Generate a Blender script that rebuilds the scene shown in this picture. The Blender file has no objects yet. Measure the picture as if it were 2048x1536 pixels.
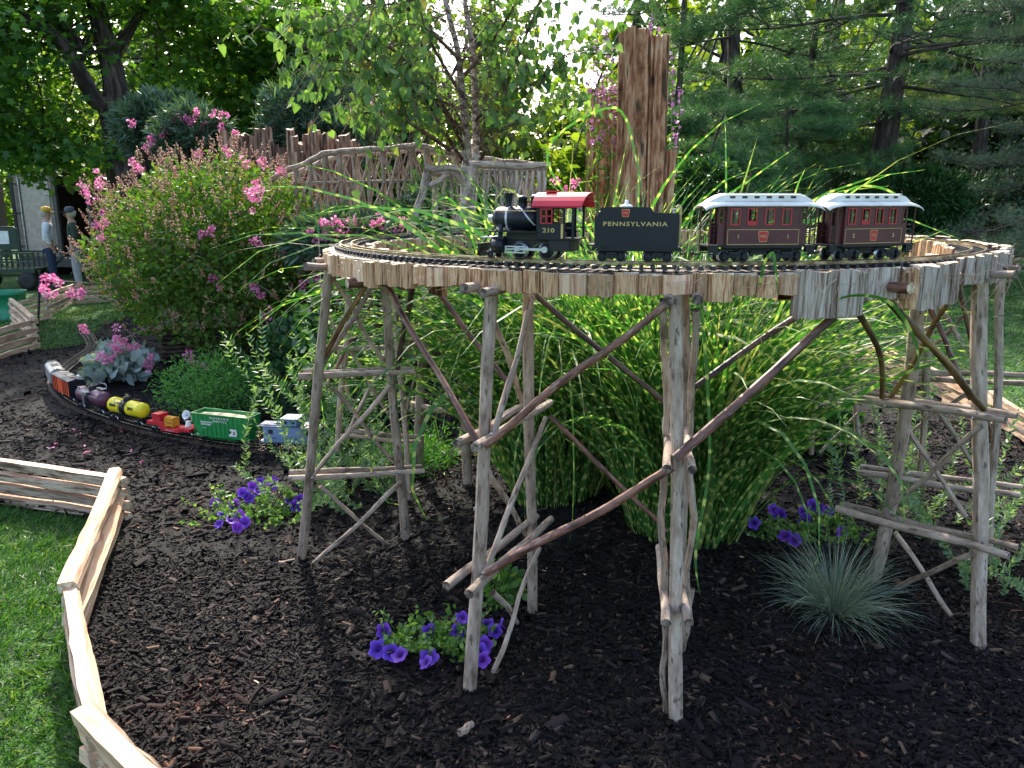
import bpy, bmesh, math, random
import numpy as np
from mathutils import Vector, Matrix
random.seed(7)
rng = np.random.default_rng(7)
R = math.radians
scene = bpy.context.scene
COL = scene.collection
# ---------------- camera ----------------
TH = math.atan(370 / 1600.0)
cosT, sinT = math.cos(TH), math.sin(TH)
CAM = Vector((0, 0, 1.6))
cd = bpy.data.cameras.new('camera'); cam = bpy.data.objects.new('camera', cd); COL.objects.link(cam)
cam.location = CAM; cam.rotation_euler = (math.pi / 2 - TH, 0, 0)
cd.sensor_width = 36; cd.lens = 28.125; cd.clip_start = .05; cd.clip_end = 500
scene.camera = cam
# ---------------- world and sun ----------------
SUN_EL, SUN_AZ = R(40), R(-16)      # azimuth measured from +Y (behind the scene) towards +X
w = bpy.data.worlds.new('World'); scene.world = w; w.use_nodes = True
nt = w.node_tree; nt.nodes.clear()
sky = nt.nodes.new('ShaderNodeTexSky'); sky.sky_type = 'NISHITA'; sky.sun_disc = False
sky.sun_elevation = SUN_EL; sky.sun_rotation = SUN_AZ
sky.air_density = 1.0; sky.dust_density = 3.0; sky.ozone_density = 1.0
bg = nt.nodes.new('ShaderNodeBackground'); bg.inputs[1].default_value = .15
wo = nt.nodes.new('ShaderNodeOutputWorld')
nt.links.new(sky.outputs[0], bg.inputs[0]); nt.links.new(bg.outputs[0], wo.inputs[0])
sd = bpy.data.lights.new('sun', 'SUN'); sun = bpy.data.objects.new('sun', sd); COL.objects.link(sun)
sd.energy = 2.7; sd.angle = R(0.9); sd.color = (1, .93, .8)
sdir = Vector((math.sin(SUN_AZ) * math.cos(SUN_EL), math.cos(SUN_AZ) * math.cos(SUN_EL), math.sin(SUN_EL)))
sun.rotation_euler = sdir.to_track_quat('Z', 'Y').to_euler()
vs = scene.view_settings
vs.view_transform = 'Standard'; vs.look = 'None'; vs.exposure = 1.7; vs.gamma = 1; vs.use_curve_mapping = False
scene.render.resolution_x = 1024; scene.render.resolution_y = 768
scene.render.engine = 'CYCLES'
scene.cycles.max_bounces = 8; scene.cycles.transparent_max_bounces = 8
# ---------------- projection helpers ----------------
def ray(px, py):
    u = (px - 1024) / 1600; v = (768 - py) / 1600
    return Vector((u, cosT + v * sinT, -sinT + v * cosT))
def at_y(px, py, Y):
    r = ray(px, py); return CAM + r * (Y / r.y)
def ss(a, b, x):
    t = min(1, max(0, (x - a) / (b - a))); return t * t * (3 - 2 * t)
def G(x, y):
    z = .10 * math.exp(-((x - .65) ** 2 + (y - 3.6) ** 2) / .7)
    z += .16 * math.exp(-((x + 3.0) ** 2 + (y - 7.3) ** 2) / 2.2)
    z -= .34 * ss(9, 16, y) * ss(-2, -7, x)
    z += .065 * max(0, min(y, 60) - 7) * ss(-2, 5, x)
    z += .035 * max(0, min(y, 60) - 22) * ss(5, -2, x)
    return z
def gnd(px, py, dz=0):
    r = ray(px, py); t = 1.0
    while t < 80:
        p = CAM + r * t
        if p.z <= G(p.x, p.y) + dz: break
        t += .02
    return CAM + r * t
# ---------------- objects ----------------
def link(o): COL.objects.link(o); return o
def tag(o, label=None, cat=None, group=None, kind=None):
    if label: o['label'] = label
    if cat: o['category'] = cat
    if group: o['group'] = group
    if kind: o['kind'] = kind
    return o
def thing(name, label, cat, loc=(0, 0, 0), rz=0, group=None):
    o = link(bpy.data.objects.new(name, None)); o.location = loc; o.rotation_euler = (0, 0, rz)
    o.empty_display_size = .05
    return tag(o, label, cat, group)
def copy_tree(o, parent=None):
    c = o.copy(); COL.objects.link(c); c.parent = parent
    for ch in list(o.children): copy_tree(ch, c)
    return c
class MB:
    def __init__(s): s.v = []; s.f = []; s.uv = []; s.mi = []; s.sm = []
    def add(s, vs, fs, uvs=None, mi=0, smooth=False):
        b = len(s.v); s.v += [tuple(v) for v in vs]
        s.uv += list(uvs) if uvs else [(v[0] + v[1], v[2]) for v in vs]
        for f in fs:
            s.f.append([b + i for i in f]); s.mi.append(mi); s.sm.append(smooth)
        return s
    def box(s, cx, cy, cz, sx, sy, sz, mi=0, M=None, taper=1.0):
        vs = []
        for k, z in enumerate((-1, 1)):
            tp = taper if k else 1
            for x, y in ((-1, -1), (1, -1), (1, 1), (-1, 1)):
                vs.append(Vector((x * sx / 2 * tp, y * sy / 2 * tp, z * sz / 2)))
        if M is not None: vs = [M @ v for v in vs]
        vs = [v + Vector((cx, cy, cz)) for v in vs]
        return s.add(vs, [(0, 3, 2, 1), (4, 5, 6, 7), (0, 1, 5, 4), (1, 2, 6, 5), (2, 3, 7, 6), (3, 0, 4, 7)], None, mi)
    def tube(s, pts, rad, n=8, mi=0, cap=None, smooth=True, jit=0):
        pts = [Vector(p) for p in pts]
        if not hasattr(rad, '__len__'): rad = [rad] * len(pts)
        if cap is None: cap = mi
        vs = []; uv = []; L = random.random() * 3; up = None
        for i, p in enumerate(pts):
            a = pts[max(0, i - 1)]; b = pts[min(len(pts) - 1, i + 1)]
            d = (b - a); d = d.normalized() if d.length > 1e-9 else Vector((0, 0, 1))
            if up is None: up = d.orthogonal().normalized()
            else: up = (up - d * up.dot(d)).normalized()
            q = d.cross(up)
            if i: L += (p - pts[i - 1]).length
            for k in range(n + 1):
                t = 2 * math.pi * (k % n) / n
                r = rad[i]
                if jit and k < n: r *= 1 + jit * (random.random() - .5)
                if k == n: vs.append(vs[-n]); uv.append((2 * math.pi * rad[0], L)); continue
                vs.append(p + up * (math.cos(t) * r) + q * (math.sin(t) * r)); uv.append((t * rad[0], L))
        m = n + 1; fs = []
        for i in range(len(pts) - 1):
            for k in range(n): fs.append((i * m + k, i * m + k + 1, (i + 1) * m + k + 1, (i + 1) * m + k))
        s.add(vs, fs, uv, mi, smooth)
        for idx, rev in ((0, True), (len(pts) - 1, False)):
            if rad[idx] > 1e-4:
                ring = [vs[idx * m + k] for k in range(n)]
                f = list(range(n)); f = f[::-1] if rev else f
                s.add(ring, [f], [(math.cos(2*math.pi*k/n) * rad[idx] * .7, math.sin(2*math.pi*k/n) * rad[idx] * .7) for k in range(n)], cap, False)
        return s
    def cyl(s, p0, p1, r0, r1=None, n=16, mi=0, cap=None):
        return s.tube([p0, p1], [r0, r0 if r1 is None else r1], n, mi, cap)
    def lathe(s, prof, c=(0, 0, 0), n=16, mi=0, axis='z'):
        pts = [];
        for r, h in prof:
            for k in range(n):
                t = 2 * math.pi * k / n
                a, b = math.cos(t) * r, math.sin(t) * r
                v = (a, b, h) if axis == 'z' else ((h, a, b) if axis == 'x' else (a, h, b))
                pts.append((c[0] + v[0], c[1] + v[1], c[2] + v[2]))
        fs = []
        for i in range(len(prof) - 1):
            for k in range(n): fs.append((i * n + k, i * n + (k + 1) % n, (i + 1) * n + (k + 1) % n, (i + 1) * n + k))
        if prof[0][0] > 1e-5: fs.append(tuple(range(n))[::-1])
        if prof[-1][0] > 1e-5: fs.append(tuple((len(prof) - 1) * n + k for k in range(n)))
        return s.add(pts, fs, None, mi, True)
    def build(s, name, mats, parent=None, off=None, bevel=0, label=None):
        if off is not None: s.v = [(v[0] - off[0], v[1] - off[1], v[2] - off[2]) for v in s.v]
        me = bpy.data.meshes.new(name); me.from_pydata(s.v, [], s.f)
        if not isinstance(mats, (list, tuple)): mats = [mats]
        for m in mats: me.materials.append(m)
        me.polygons.foreach_set('material_index', s.mi); me.polygons.foreach_set('use_smooth', s.sm)
        uvl = me.uv_layers.new(name='UVMap'); li = np.zeros(len(me.loops), dtype=np.int32)
        me.loops.foreach_get('vertex_index', li)
        uvl.data.foreach_set('uv', np.array(s.uv, dtype=np.float32)[li].ravel())
        if bevel:
            bm = bmesh.new(); bm.from_mesh(me); bmesh.ops.remove_doubles(bm, verts=bm.verts, dist=1e-6)
            bmesh.ops.bevel(bm, geom=[e for e in bm.edges if len(e.link_faces) == 2 and e.calc_face_angle(0) > .5], offset=bevel, segments=2, affect='EDGES', clamp_overlap=True)
            bm.to_mesh(me); bm.free()
        me.validate()
        o = link(bpy.data.objects.new(name, me))
        if parent is not None: o.parent = parent
        elif off is not None: o.location = off
        if label: o['label'] = label
        return o
def fastmesh(name, V, F, mats, UV=None, parent=None, off=None, smooth=False, mi=None):
    """V (n,3) F (m,k) numpy"""
    V = np.asarray(V, dtype=np.float32)
    if off is not None: V = V - np.array(off, dtype=np.float32)
    F = np.asarray(F, dtype=np.int32); m, k = F.shape
    me = bpy.data.meshes.new(name)
    me.vertices.add(len(V)); me.vertices.foreach_set('co', V.ravel())
    me.loops.add(m * k); me.loops.foreach_set('vertex_index', F.ravel())
    me.polygons.add(m); me.polygons.foreach_set('loop_start', np.arange(0, m * k, k, dtype=np.int32))
    me.polygons.foreach_set('loop_total', np.full(m, k, dtype=np.int32))
    if not isinstance(mats, (list, tuple)): mats = [mats]
    for q in mats: me.materials.append(q)
    if smooth: me.polygons.foreach_set('use_smooth', np.ones(m, dtype=bool))
    if mi is not None: me.polygons.foreach_set('material_index', mi)
    if UV is not None:
        uvl = me.uv_layers.new(name='UVMap'); uvl.data.foreach_set('uv', np.asarray(UV, dtype=np.float32)[F.ravel()].ravel())
    me.update(calc_edges=True)
    o = link(bpy.data.objects.new(name, me))
    if parent is not None: o.parent = parent
    elif off is not None: o.location = off
    return o
def nrm(a): return a / (np.linalg.norm(a, axis=-1, keepdims=True) + 1e-9)
def cards(P, D, N, S, tv, tf):
    """place template (tv verts x=across,y=along,z=normal; tf faces) at each P"""
    P = np.asarray(P, float); n = len(P); tv = np.asarray(tv, float); tf = np.asarray(tf, int)
    D = nrm(np.asarray(D, float)); B = nrm(np.cross(np.asarray(N, float), D)); N2 = np.cross(B, D) * -1
    S = np.asarray(S, float)
    if S.ndim == 1: S = S[:, None].repeat(3, 1)
    T = tv[None, :, :] * S[:, None, :]
    V = P[:, None, :] + T[:, :, 0:1] * B[:, None, :] + T[:, :, 1:2] * D[:, None, :] + T[:, :, 2:3] * N2[:, None, :]
    k = len(tv)
    F = (tf[None] + (np.arange(n) * k)[:, None, None]).reshape(-1, tf.shape[1])
    return V.reshape(-1, 3), F
LEAF = ([(0, 0, 0), (.36, .3, .06), (.3, .68, .05), (0, 1, -.06), (-.3, .68, .05), (-.36, .3, .06)], [(0, 1, 2, 3), (0, 3, 4, 5)])
LANCE = ([(0, 0, 0), (.09, .25, .02), (.075, .65, .01), (0, 1, -.08), (-.075, .65, .01), (-.09, .25, .02)], [(0, 1, 2, 3), (0, 3, 4, 5)])
MAPLE = ([(0, 0, 0), (.42, .02, .04), (.28, .3, .05), (.55, .62, .02), (.2, .62, .05), (0, 1, -.05), (-.2, .62, .05), (-.55, .62, .02), (-.28, .3, .05), (-.42, .02, .04)],
         [(0, 1, 2, 3, 4, 5), (0, 5, 6, 7, 8, 9)])
HEART = ([(0, .06, 0), (.3, .0, .05), (.42, .32, .06), (.2, .75, .02), (0, 1.05, -.08), (-.2, .75, .02), (-.42, .32, .06), (-.3, 0, .05)], [(0, 1, 2, 3, 4), (0, 4, 5, 6, 7)])
def needle_tuft(n, L=1, wd=.02, spread=1.0, seed=1):
    r = np.random.default_rng(seed); v = []; f = []
    for i in range(n):
        d = np.array([r.normal() * spread, abs(r.normal()) * .5 + .5, r.normal() * spread]); d /= np.linalg.norm(d)
        s = np.cross(d, r.normal(size=3)); s /= np.linalg.norm(s); l = L * r.uniform(.7, 1)
        b = len(v); v += [tuple(s * wd), tuple(-s * wd), tuple(d * l)]; f.append((b, b + 1, b + 2))
    return v, f
def randdirs(n, zb=0, zs=1):
    d = rng.normal(size=(n, 3)); d[:, 2] = d[:, 2] * zs + zb; return nrm(d)
def ellipsoid(n, c, r, lo=.0):
    d = nrm(rng.normal(size=(n, 3))); q = (lo ** 3 + (1 - lo ** 3) * rng.random(n)) ** (1 / 3)
    return np.array(c) + d * q[:, None] * np.array(r)
# ---------------- materials ----------------
def _new(name):
    m = bpy.data.materials.new(name); m.use_nodes = True; t = m.node_tree; t.nodes.clear()
    out = t.nodes.new('ShaderNodeOutputMaterial'); return m, t, out
def N(t, ty, **kw):
    n = t.nodes.new(ty)
    for k, v in kw.items():
        if k in n.inputs: n.inputs[k].default_value = v
        else: setattr(n, k, v)
    return n
def ramp(t, fac, stops):
    r = t.nodes.new('ShaderNodeValToRGB'); e = r.color_ramp.elements
    while len(e) < len(stops): e.new(.5)
    for i, (p, c) in enumerate(stops): e[i].position = p; e[i].color = (*c, 1)
    t.links.new(fac, r.inputs[0]); return r.outputs[0]
def mixc(t, fac, a, b, mode='MIX'):
    m = t.nodes.new('ShaderNodeMix'); m.data_type = 'RGBA'; m.blend_type = mode
    for s, v in ((0, fac), (6, a), (7, b)):
        if isinstance(v, (int, float)): m.inputs[s].default_value = v
        elif isinstance(v, tuple): m.inputs[s].default_value = (*v, 1)
        else: t.links.new(v, m.inputs[s])
    return m.outputs[2]
def surf(name, stops, scale=(8, 8, 8), coord='Object', detail=6, rough=.75, bump=.4, bscale=3.0, spots=None, rnd=0, metal=0, spec=.4, dist=.005, coat=0):
    """noise-coloured solid. stops: ramp; spots=(scale, colour, amount); rnd: brightness variation by object"""
    m, t, out = _new(name); L = t.links.new
    tc = N(t, 'ShaderNodeTexCoord'); mp = N(t, 'ShaderNodeMapping'); mp.inputs['Scale'].default_value = scale
    L(tc.outputs[coord], mp.inputs[0])
    oi = N(t, 'ShaderNodeObjectInfo')
    addv = N(t, 'ShaderNodeVectorMath', operation='ADD'); mulr = N(t, 'ShaderNodeMath', operation='MULTIPLY'); mulr.inputs[1].default_value = 37.0
    L(oi.outputs['Random'], mulr.inputs[0]); L(mp.outputs[0], addv.inputs[0]); L(mulr.outputs[0], addv.inputs[1])
    n1 = N(t, 'ShaderNodeTexNoise'); n1.inputs['Scale'].default_value = 1; n1.inputs['Detail'].default_value = detail; n1.inputs['Roughness'].default_value = .65
    L(addv.outputs[0], n1.inputs['Vector'])
    st = N(t, 'ShaderNodeMapRange'); st.inputs[1].default_value = .30; st.inputs[2].default_value = .70; L(n1.outputs[0], st.inputs[0])
    c = ramp(t, st.outputs[0], stops)
    if spots:
        vo = N(t, 'ShaderNodeTexNoise'); vo.inputs['Scale'].default_value = spots[0]; vo.inputs['Detail'].default_value = 2; L(addv.outputs[0], vo.inputs['Vector'])
        sp = ramp(t, vo.outputs[0], [(.62, (0, 0, 0)), (.68, (1, 1, 1))])
        mm = N(t, 'ShaderNodeMath', operation='MULTIPLY'); mm.inputs[1].default_value = spots[2]; L(sp, mm.inputs[0])
        c = mixc(t, mm.outputs[0], c, spots[1])
    if rnd:
        mr = N(t, 'ShaderNodeMapRange'); mr.inputs[3].default_value = 1 - rnd; mr.inputs[4].default_value = 1 + rnd; L(oi.outputs['Random'], mr.inputs[0])
        hs = N(t, 'ShaderNodeHueSaturation'); L(mr.outputs[0], hs.inputs['Value']); L(c, hs.inputs['Color']); c = hs.outputs[0]
    b = N(t, 'ShaderNodeBsdfPrincipled'); b.inputs['Roughness'].default_value = rough; b.inputs['Metallic'].default_value = metal
    b.inputs['Specular IOR Level'].default_value = spec; b.inputs['Coat Weight'].default_value = coat
    L(c, b.inputs['Base Color'])
    if bump:
        n2 = N(t, 'ShaderNodeTexNoise'); n2.inputs['Scale'].default_value = bscale; n2.inputs['Detail'].default_value = 5; L(addv.outputs[0], n2.inputs['Vector'])
        bp = N(t, 'ShaderNodeBump'); bp.inputs['Strength'].default_value = bump; bp.inputs['Distance'].default_value = dist; L(n2.outputs[0], bp.inputs['Height']); L(bp.outputs[0], b.inputs['Normal'])
    L(b.outputs[0], out.inputs[0]); return m
def leafm(name, stops, trans=.35, tcol=None, rough=.45, nscale=0, gloss=.35):
    m, t, out = _new(name); L = t.links.new
    g = N(t, 'ShaderNodeNewGeometry'); c = ramp(t, g.outputs['Random Per Island'], stops)
    b = N(t, 'ShaderNodeBsdfPrincipled'); b.inputs['Roughness'].default_value = rough; b.inputs['Specular IOR Level'].default_value = gloss
    L(c, b.inputs['Base Color'])
    tr = N(t, 'ShaderNodeBsdfTranslucent'); tc = mixc(t, 1.0, c, tcol or (1.6, 1.7, .5), 'MULTIPLY'); L(tc, tr.inputs[0])
    mx = N(t, 'ShaderNodeMixShader'); mx.inputs[0].default_value = trans; L(b.outputs[0], mx.inputs[1]); L(tr.outputs[0], mx.inputs[2])
    L(mx.outputs[0], out.inputs[0]); return m
def flat(name, col, rough=.4, metal=0, spec=.5, var=.06, coat=0, bump=.08):
    c2 = tuple(max(0, x * (1 - var * 3)) for x in col); c3 = tuple(min(1, x * (1 + var)) for x in col)
    return surf(name, [(.3, c2), (.6, col), (.8, c3)], (9, 9, 9), rough=rough, metal=metal, spec=spec, bump=bump, bscale=20, dist=.0006, coat=coat)

MAT = {}
MAT['bark_grey'] = surf('bark_grey', [(.12, (.15, .10, .07)), (.36, (.31, .235, .18)), (.6, (.40, .305, .24)), (.9, (.53, .43, .345))], (38, 9, 1), 'UV', 8, .85, .6, 2.5, spots=(2.2, (.07, .05, .04), .8), rnd=.22, dist=.004)
MAT['bark_red'] = surf('bark_red', [(.25, (.05, .022, .015)), (.5, (.13, .055, .038)), (.75, (.24, .11, .075))], (38, 9, 1), 'UV', 7, .45, .5, 2.5, spots=(2.4, (.35, .25, .2), .6), rnd=.25, spec=.5, dist=.003)
MAT['bark_dark'] = surf('bark_dark', [(.25, (.02, .012, .01)), (.5, (.055, .032, .024)), (.75, (.12, .075, .05))], (38, 9, 1), 'UV', 7, .5, .5, 2.5, spots=(2.4, (.3, .22, .15), .4), rnd=.2, dist=.003)
MAT['bark_olive'] = surf('bark_olive', [(.25, (.06, .03, .012)), (.5, (.16, .085, .03)), (.75, (.26, .16, .05))], (38, 6, 1), 'UV', 7, .5, .4, 2.5, rnd=.15, dist=.003)
MAT['cut_end'] = surf('cut_end', [(.3, (.3, .2, .12)), (.5, (.55, .42, .27)), (.75, (.72, .58, .4))], (70, 70, 70), 'UV', 5, .8, .3, 3, rnd=.2, dist=.001)
MAT['cut_old'] = surf('cut_old', [(.3, (.05, .035, .028)), (.5, (.14, .1, .08)), (.75, (.26, .2, .16))], (90, 90, 90), 'UV', 5, .9, .5, 3, dist=.001)
MAT['cedar_side'] = surf('cedar_side', [(.05, (.045, .018, .010)), (.25, (.24, .10, .045)), (.42, (.54, .29, .15)), (.58, (.72, .48, .28)), (.72, (.38, .18, .09)), (.92, (.78, .58, .37))], (75, 7, 1), 'UV', 8, .8, 1.0, 1.6, rnd=.28, dist=.008)
MAT['cedar_grey'] = surf('cedar_grey', [(.06, (.035, .02, .015)), (.3, (.22, .14, .10)), (.5, (.42, .33, .27)), (.7, (.58, .51, .45)), (.9, (.34, .21, .14))], (85, 5, 1), 'UV', 8, .85, 1.0, 1.6, rnd=.2, dist=.01)
MAT['cedar_pink'] = surf('cedar_pink', [(.12, (.30, .12, .07)), (.4, (.62, .37, .23)), (.65, (.74, .5, .34)), (.9, (.80, .62, .44))], (45, 3, 1), 'UV', 7, .8, .5, 2, rnd=.2, dist=.004)
MAT['cedar_top'] = surf('cedar_top', [(.3, (.45, .3, .18)), (.5, (.68, .52, .35)), (.75, (.8, .68, .5))], (60, 60, 60), 'Object', 4, .8, .3, 3, rnd=.12, dist=.002)
MAT['split_rail'] = surf('split_rail', [(.1, (.42, .22, .13)), (.4, (.60, .38, .24)), (.65, (.74, .54, .37)), (.9, (.52, .28, .19))], (26, 2.2, 1), 'UV', 6, .7, .5, 2.2, spots=(3.5, (.16, .08, .05), .3), rnd=.12, dist=.003)
MAT['split_bark'] = surf('split_bark', [(.25, (.1, .06, .04)), (.45, (.3, .2, .14)), (.62, (.5, .38, .28)), (.8, (.24, .15, .1))], (50, 3, 1), 'UV', 8, .9, 1.0, 1.6, rnd=.2, dist=.008)
MAT['stump'] = surf('stump', [(.05, (.045, .018, .01)), (.25, (.24, .095, .05)), (.48, (.52, .25, .135)), (.7, (.64, .39, .23)), (.92, (.74, .55, .39))], (30, 4.5, 1), 'UV', 12, .9, 1.0, 1.3, spots=(.5, (.035, .02, .012), .85), dist=.04)
MAT['plum_bark'] = surf('pine_bark', [(.3, (.025, .018, .015)), (.55, (.07, .052, .045)), (.8, (.14, .11, .095))], (8, 2, 1), 'UV', 8, .95, 1, 2, dist=.03)
MAT['birch_bark'] = surf('birch_bark', [(.3, (.16, .1, .08)), (.42, (.4, .32, .27)), (.55, (.58, .5, .44)), (.8, (.66, .6, .55))], (12, 30, 1), 'UV', 6, .7, .4, 2, dist=.003)
MAT['twig'] = surf('twig', [(.3, (.07, .035, .025)), (.6, (.18, .1, .075)), (.8, (.27, .18, .14))], (20, 8, 1), 'UV', 4, .7, .2, 2)
MAT['myrtle_bark'] = surf('myrtle_bark', [(.3, (.16, .11, .08)), (.6, (.34, .27, .21)), (.8, (.45, .38, .3))], (20, 5, 1), 'UV', 5, .7, .2, 2)
# leaves
MAT['maple'] = leafm('maple_leaf', [(0, (.035, .10, .03)), (.5, (.06, .155, .04)), (1, (.11, .22, .045))], .5, (2.6, 2.3, .5))
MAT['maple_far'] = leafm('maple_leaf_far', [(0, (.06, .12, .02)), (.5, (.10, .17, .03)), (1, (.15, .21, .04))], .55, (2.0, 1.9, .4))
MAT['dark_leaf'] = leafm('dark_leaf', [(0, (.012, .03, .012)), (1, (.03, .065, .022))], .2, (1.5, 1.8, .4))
MAT['pine'] = leafm('pine_needles', [(0, (.022, .085, .038)), (.5, (.045, .135, .058)), (1, (.10, .20, .07))], .3, (1.6, 1.5, .6))
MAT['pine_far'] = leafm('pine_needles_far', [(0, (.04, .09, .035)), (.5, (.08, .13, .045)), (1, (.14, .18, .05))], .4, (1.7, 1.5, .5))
MAT['spruce'] = leafm('spruce_needles', [(0, (.04, .075, .06)), (.5, (.07, .12, .09)), (1, (.11, .17, .11))], .2)
MAT['birch'] = leafm('birch_leaf', [(0, (.06, .14, .045)), (.45, (.11, .22, .07)), (.95, (.19, .31, .11)), (1, (.3, .25, .06))], .45, (1.5, 1.5, .5))
MAT['myrtle'] = leafm('myrtle_leaf', [(0, (.045, .11, .02)), (.5, (.085, .175, .03)), (.85, (.13, .23, .045)), (1, (.20, .13, .06))], .35, rough=.55, gloss=.25)
MAT['oleander'] = leafm('oleander_leaf', [(0, (.035, .075, .045)), (.6, (.07, .13, .085)), (1, (.14, .21, .15))], .2, rough=.4)
MAT['rhodo'] = leafm('rhododendron_leaf', [(0, (.02, .06, .02)), (.6, (.035, .1, .03)), (1, (.06, .14, .045))], .2, rough=.35)
MAT['sage'] = leafm('sage_leaf', [(0, (.11, .19, .1)), (.6, (.17, .28, .15)), (1, (.26, .37, .22))], .3)
MAT['herb'] = leafm('herb_leaf', [(0, (.06, .15, .03)), (.6, (.12, .24, .06)), (1, (.25, .36, .12))], .4)
MAT['fern'] = leafm('fern_leaf', [(0, (.04, .15, .03)), (.6, (.08, .26, .05)), (1, (.16, .36, .09))], .3)
MAT['silver'] = leafm('silver_leaf', [(0, (.22, .3, .28)), (.6, (.38, .47, .44)), (1, (.55, .62, .6))], .1, rough=.7)
MAT['coleus'] = leafm('coleus_leaf', [(0, (.2, .02, .02)), (.6, (.4, .05, .02)), (1, (.3, .2, .02))], .3)
MAT['fescue'] = leafm('fescue_blade', [(0, (.11, .15, .12)), (.5, (.20, .26, .21)), (.85, (.30, .35, .28)), (.93, (.34, .37, .28)), (1, (.52, .42, .25))], .2)
MAT['lawn_blade'] = leafm('lawn_blade', [(0, (.02, .07, .01)), (.45, (.042, .125, .02)), (.85, (.08, .19, .035)), (1, (.22, .26, .09))], .3)
MAT['pink'] = leafm('pink_petal', [(0, (.70, .14, .36)), (.6, (.86, .28, .52)), (1, (.92, .50, .68))], .35, (1.1, 1.0, 1.1))
MAT['bud'] = leafm('bud', [(0, (.50, .17, .14)), (.5, (.66, .33, .25)), (1, (.60, .46, .20))], .2, (1, 1, 1))
MAT['petunia'] = leafm('petunia_petal', [(0, (.075, .025, .5)), (.6, (.13, .05, .68)), (1, (.26, .1, .75))], .35, (1.1, 1, 1.1))
MAT['lilac'] = leafm('lilac_petal', [(0, (.3, .12, .32)), (1, (.5, .24, .45))], .3, (1, 1, 1))
def zebra():
    m, t, out = _new('zebra_grass_blade'); L = t.links.new
    tc = N(t, 'ShaderNodeTexCoord'); sx = N(t, 'ShaderNodeSeparateXYZ'); L(tc.outputs['UV'], sx.inputs[0])
    g = N(t, 'ShaderNodeNewGeometry')
    nz = N(t, 'ShaderNodeTexNoise'); nz.inputs['Scale'].default_value = 14; L(tc.outputs['UV'], nz.inputs['Vector'])
    a = N(t, 'ShaderNodeMath', operation='MULTIPLY'); a.inputs[1].default_value = 13; L(sx.outputs[1], a.inputs[0])
    n2 = N(t, 'ShaderNodeMath', operation='MULTIPLY'); n2.inputs[1].default_value = 1.1; L(nz.outputs[0], n2.inputs[0])
    s = N(t, 'ShaderNodeMath', operation='ADD'); L(a.outputs[0], s.inputs[0]); L(n2.outputs[0], s.inputs[1])
    f = N(t, 'ShaderNodeMath', operation='FRACT'); L(s.outputs[0], f.inputs[0])
    band = ramp(t, f.outputs[0], [(.62, (0, 0, 0)), (.74, (1, 1, 1)), (.86, (1, 1, 1)), (.98, (0, 0, 0))])
    gr = ramp(t, g.outputs['Random Per Island'], [(0, (.028, .095, .022)), (.5, (.052, .165, .035)), (.88, (.09, .235, .055)), (.96, (.2, .26, .08)), (1, (.42, .34, .18))])
    c = mixc(t, band, gr, (.46, .52, .17))
    b = N(t, 'ShaderNodeBsdfPrincipled'); b.inputs['Roughness'].default_value = .4; L(c, b.inputs['Base Color'])
    tr = N(t, 'ShaderNodeBsdfTranslucent'); L(mixc(t, 1.0, c, (1.25, 1.5, .6), 'MULTIPLY'), tr.inputs[0])
    mx = N(t, 'ShaderNodeMixShader'); mx.inputs[0].default_value = .4; L(b.outputs[0], mx.inputs[1]); L(tr.outputs[0], mx.inputs[2]); L(mx.outputs[0], out.inputs[0])
    return m
MAT['zebra'] = zebra()
def petm():
    m, t, out = _new('petunia_bloom'); L = t.links.new; tc = N(t, 'ShaderNodeTexCoord'); ln = N(t, 'ShaderNodeVectorMath', operation='LENGTH'); L(tc.outputs['Object'], ln.inputs[0])
    mr = N(t, 'ShaderNodeMapRange'); mr.inputs[1].default_value = .004; mr.inputs[2].default_value = .03; L(ln.outputs['Value'], mr.inputs[0])
    oi = N(t, 'ShaderNodeObjectInfo'); c1 = ramp(t, mr.outputs[0], [(0, (.02, .004, .10)), (.3, (.06, .015, .34)), (.7, (.13, .045, .62)), (1, (.24, .12, .80))]); c2 = ramp(t, mr.outputs[0], [(0, (.04, .004, .10)), (.4, (.14, .02, .40)), (1, (.34, .09, .75))])
    c = mixc(t, oi.outputs['Random'], c1, c2); b = N(t, 'ShaderNodeBsdfPrincipled'); b.inputs['Roughness'].default_value = .6; L(c, b.inputs['Base Color']); tr = N(t, 'ShaderNodeBsdfTranslucent'); L(c, tr.inputs[0])
    mx = N(t, 'ShaderNodeMixShader'); mx.inputs[0].default_value = .35; L(b.outputs[0], mx.inputs[1]); L(tr.outputs[0], mx.inputs[2]); L(mx.outputs[0], out.inputs[0]); return m
MAT['petunia'] = petm()
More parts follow.
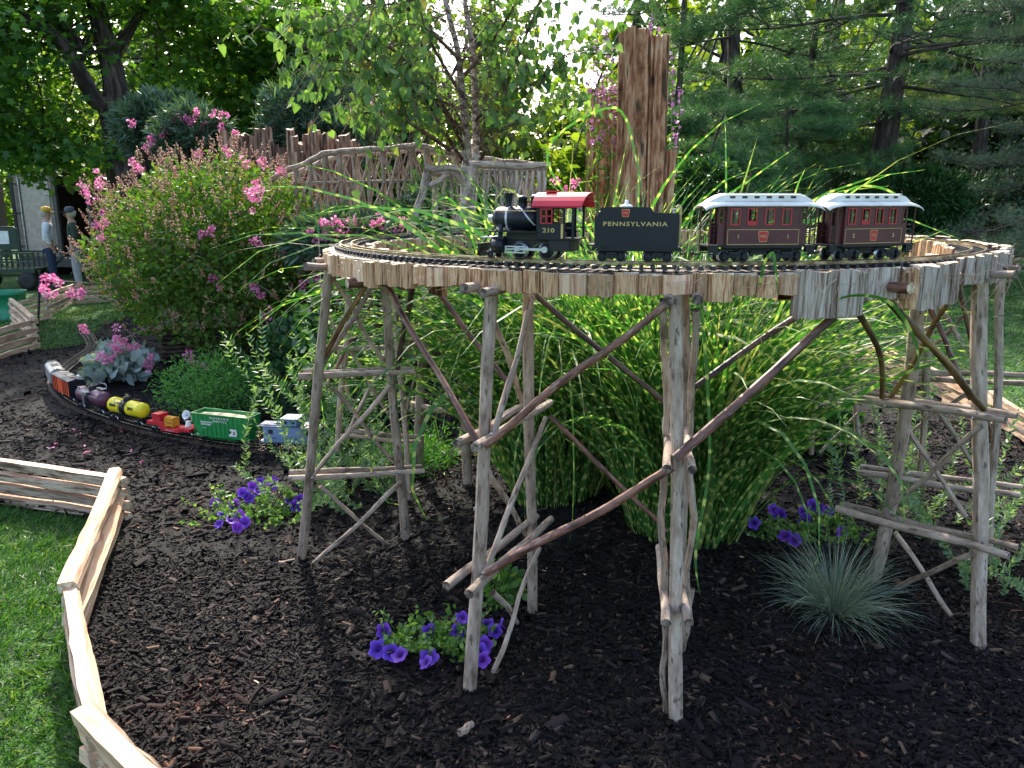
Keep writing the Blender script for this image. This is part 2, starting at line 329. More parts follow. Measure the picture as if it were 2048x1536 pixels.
# chips: colour by island
def chipm():
    m, t, out = _new('bark_chip'); L = t.links.new
    g = N(t, 'ShaderNodeNewGeometry'); tc = N(t, 'ShaderNodeTexCoord')
    c = ramp(t, g.outputs['Random Per Island'], [(0, (.0035, .0028, .0032)), (.45, (.0085, .0066, .007)), (.8, (.018, .013, .0125)), (.9, (.036, .026, .023)), (.96, (.075, .055, .046)), (1, (.13, .08, .05))])
    nz = N(t, 'ShaderNodeTexNoise'); nz.inputs['Scale'].default_value = 160; L(tc.outputs['Object'], nz.inputs['Vector'])
    # reddish faded drifts that lie in the bed
    pn = N(t, 'ShaderNodeTexNoise'); pn.inputs['Scale'].default_value = 1.6; L(tc.outputs['Object'], pn.inputs['Vector'])
    pm = ramp(t, pn.outputs[0], [(.56, (0, 0, 0)), (.72, (1, 1, 1))])
    c = mixc(t, pm, c, mixc(t, 1.0, c, (1.9, 1.25, 1.0), 'MULTIPLY'))
    b = N(t, 'ShaderNodeBsdfPrincipled'); b.inputs['Roughness'].default_value = .85; b.inputs['Specular IOR Level'].default_value = .18; L(c, b.inputs['Base Color'])
    bp = N(t, 'ShaderNodeBump'); bp.inputs['Strength'].default_value = .6; bp.inputs['Distance'].default_value = .002; L(nz.outputs[0], bp.inputs['Height']); L(bp.outputs[0], b.inputs['Normal'])
    L(b.outputs[0], out.inputs[0]); return m
MAT['chip'] = chipm()
MAT['mulch'] = surf('mulch_soil', [(.3, (.003, .0025, .0025)), (.55, (.009, .007, .006)), (.75, (.022, .015, .012))], (45, 45, 45), 'Object', 10, .9, 1, 2.5, dist=.02)
MAT['lawn'] = surf('lawn_ground', [(.3, (.015, .045, .008)), (.5, (.035, .1, .016)), (.7, (.06, .15, .025))], (9, 9, 9), 'Object', 12, .9, 1, 6, dist=.03)
MAT['straw'] = surf('pine_straw', [(.3, (.05, .025, .018)), (.55, (.12, .06, .04)), (.75, (.2, .11, .07))], (6, 6, 6), 'Object', 10, .9, .6, 4)
MAT['asphalt'] = surf('path_asphalt', [(.3, (.08, .08, .085)), (.7, (.13, .13, .14))], (3, 3, 3), 'Object', 8, .9, .3, 10)
# ---------------- ground ----------------
BED = [(-.2, .3), (-.85, 1.45), (-1.10, 1.86), (-1.62, 2.66), (-1.98, 3.74), (-2.75, 4.02), (-4.4, 4.5), (-5.9, 6.2), (-5.25, 8.0), (-4.72, 8.75), (-5.3, 10.2),
       (-5.6, 12.5), (-3, 14), (1, 13), (3.2, 10.8), (3.55, 8.8), (3.70, 6.3), (3.5, 5.2), (3.9, 3.4), (3.6, 1.5), (2, .2)]
def in_poly(X, Y, poly):
    ins = np.zeros(X.shape, bool); n = len(poly)
    for i in range(n):
        x0, y0 = poly[i]; x1, y1 = poly[(i + 1) % n]
        c = ((y0 > Y) != (y1 > Y)) & (X < (x1 - x0) * (Y - y0) / (y1 - y0 + 1e-12) + x0)
        ins ^= c
    return ins
vG = np.vectorize(G)
def nz2(x, y, s, seed=0):
    r = np.random.default_rng(seed); o = np.zeros_like(x)
    for k in range(7):
        a = r.uniform(0, 6.28); f = s * r.uniform(.6, 1.8); p = r.uniform(0, 6.28)
        o += np.sin((x * math.cos(a) + y * math.sin(a)) * f + p)
    return o / 7
def sheet(name, xs, ys, zf, mat, mask=None, label=None):
    X, Y = np.meshgrid(xs, ys); Z = zf(X, Y)
    V = np.stack([X, Y, Z], -1).reshape(-1, 3); nx = len(xs); idx = np.arange(len(V)).reshape(X.shape)
    F = np.stack([idx[:-1, :-1], idx[:-1, 1:], idx[1:, 1:], idx[1:, :-1]], -1).reshape(-1, 4)
    if mask is not None:
        mk = mask(X, Y).reshape(-1); F = F[mk[F].all(1)]
    o = fastmesh(name, V, F, mat, smooth=True); o['kind'] = 'structure'; return o
xs = np.concatenate([-np.geomspace(6, 220, 28)[::-1], np.arange(-5.8, 6, .2), np.geomspace(6, 220, 28)])
ys = np.concatenate([-np.geomspace(1, 60, 10)[::-1], np.arange(-.8, 12, .2), np.geomspace(12, 300, 40)])
sheet('lawn', xs, ys, lambda X, Y: vG(X, Y) + .006 * nz2(X, Y, 3, 3), MAT['lawn'])
def bedz(X, Y): return vG(X, Y) + .03 + .016 * nz2(X, Y, 4, 1) + .010 * nz2(X, Y, 15, 2)
sheet('mulch_bed', np.arange(-6.2, 4.2, .05), np.arange(.2, 14.2, .05), bedz, MAT['mulch'], lambda X, Y: in_poly(X, Y, BED))
sheet('pine_straw_ground', np.arange(3.2, 30, .5), np.arange(21, 30, .5), lambda X, Y: vG(X, Y) + .02, MAT['straw'], lambda X, Y: ((X - 15) / 11) ** 2 + ((Y - 25) / 3.3) ** 2 + .15 * nz2(X, Y, 1.5, 5) < 1)
sheet('path', np.arange(2, 40, .5), np.arange(30, 33, .25), lambda X, Y: vG(X, Y) + .035, MAT['asphalt'], lambda X, Y: np.abs(Y - 31.2 - .02 * X) < .9)
def bed_at(x, y): return float(bedz(np.array([x]), np.array([y]))[0])
# chips
def chips(n, ymin, ymax, size, flatq=False):
    Y = ymin + (ymax - ymin) * rng.random(n * 3) ; X = rng.uniform(-6, 4, n * 3)
    vis = (X > -.72 * Y - .3) & (X < .72 * Y + .3) & in_poly(X, Y, BED)
    X, Y = X[vis][:n], Y[vis][:n]; k = len(X)
    Z = bedz(X, Y) + rng.uniform(-.002, .010, k)
    D = rng.normal(size=(k, 3)); D[:, 2] *= .25; Nn = rng.normal(size=(k, 3)) * .45; Nn[:, 2] += 1
    L_ = size * np.exp(rng.normal(-.05, .5, k)); S = np.stack([L_ * rng.uniform(.16, .42, k), L_, L_ * rng.uniform(.08, .2, k)], -1)
    if flatq:
        return cards(np.stack([X, Y, Z], -1), D, Nn, S, [(-.5, -.5, .3), (.4, -.42, .5), (.5, .5, .5), (-.35, .4, .6)], [(0, 1, 2, 3)])
    tv = [(-.5, -.42, -.5), (.42, -.5, -.5), (.5, .4, -.5), (-.38, .5, -.5), (-.4, -.36, .5), (.32, -.42, .5), (.42, .34, .5), (-.3, .42, .5)]
    return cards(np.stack([X, Y, Z], -1), D, Nn, S, tv, [(4, 5, 6, 7), (1, 2, 6, 5), (3, 0, 4, 7)])
parts = [chips(62000, 1.2, 3.3, .0205), chips(36000, 3.2, 5.6, .025), chips(60000, 5.4, 12, .026, True)]
tag(fastmesh('mulch_chips', parts[0][0], parts[0][1], MAT['chip']), 'dark brown shredded bark mulch chips covering the bed under the trestle', 'mulch', kind='stuff')
tag(fastmesh('mulch_chips', parts[1][0], parts[1][1], MAT['chip']), 'dark bark mulch chips further back round the garden track', 'mulch', kind='stuff')
tag(fastmesh('mulch_chips', parts[2][0], parts[2][1], MAT['chip']), 'distant bark mulch round the flowering shrub', 'mulch', kind='stuff')
# lawn blades
def blades(n, x0, x1, y0, y1, L, wd, lean, simple=0):
    X = rng.uniform(x0, x1, n); Y = rng.uniform(y0, y1, n)
    k = ~in_poly(X, Y, BED) & (np.abs(X) < .74 * Y + .3)
    X, Y = X[k], Y[k]; m = len(X)
    cl = nz2(X, Y, 22, 9); a = nz2(X, Y, 9, 11) * 4
    D = np.stack([np.cos(a) * lean + rng.normal(0, .5, m), np.sin(a) * lean + rng.normal(0, .5, m), np.full(m, .75)], -1)
    LL = L * rng.uniform(.5, 1.2, m) * (1 + .5 * cl)
    S = np.stack([np.full(m, wd), LL, LL], -1)
    tv = [(-1, 0, 0), (1, 0, 0), (.8, .55, .08), (-.8, .55, .08), (0, 1.0, .35), (0, 1.0, .35)]
    if simple: return cards(np.stack([X, Y, vG(X, Y) - .004], -1), D, rng.normal(size=(m, 3)), S, [(-1, 0, 0), (1, 0, 0), (0, 1, .2)], [(0, 1, 2)])
    return cards(np.stack([X, Y, vG(X, Y) - .004], -1), D, rng.normal(size=(m, 3)), S, tv, [(0, 1, 2, 3), (3, 2, 4, 5)])
V, F = blades(70000, -3.6, -.6, 1.0, 4.6, .05, .0026, .9)
tag(fastmesh('grass_blades', V, F, MAT['lawn_blade']), 'short mown green grass outside the split rail fence at lower left', 'grass', kind='stuff')
V, F = blades(80000, 2.4, 12, 4.0, 15, .055, .006, .7, 1)
tag(fastmesh('grass_blades', V, F, MAT['lawn_blade']), 'mown green lawn behind the trestle at right', 'grass', kind='stuff')
V, F = blades(45000, -12, -3, 5.5, 16, .055, .008, .7, 1)
tag(fastmesh('grass_blades', V, F, MAT['lawn_blade']), 'mown lawn by the truck and cart beyond the left fence', 'grass', kind='stuff')
# ---------------- ring trestle ----------------
CX, CY, RC = .5685, 3.51, 1.262       # centre and track radius
ZR = 1.43                              # rail top
ZD = ZR - .022                         # deck top
def on_ring(a, r, z): return Vector((CX + r * math.cos(a), CY + r * math.sin(a), z))
def stick(parent, name, p0, p1, r0, r1=None, m='bark_grey', cut='cut_old', wob=.012, segs=6, n=9, mid=None, off=None, label=None):
    r1 = r0 * .85 if r1 is None else r1
    p0, p1 = Vector(p0), Vector(p1); d = (p1 - p0); L = d.length; u = d.normalized().orthogonal().normalized(); q = d.normalized().cross(u)
    ph1, ph2 = random.random() * 6, random.random() * 6; w1, w2 = random.uniform(.4, 1) * wob, random.uniform(.3, 1) * wob
    pts = []; rad = []
    for i in range(segs + 1):
        t = i / segs; p = p0.lerp(p1, t)
        if mid is not None: p = p + Vector(mid) * (4 * t * (1 - t))
        e = math.sin(math.pi * t)
        p = p + u * (math.sin(t * 4.5 + ph1) * w1 * e) + q * (math.sin(t * 7 + ph2) * w2 * e)
        pts.append(p); rad.append((r0 + (r1 - r0) * t) * random.uniform(.92, 1.08))
    b = MB(); b.tube(pts, rad, n, 0, 1, jit=.12)
    if random.random() < .6:     # a knot
        k = random.randint(1, segs - 1); a = random.random() * 6
        dd = (u * math.cos(a) + q * math.sin(a)); b.tube([pts[k] + dd * rad[k] * .6, pts[k] + dd * rad[k] * 1.25], [rad[k] * .45, rad[k] * .22], 6, 0, 1)
    return b.build(name, [MAT[m], MAT[cut]], parent, off if off is not None else (parent.location if parent else p0), label=label)
base = Vector((CX, CY, G(CX, CY)))
TR = thing('log_trestle', 'round rustic trestle of bark poles and cedar log slices carrying the upper toy train', 'trestle', base)
def st(name, a, b, r, m='bark_grey', r1=None, wob=.010, cut='cut_old', mid=None, segs=6, label=None):
    p0 = at_y(*a); p1 = at_y(*b)
    k_ = .88 if name in ('crossbar', 'beam') else .76; r *= k_; r1 = r1 * k_ if r1 else r1
    o = stick(TR, name, p0, p1, r, r1, m, cut, wob, segs, 10, mid, label=label)
    return o
def hb(px, py, Y0, px1, Y1, r, name='crossbar', dz=0):     # bar at constant height
    p0 = at_y(px, py, Y0); r1 = ray(px1, 700); p1 = Vector((r1.x * Y1 / r1.y, Y1, p0.z + dz))
    stick(TR, name, p0, p1, r * .8, None, 'bark_grey', 'cut_old', .008, 6, 10); return p0, p1
def screw(p, parent=TR):
    b = MB(); b.lathe([(.0, -.004), (.006, -.004), (.006, 0), (.003, .001)], tuple(p), 8, 0, 'y'); b.build('screw', MAT['steel'], parent, base)
MAT['steel'] = surf('steel', [(.3, (.4, .4, .42)), (.7, (.65, .65, .68))], (20, 20, 20), rough=.35, metal=.9, bump=0)
# bent B (left of centre)
st('post', (985, 566, 2.37), (937, 1425, 2.33), .0265, r1=.031)
st('post', (1055, 560, 2.58), (1065, 1262, 2.83), .023, r1=.027)
hb(928, 577, 2.27, 1060, 2.72, .019); hb(965, 586, 2.24, 1110, 2.66, .0185)
hb(913, 888, 2.28, 1062, 2.78, .0175); hb(949, 895, 2.23, 1102, 2.76, .0185)
hb(893, 1172, 2.25, 1075, 2.80, .019); hb(938, 1188, 2.20, 1106, 2.78, .0195)
st('brace', (987, 872, 2.32), (1068, 585, 2.60), .0145); st('brace', (972, 600, 2.42), (1045, 805, 2.80), .0145)
st('brace', (968, 1150, 2.32), (1092, 835, 2.70), .014); st('brace', (968, 930, 2.42), (1052, 1070, 2.82), .014)
st('brace', (958, 1412, 2.35), (1080, 1095, 2.74), .0125, wob=.02); st('brace', (985, 1185, 2.42), (1050, 1262, 2.82), .014)
st('foot_stub', (918, 1466, 2.08), (945, 1448, 2.14), .016)
for q in ((983, 868, 2.30), (967, 1146, 2.29)): screw(at_y(*q))
# bent C (front centre, seen end on)
st('post', (1351, 572, 2.19), (1352, 1468, 2.17), .0262, r1=.0285, wob=.006)
st('post', (1368, 566, 2.46), (1364, 1290, 2.62), .023, r1=.026)
hb(1336, 603, 2.10, 1352, 2.6, .0185); hb(1395, 600, 2.10, 1384, 2.6, .0185)
hb(1334, 938, 2.08, 1338, 2.6, .0165); hb(1384, 940, 2.08, 1376, 2.6, .0165)
hb(1332, 1247, 2.08, 1336, 2.6, .0175); hb(1378, 1246, 2.08, 1374, 2.6, .0165)
st('brace', (1326, 600, 2.17), (1334, 905, 2.40), .0145); st('brace', (1392, 620, 2.2), (1378, 900, 2.45), .0145)
st('brace', (1328, 940, 2.2), (1328, 1195, 2.26), .0155, wob=.02); st('brace', (1376, 930, 2.22), (1380, 1240, 2.3), .015, wob=.02)
st('brace', (1330, 1240, 2.2), (1331, 1434, 2.2), .014); st('brace', (1384, 1180, 2.4), (1366, 1300, 2.5), .013)
# bent A (left)
st('post', (658, 538, 3.03), (601, 1140, 3.30), .0235, r1=.026); st('post', (768, 528, 3.28), (813, 1105, 3.5), .0235, r1=.027)
st('crossbar', (596, 753, 3.14), (829, 744, 3.28), .0150); st('crossbar', (606, 745, 3.24), (828, 738, 3.38), .0140)
st('crossbar', (577, 957, 3.2), (849, 942, 3.38), .0155); st('crossbar', (579, 945, 3.32), (843, 933, 3.5), .0145)
st('crossbar', (611, 533, 2.93), (760, 534, 3.3), .0170); st('crossbar', (628, 522, 3.08), (770, 526, 3.45), .0150)
st('foot_stub', (556, 1127, 3.22), (603, 1123, 3.3), .014); st('foot_stub', (554, 1146, 3.18), (580, 1148, 3.2), .012)
st('brace', (637, 742, 3.15), (762, 545, 3.24), .0155); st('brace', (626, 745, 3.12), (742, 556, 3.06), .0145, 'bark_olive')
st('brace', (664, 556, 3.1), (768, 722, 3.36), .0135); st('brace', (655, 765, 3.24), (796, 932, 3.46), .0130)
st('brace', (786, 762, 3.36), (622, 957, 3.2), .0140); st('brace', (640, 972, 3.26), (797, 1108, 3.48), .0120)
st('brace', (803, 962, 3.4), (618, 1136, 3.22), .0140); st('brace', (826, 556, 3.2), (794, 742, 3.36), .0165, 'bark_dark')
for q in ((641, 751, 3.11), (775, 747, 3.22), (625, 956, 3.17), (798, 945, 3.32)): screw(at_y(*q))
# bent behind A
st('post', (700, 530, 3.95), (676, 900, 4.1), .022); st('post', (786, 530, 3.9), (820, 1040, 4.0), .022)
st('crossbar', (627, 694, 3.95), (822, 697, 4.05), .0150); st('crossbar', (690, 862, 3.95), (848, 874, 4.05), .0140); st('crossbar', (680, 872, 4.05), (842, 884, 4.15), .0130)
st('brace', (690, 880, 4.0), (800, 640, 4.1), .0130); st('brace', (700, 700, 4.0), (810, 880, 4.1), .0130); st('brace', (872, 600, 3.9), (806, 850, 4.1), .0115)
st('brace', (660, 760, 4.0), (745, 600, 4.0), .0125, 'bark_red'); st('brace', (640, 560, 4.0), (700, 800, 4.1), .012)
# bent D (right)
st('post', (1960, 560, 2.64), (1956, 1320, 2.60), .031, r1=.034); st('post', (1838, 566, 2.78), (1737, 1190, 3.08), .031, r1=.034, mid=(.035, 0, 0))
st('crossbar', (1716, 795, 2.95), (2012, 840, 2.52), .0170); st('crossbar', (1736, 787, 3.08), (2034, 832, 2.66), .0150)
st('crossbar', (1674, 1017, 2.98), (2018, 1112, 2.47), .0175); st('crossbar', (1690, 1009, 3.1), (2036, 1095, 2.62), .0150)
st('crossbar', (1800, 560, 2.8), (2030, 549, 2.45), .0165); st('crossbar', (1830, 552, 2.95), (2038, 537, 2.6), .0150)
st('brace', (1798, 830, 3.0), (1932, 1035, 2.72), .0130); st('brace', (1962, 852, 2.57), (1758, 1035, 2.98), .0140)
st('brace', (1790, 1065, 3.02), (1903, 1232, 2.7), .0135); st('brace', (1945, 1108, 2.6), (1768, 1195, 3.05), .0145, mid=(0, 0, .015))
st('brace', (1928, 556, 2.6), (1778, 800, 2.9), .0135, 'bark_olive'); st('brace', (1848, 590, 2.85), (1942, 800, 2.7), .0125, 'bark_red')
for q in ((1770, 812, 2.84), (1945, 836, 2.6), (1762, 1042, 2.84)): screw(at_y(*q))
# bents behind D
st('post', (2002, 520, 3.2), (1978, 1150, 3.25), .024); st('post', (1868, 560, 3.35), (1838, 960, 3.6), .023)
st('crossbar', (1812, 745, 3.5), (2075, 752, 3.3), .0160); st('crossbar', (1816, 756, 3.6), (2085, 768, 3.4), .0150)
st('crossbar', (1720, 933, 3.6), (2045, 975, 3.3), .0150); st('crossbar', (1718, 945, 3.5), (2040, 990, 3.2), .0170)
st('brace', (1860, 590, 3.4), (1960, 740, 3.3), .0150); st('brace', (1960, 600, 3.3), (1820, 740, 3.6), .0140)
st('brace', (1842, 770, 3.6), (1965, 960, 3.3), .0140); st('brace', (1955, 770, 3.35), (1800, 880, 3.6), .013); st('brace', (1915, 560, 3.3), (1990, 900, 3.3), .0125, 'bark_red')
# far bent seen under the deck
st('post', (1648, 560, 4.45), (1622, 908, 4.6), .0220); st('post', (1690, 560, 4.4), (1719, 893, 4.6), .0220)
st('crossbar', (1600, 645, 4.4), (1750, 637, 4.4), .0165); st('crossbar', (1600, 812, 4.5), (1722, 806, 4.5), .0150)
st('brace', (1640, 905, 4.5), (1722, 820, 4.5), .0110); st('brace', (1716, 660, 4.45), (1660, 800, 4.5), .0110); st('brace', (1640, 660, 4.45), (1715, 800, 4.5), .0110)
# bents at the back of the ring, mostly behind the grass
for a in (82, 112, 140):
    pa, pb = on_ring(R(a), 1.34, 1.36), on_ring(R(a), 1.14, 1.36)
    fa, fb = on_ring(R(a), 1.46, 0), on_ring(R(a), 1.06, 0)
    stick(TR, 'post', pa, fa, .024, .028); stick(TR, 'post', pb, fb, .024, .028)
    for z in (1.35, .9, .45):
        k = (1.36 - z) * .09; stick(TR, 'crossbar', on_ring(R(a), 1.42 + k, z), on_ring(R(a), 1.05 - k, z), .016)
    stick(TR, 'brace', on_ring(R(a), 1.4, .9), on_ring(R(a), 1.1, 1.33), .013); stick(TR, 'brace', on_ring(R(a), 1.1, .45), on_ring(R(a), 1.42, .88), .013)
# long braces between bents
LB = [((768, 556, 2.78), (957, 890, 2.27), .0145, 'bark_red'), ((970, 892, 2.24), (1338, 603, 2.13), .0155, 'bark_red'),
      ((972, 1146, 2.24), (1346, 934, 2.12), .0170, 'bark_red'), ((1350, 917, 2.12), (1703, 603, 2.27), .0185, 'bark_red'),
      ((1768, 588, 2.34), (1968, 818, 2.52), .0165, 'bark_olive')]
for a, b, r, m in LB: st('brace', a, b, r, m, wob=.014, r1=r * .9, segs=9)
st('brace', (1700, 600, 2.36), (1764, 795, 2.86), .0135, 'bark_olive', mid=(.03, 0, .015), segs=9)
for a, b, r, m in [((850, 552, 2.9), (1015, 765, 2.72), .0135, 'bark_red'), ((1066, 585, 2.6), (1330, 805, 2.5), .0125, 'bark_dark'),
                   ((1100, 832, 2.74), (1335, 1062, 2.6), .0125, 'bark_red'), ((1650, 596, 2.66), (1388, 775, 2.5), .0150, 'bark_dark')]:
    st('brace', a, b, r, m, segs=8)
st('beam', (694, 566, 2.72), (905, 552, 2.95), .0205, 'bark_red', cut='cut_end', r1=.021); st('beam', (1822, 577, 2.17), (1690, 570, 2.42), .0175, 'bark_red', cut='cut_end', r1=.018)
# deck board (a ring) and log slices round both rims
def ring_strip(mb, r0, r1, z0, z1, n=120, mi=0):
    prof = [(r0, z1), (r1, z1), (r1, z0), (r0, z0)]; vs = []
    for i in range(n):
        a = 2 * math.pi * i / n
        for r, z in prof: vs.append(on_ring(a, r, z))
    fs = []
    for i in range(n):
        j = (i + 1) % n
        for k in range(4): fs.append((i * 4 + k, i * 4 + (k + 1) % 4, j * 4 + (k + 1) % 4, j * 4 + k))
    mb.add(vs, fs, [(p.x * 3, p.y * 3) for p in vs], mi)
b = MB(); ring_strip(b, 1.165, 1.335, ZD - .045, ZD - .006, 140); b.build('deck_board', MAT['bark_dark'], TR, base)
def slice_mesh(i, wd, dp, h, rough):
    """half-round log slice: back flat at y=0, bulges to +y (outwards); top z=0"""
    b = MB(); n = 9; prof = []
    for k in range(n):
        t = math.pi * k / (n - 1); x = -math.cos(t) * wd / 2; y = dp * (.35 + .65 * math.sin(t) ** .6)
        prof.append([x, y])
    pts = [(-wd / 2, 0)] + prof + [(wd / 2, 0)]
    lv = [0, -.3, -.62, -1]; vs = []; uv = []; m = len(pts)
    jit = [[random.uniform(-1, 1) * rough for _ in pts] for _ in lv]
    for a, l in enumerate(lv):
        acc = 0
        for k, (x, y) in enumerate(pts):
            yy = y + (jit[0][k] * .7 + jit[a][k] * .5 if 0 < k < m - 1 else 0)
            zz = l * h + (random.uniform(-1, 1) * rough * .9 if a == 3 or a == 0 else 0)
            vs.append((x * (1 + jit[a][k] * 2), yy, zz))
            uv.append((acc, l * h + i * .31)); acc += .014 + wd / m
    fs = []; mi = []
    for a in range(3):
        for k in range(m - 1): fs.append((a * m + k, (a + 1) * m + k, (a + 1) * m + k + 1, a * m + k + 1))
    b.add(vs, fs, uv, 0)
    tv = vs[:m]; b.add(tv, [tuple(range(m))], [(v[0] * 2, v[1] * 2) for v in tv], 1)
    tb = vs[3 * m:]; b.add(tb, [tuple(range(m))[::-1]], None, 0)
    me = b.build('tmp', [MAT['cedar_side'], MAT['cedar_top']], None)
    d = me.data; bpy.data.objects.remove(me); return d
def ang_px(px, r=1.33):   # ring angle whose front-side point shows at px
    best = None
    for i in range(3600):
        a = R(-180 + i * .1); p = on_ring(a, r, ZD)
        if a > R(-29) or a < R(-170): continue
        t = p.y * cosT + (1.6 - p.z) * sinT
        x = 1024 + 1600 * p.x / t
        if best is None or abs(x - px) < best[0]: best = (abs(x - px), a)
    return best[1]
A_R0, A_R1, A_R2 = ang_px(1585), ang_px(1720), ang_px(1900)
def place_slice(me, a, r, outward, zoff, rz=0, tilt=0):
    o = link(bpy.data.objects.new('log_slice', me)); o.parent = TR
    p = on_ring(a, r, ZD + zoff) - base; o.location = p
    o.rotation_euler = (tilt, 0, a - math.pi / 2 + (0 if outward else math.pi) + rz); return o
lib = [slice_mesh(i, random.uniform(.038, .085), random.uniform(.022, .035), random.uniform(.056, .072), .0035) for i in range(12)]
libm = [d.copy() for d in lib[:5]]
for d in libm: d.materials[0] = MAT['cedar_pink']
big = [slice_mesh(i, random.uniform(.055, .10), random.uniform(.03, .04), random.uniform(.095, .125), .006) for i in range(6)]
for d in big: d.materials[0] = MAT['cedar_grey']
inn = [slice_mesh(i, random.uniform(.05, .09), random.uniform(.03, .045), random.uniform(.08, .12), .006) for i in range(7)]
def width(me): xs = [v.co.x for v in me.vertices]; return max(xs) - min(xs)
for px0, px1, hh, zz, mt in [(1588, 1656, .128, .002, 'cedar_grey'), (1657, 1720, .126, .0, 'cedar_grey'), (1723, 1790, .085, .004, 'cedar_grey'), (1792, 1806, .075, -.008, 'cedar_side'), (1806, 1822, .115, .0, 'cedar_side'), (1822, 1868, .122, .004, 'cedar_grey'), (1868, 1906, .118, .007, 'cedar_grey')]:
    a0, a1 = ang_px(px0), ang_px(px1); me = slice_mesh(px0, (a1 - a0) * 1.365 * 1.0, .040, hh, .0065); me.materials[0] = MAT[mt]; place_slice(me, (a0 + a1) / 2, 1.325, True, zz, random.uniform(-.04, .04), random.uniform(-.02, .04))
a = -math.pi
while a < math.pi - .02:
    right = A_R0 - .0 <= a <= 1.0
    dpx = a
    if right:
        me = random.choice(big[3:]); z = random.uniform(-.004, .012); sc = random.uniform(.65, .95)
        if a > A_R2: z += .018
        if a < A_R2 + .02: a += .03; continue
    else:
        me = random.choice(lib + libm); z = random.uniform(-.012, -.004); sc = 1 + (.25 if a < -2.3 or a > 1.6 else 0) + random.uniform(-.08, .08)
    wd = width(me); da = wd / 1.34
    o = place_slice(me, a + da / 2, 1.325, True, z, random.uniform(-.06, .06), random.uniform(-.03, .05)); o.scale = (1, 1, sc)
    a += da * 1.0
a = -math.pi
while a < math.pi - .02:
    me = random.choice(inn + lib[:3]); wd = width(me); da = wd / 1.17
    front = -2.3 < a < A_R0
    z = random.uniform(-.004, .004) if front else random.uniform(-.002, .012) + (.012 if -.6 < a < 1.2 else 0)
    o = place_slice(me, a + da / 2, 1.185, False, z, random.uniform(-.1, .1), random.uniform(-.03, .05)); o.scale = (1, 1, random.uniform(.8, 1.15) * (.6 if front else 1))
    a += da * 1.02
# torn bark fibres
b = MB()
for i in range(330):
    a = random.uniform(A_R0 - .1, .9) if i % 3 else random.uniform(-math.pi, math.pi); r = 1.37
    p = on_ring(a, r, ZD - random.uniform(0, .11)); q = [p]
    d = Vector((random.gauss(0, 1), random.gauss(0, 1), random.gauss(-.3, 1))).normalized() * .012
    for k in range(4): d = d + Vector((random.gauss(0, .004), random.gauss(0, .004), random.gauss(-.001, .004))); q.append(q[-1] + d)
    b.tube(q, [.0008, .0008, .0007, .0006, .0003], 3)
o = b.build('bark_fibres', MAT['cedar_pink'], TR, base); o['kind'] = 'stuff'
b = MB()   # staples and the small cedar shim by the front post
for i in range(26):
    a = random.uniform(A_R0 - 1.5, A_R0); p = on_ring(a, 1.364, ZD - random.uniform(.015, .045)); t = Vector((-math.sin(a), math.cos(a), random.uniform(-.5, .5))) * .005
    b.tube([p - t, p + t], .0006, 4)
o = b.build('staples', MAT['steel'], TR, base); o['kind'] = 'stuff'
b = MB(); p = at_y(1352, 568, 2.13); b.box(p.x, p.y, p.z, .05, .02, .012); b.build('shim', MAT['cedar_pink'], TR, base)
# ---------------- ring track ----------------
MAT['rail'] = surf('brass_rail', [(.3, (.16, .12, .07)), (.6, (.36, .29, .18)), (.8, (.55, .47, .33))], (25, 25, 25), rough=.4, metal=.75, bump=.05)
MAT['tie'] = surf('sleeper_plastic', [(.3, (.012, .012, .014)), (.7, (.03, .03, .034))], (30, 30, 30), rough=.55, bump=.2, spec=.5, dist=.0005)
TK = thing('toy_railway_track', 'brass railed toy track with black sleepers on the round log trestle', 'toy track', (CX, CY, ZD))
b = MB(); b.box(0, 0, .0045, .0105, .090, .008, taper=.9); b.box(0, .040, .0065, .0125, .012, .011, taper=.8); b.box(0, -.040, .0065, .0125, .012, .011, taper=.8); b.box(.0, .0225, .0095, .012, .012, .003); b.box(0, -.0225, .0095, .012, .012, .003)
t0 = b.build('sleeper', MAT['tie'], TK); NT = 250
for i in range(NT):
    a = 2 * math.pi * i / NT; o = t0 if i == 0 else t0.copy()
    if i: link(o)
    o.location = (RC * math.cos(a), RC * math.sin(a), 0); o.rotation_euler = (0, 0, a + math.pi / 2)
def rail_ring(r):
    b = MB(); n = 200
    for r0, r1, z0, z1 in ((r - .0035, r + .0035, ZR - .0085, ZR - .007), (r - .0009, r + .0009, ZR - .007, ZR - .0025), (r - .0018, r + .0018, ZR - .0025, ZR)):
        ring_strip(b, r0, r1, z0, z1, n)
    return b.build('rail', MAT['rail'], TK, (CX, CY, ZD))
rail_ring(RC - .0225); rail_ring(RC + .0225)
b = MB(); ring_strip(b, RC - .014, RC + .014, ZD + .001, ZD + .0038, 120); b.build('track_web', MAT['tie'], TK, (CX, CY, ZD))
b = MB()
aj = ang_px(1290); 
for da in (-.006, .006, .0):
    p = on_ring(aj + da, RC + .026, ZR - .006); b.box(p.x, p.y, p.z, .016, .006, .006)
b.build('rail_joiner', MAT['rail'], TK, (CX, CY, ZD))
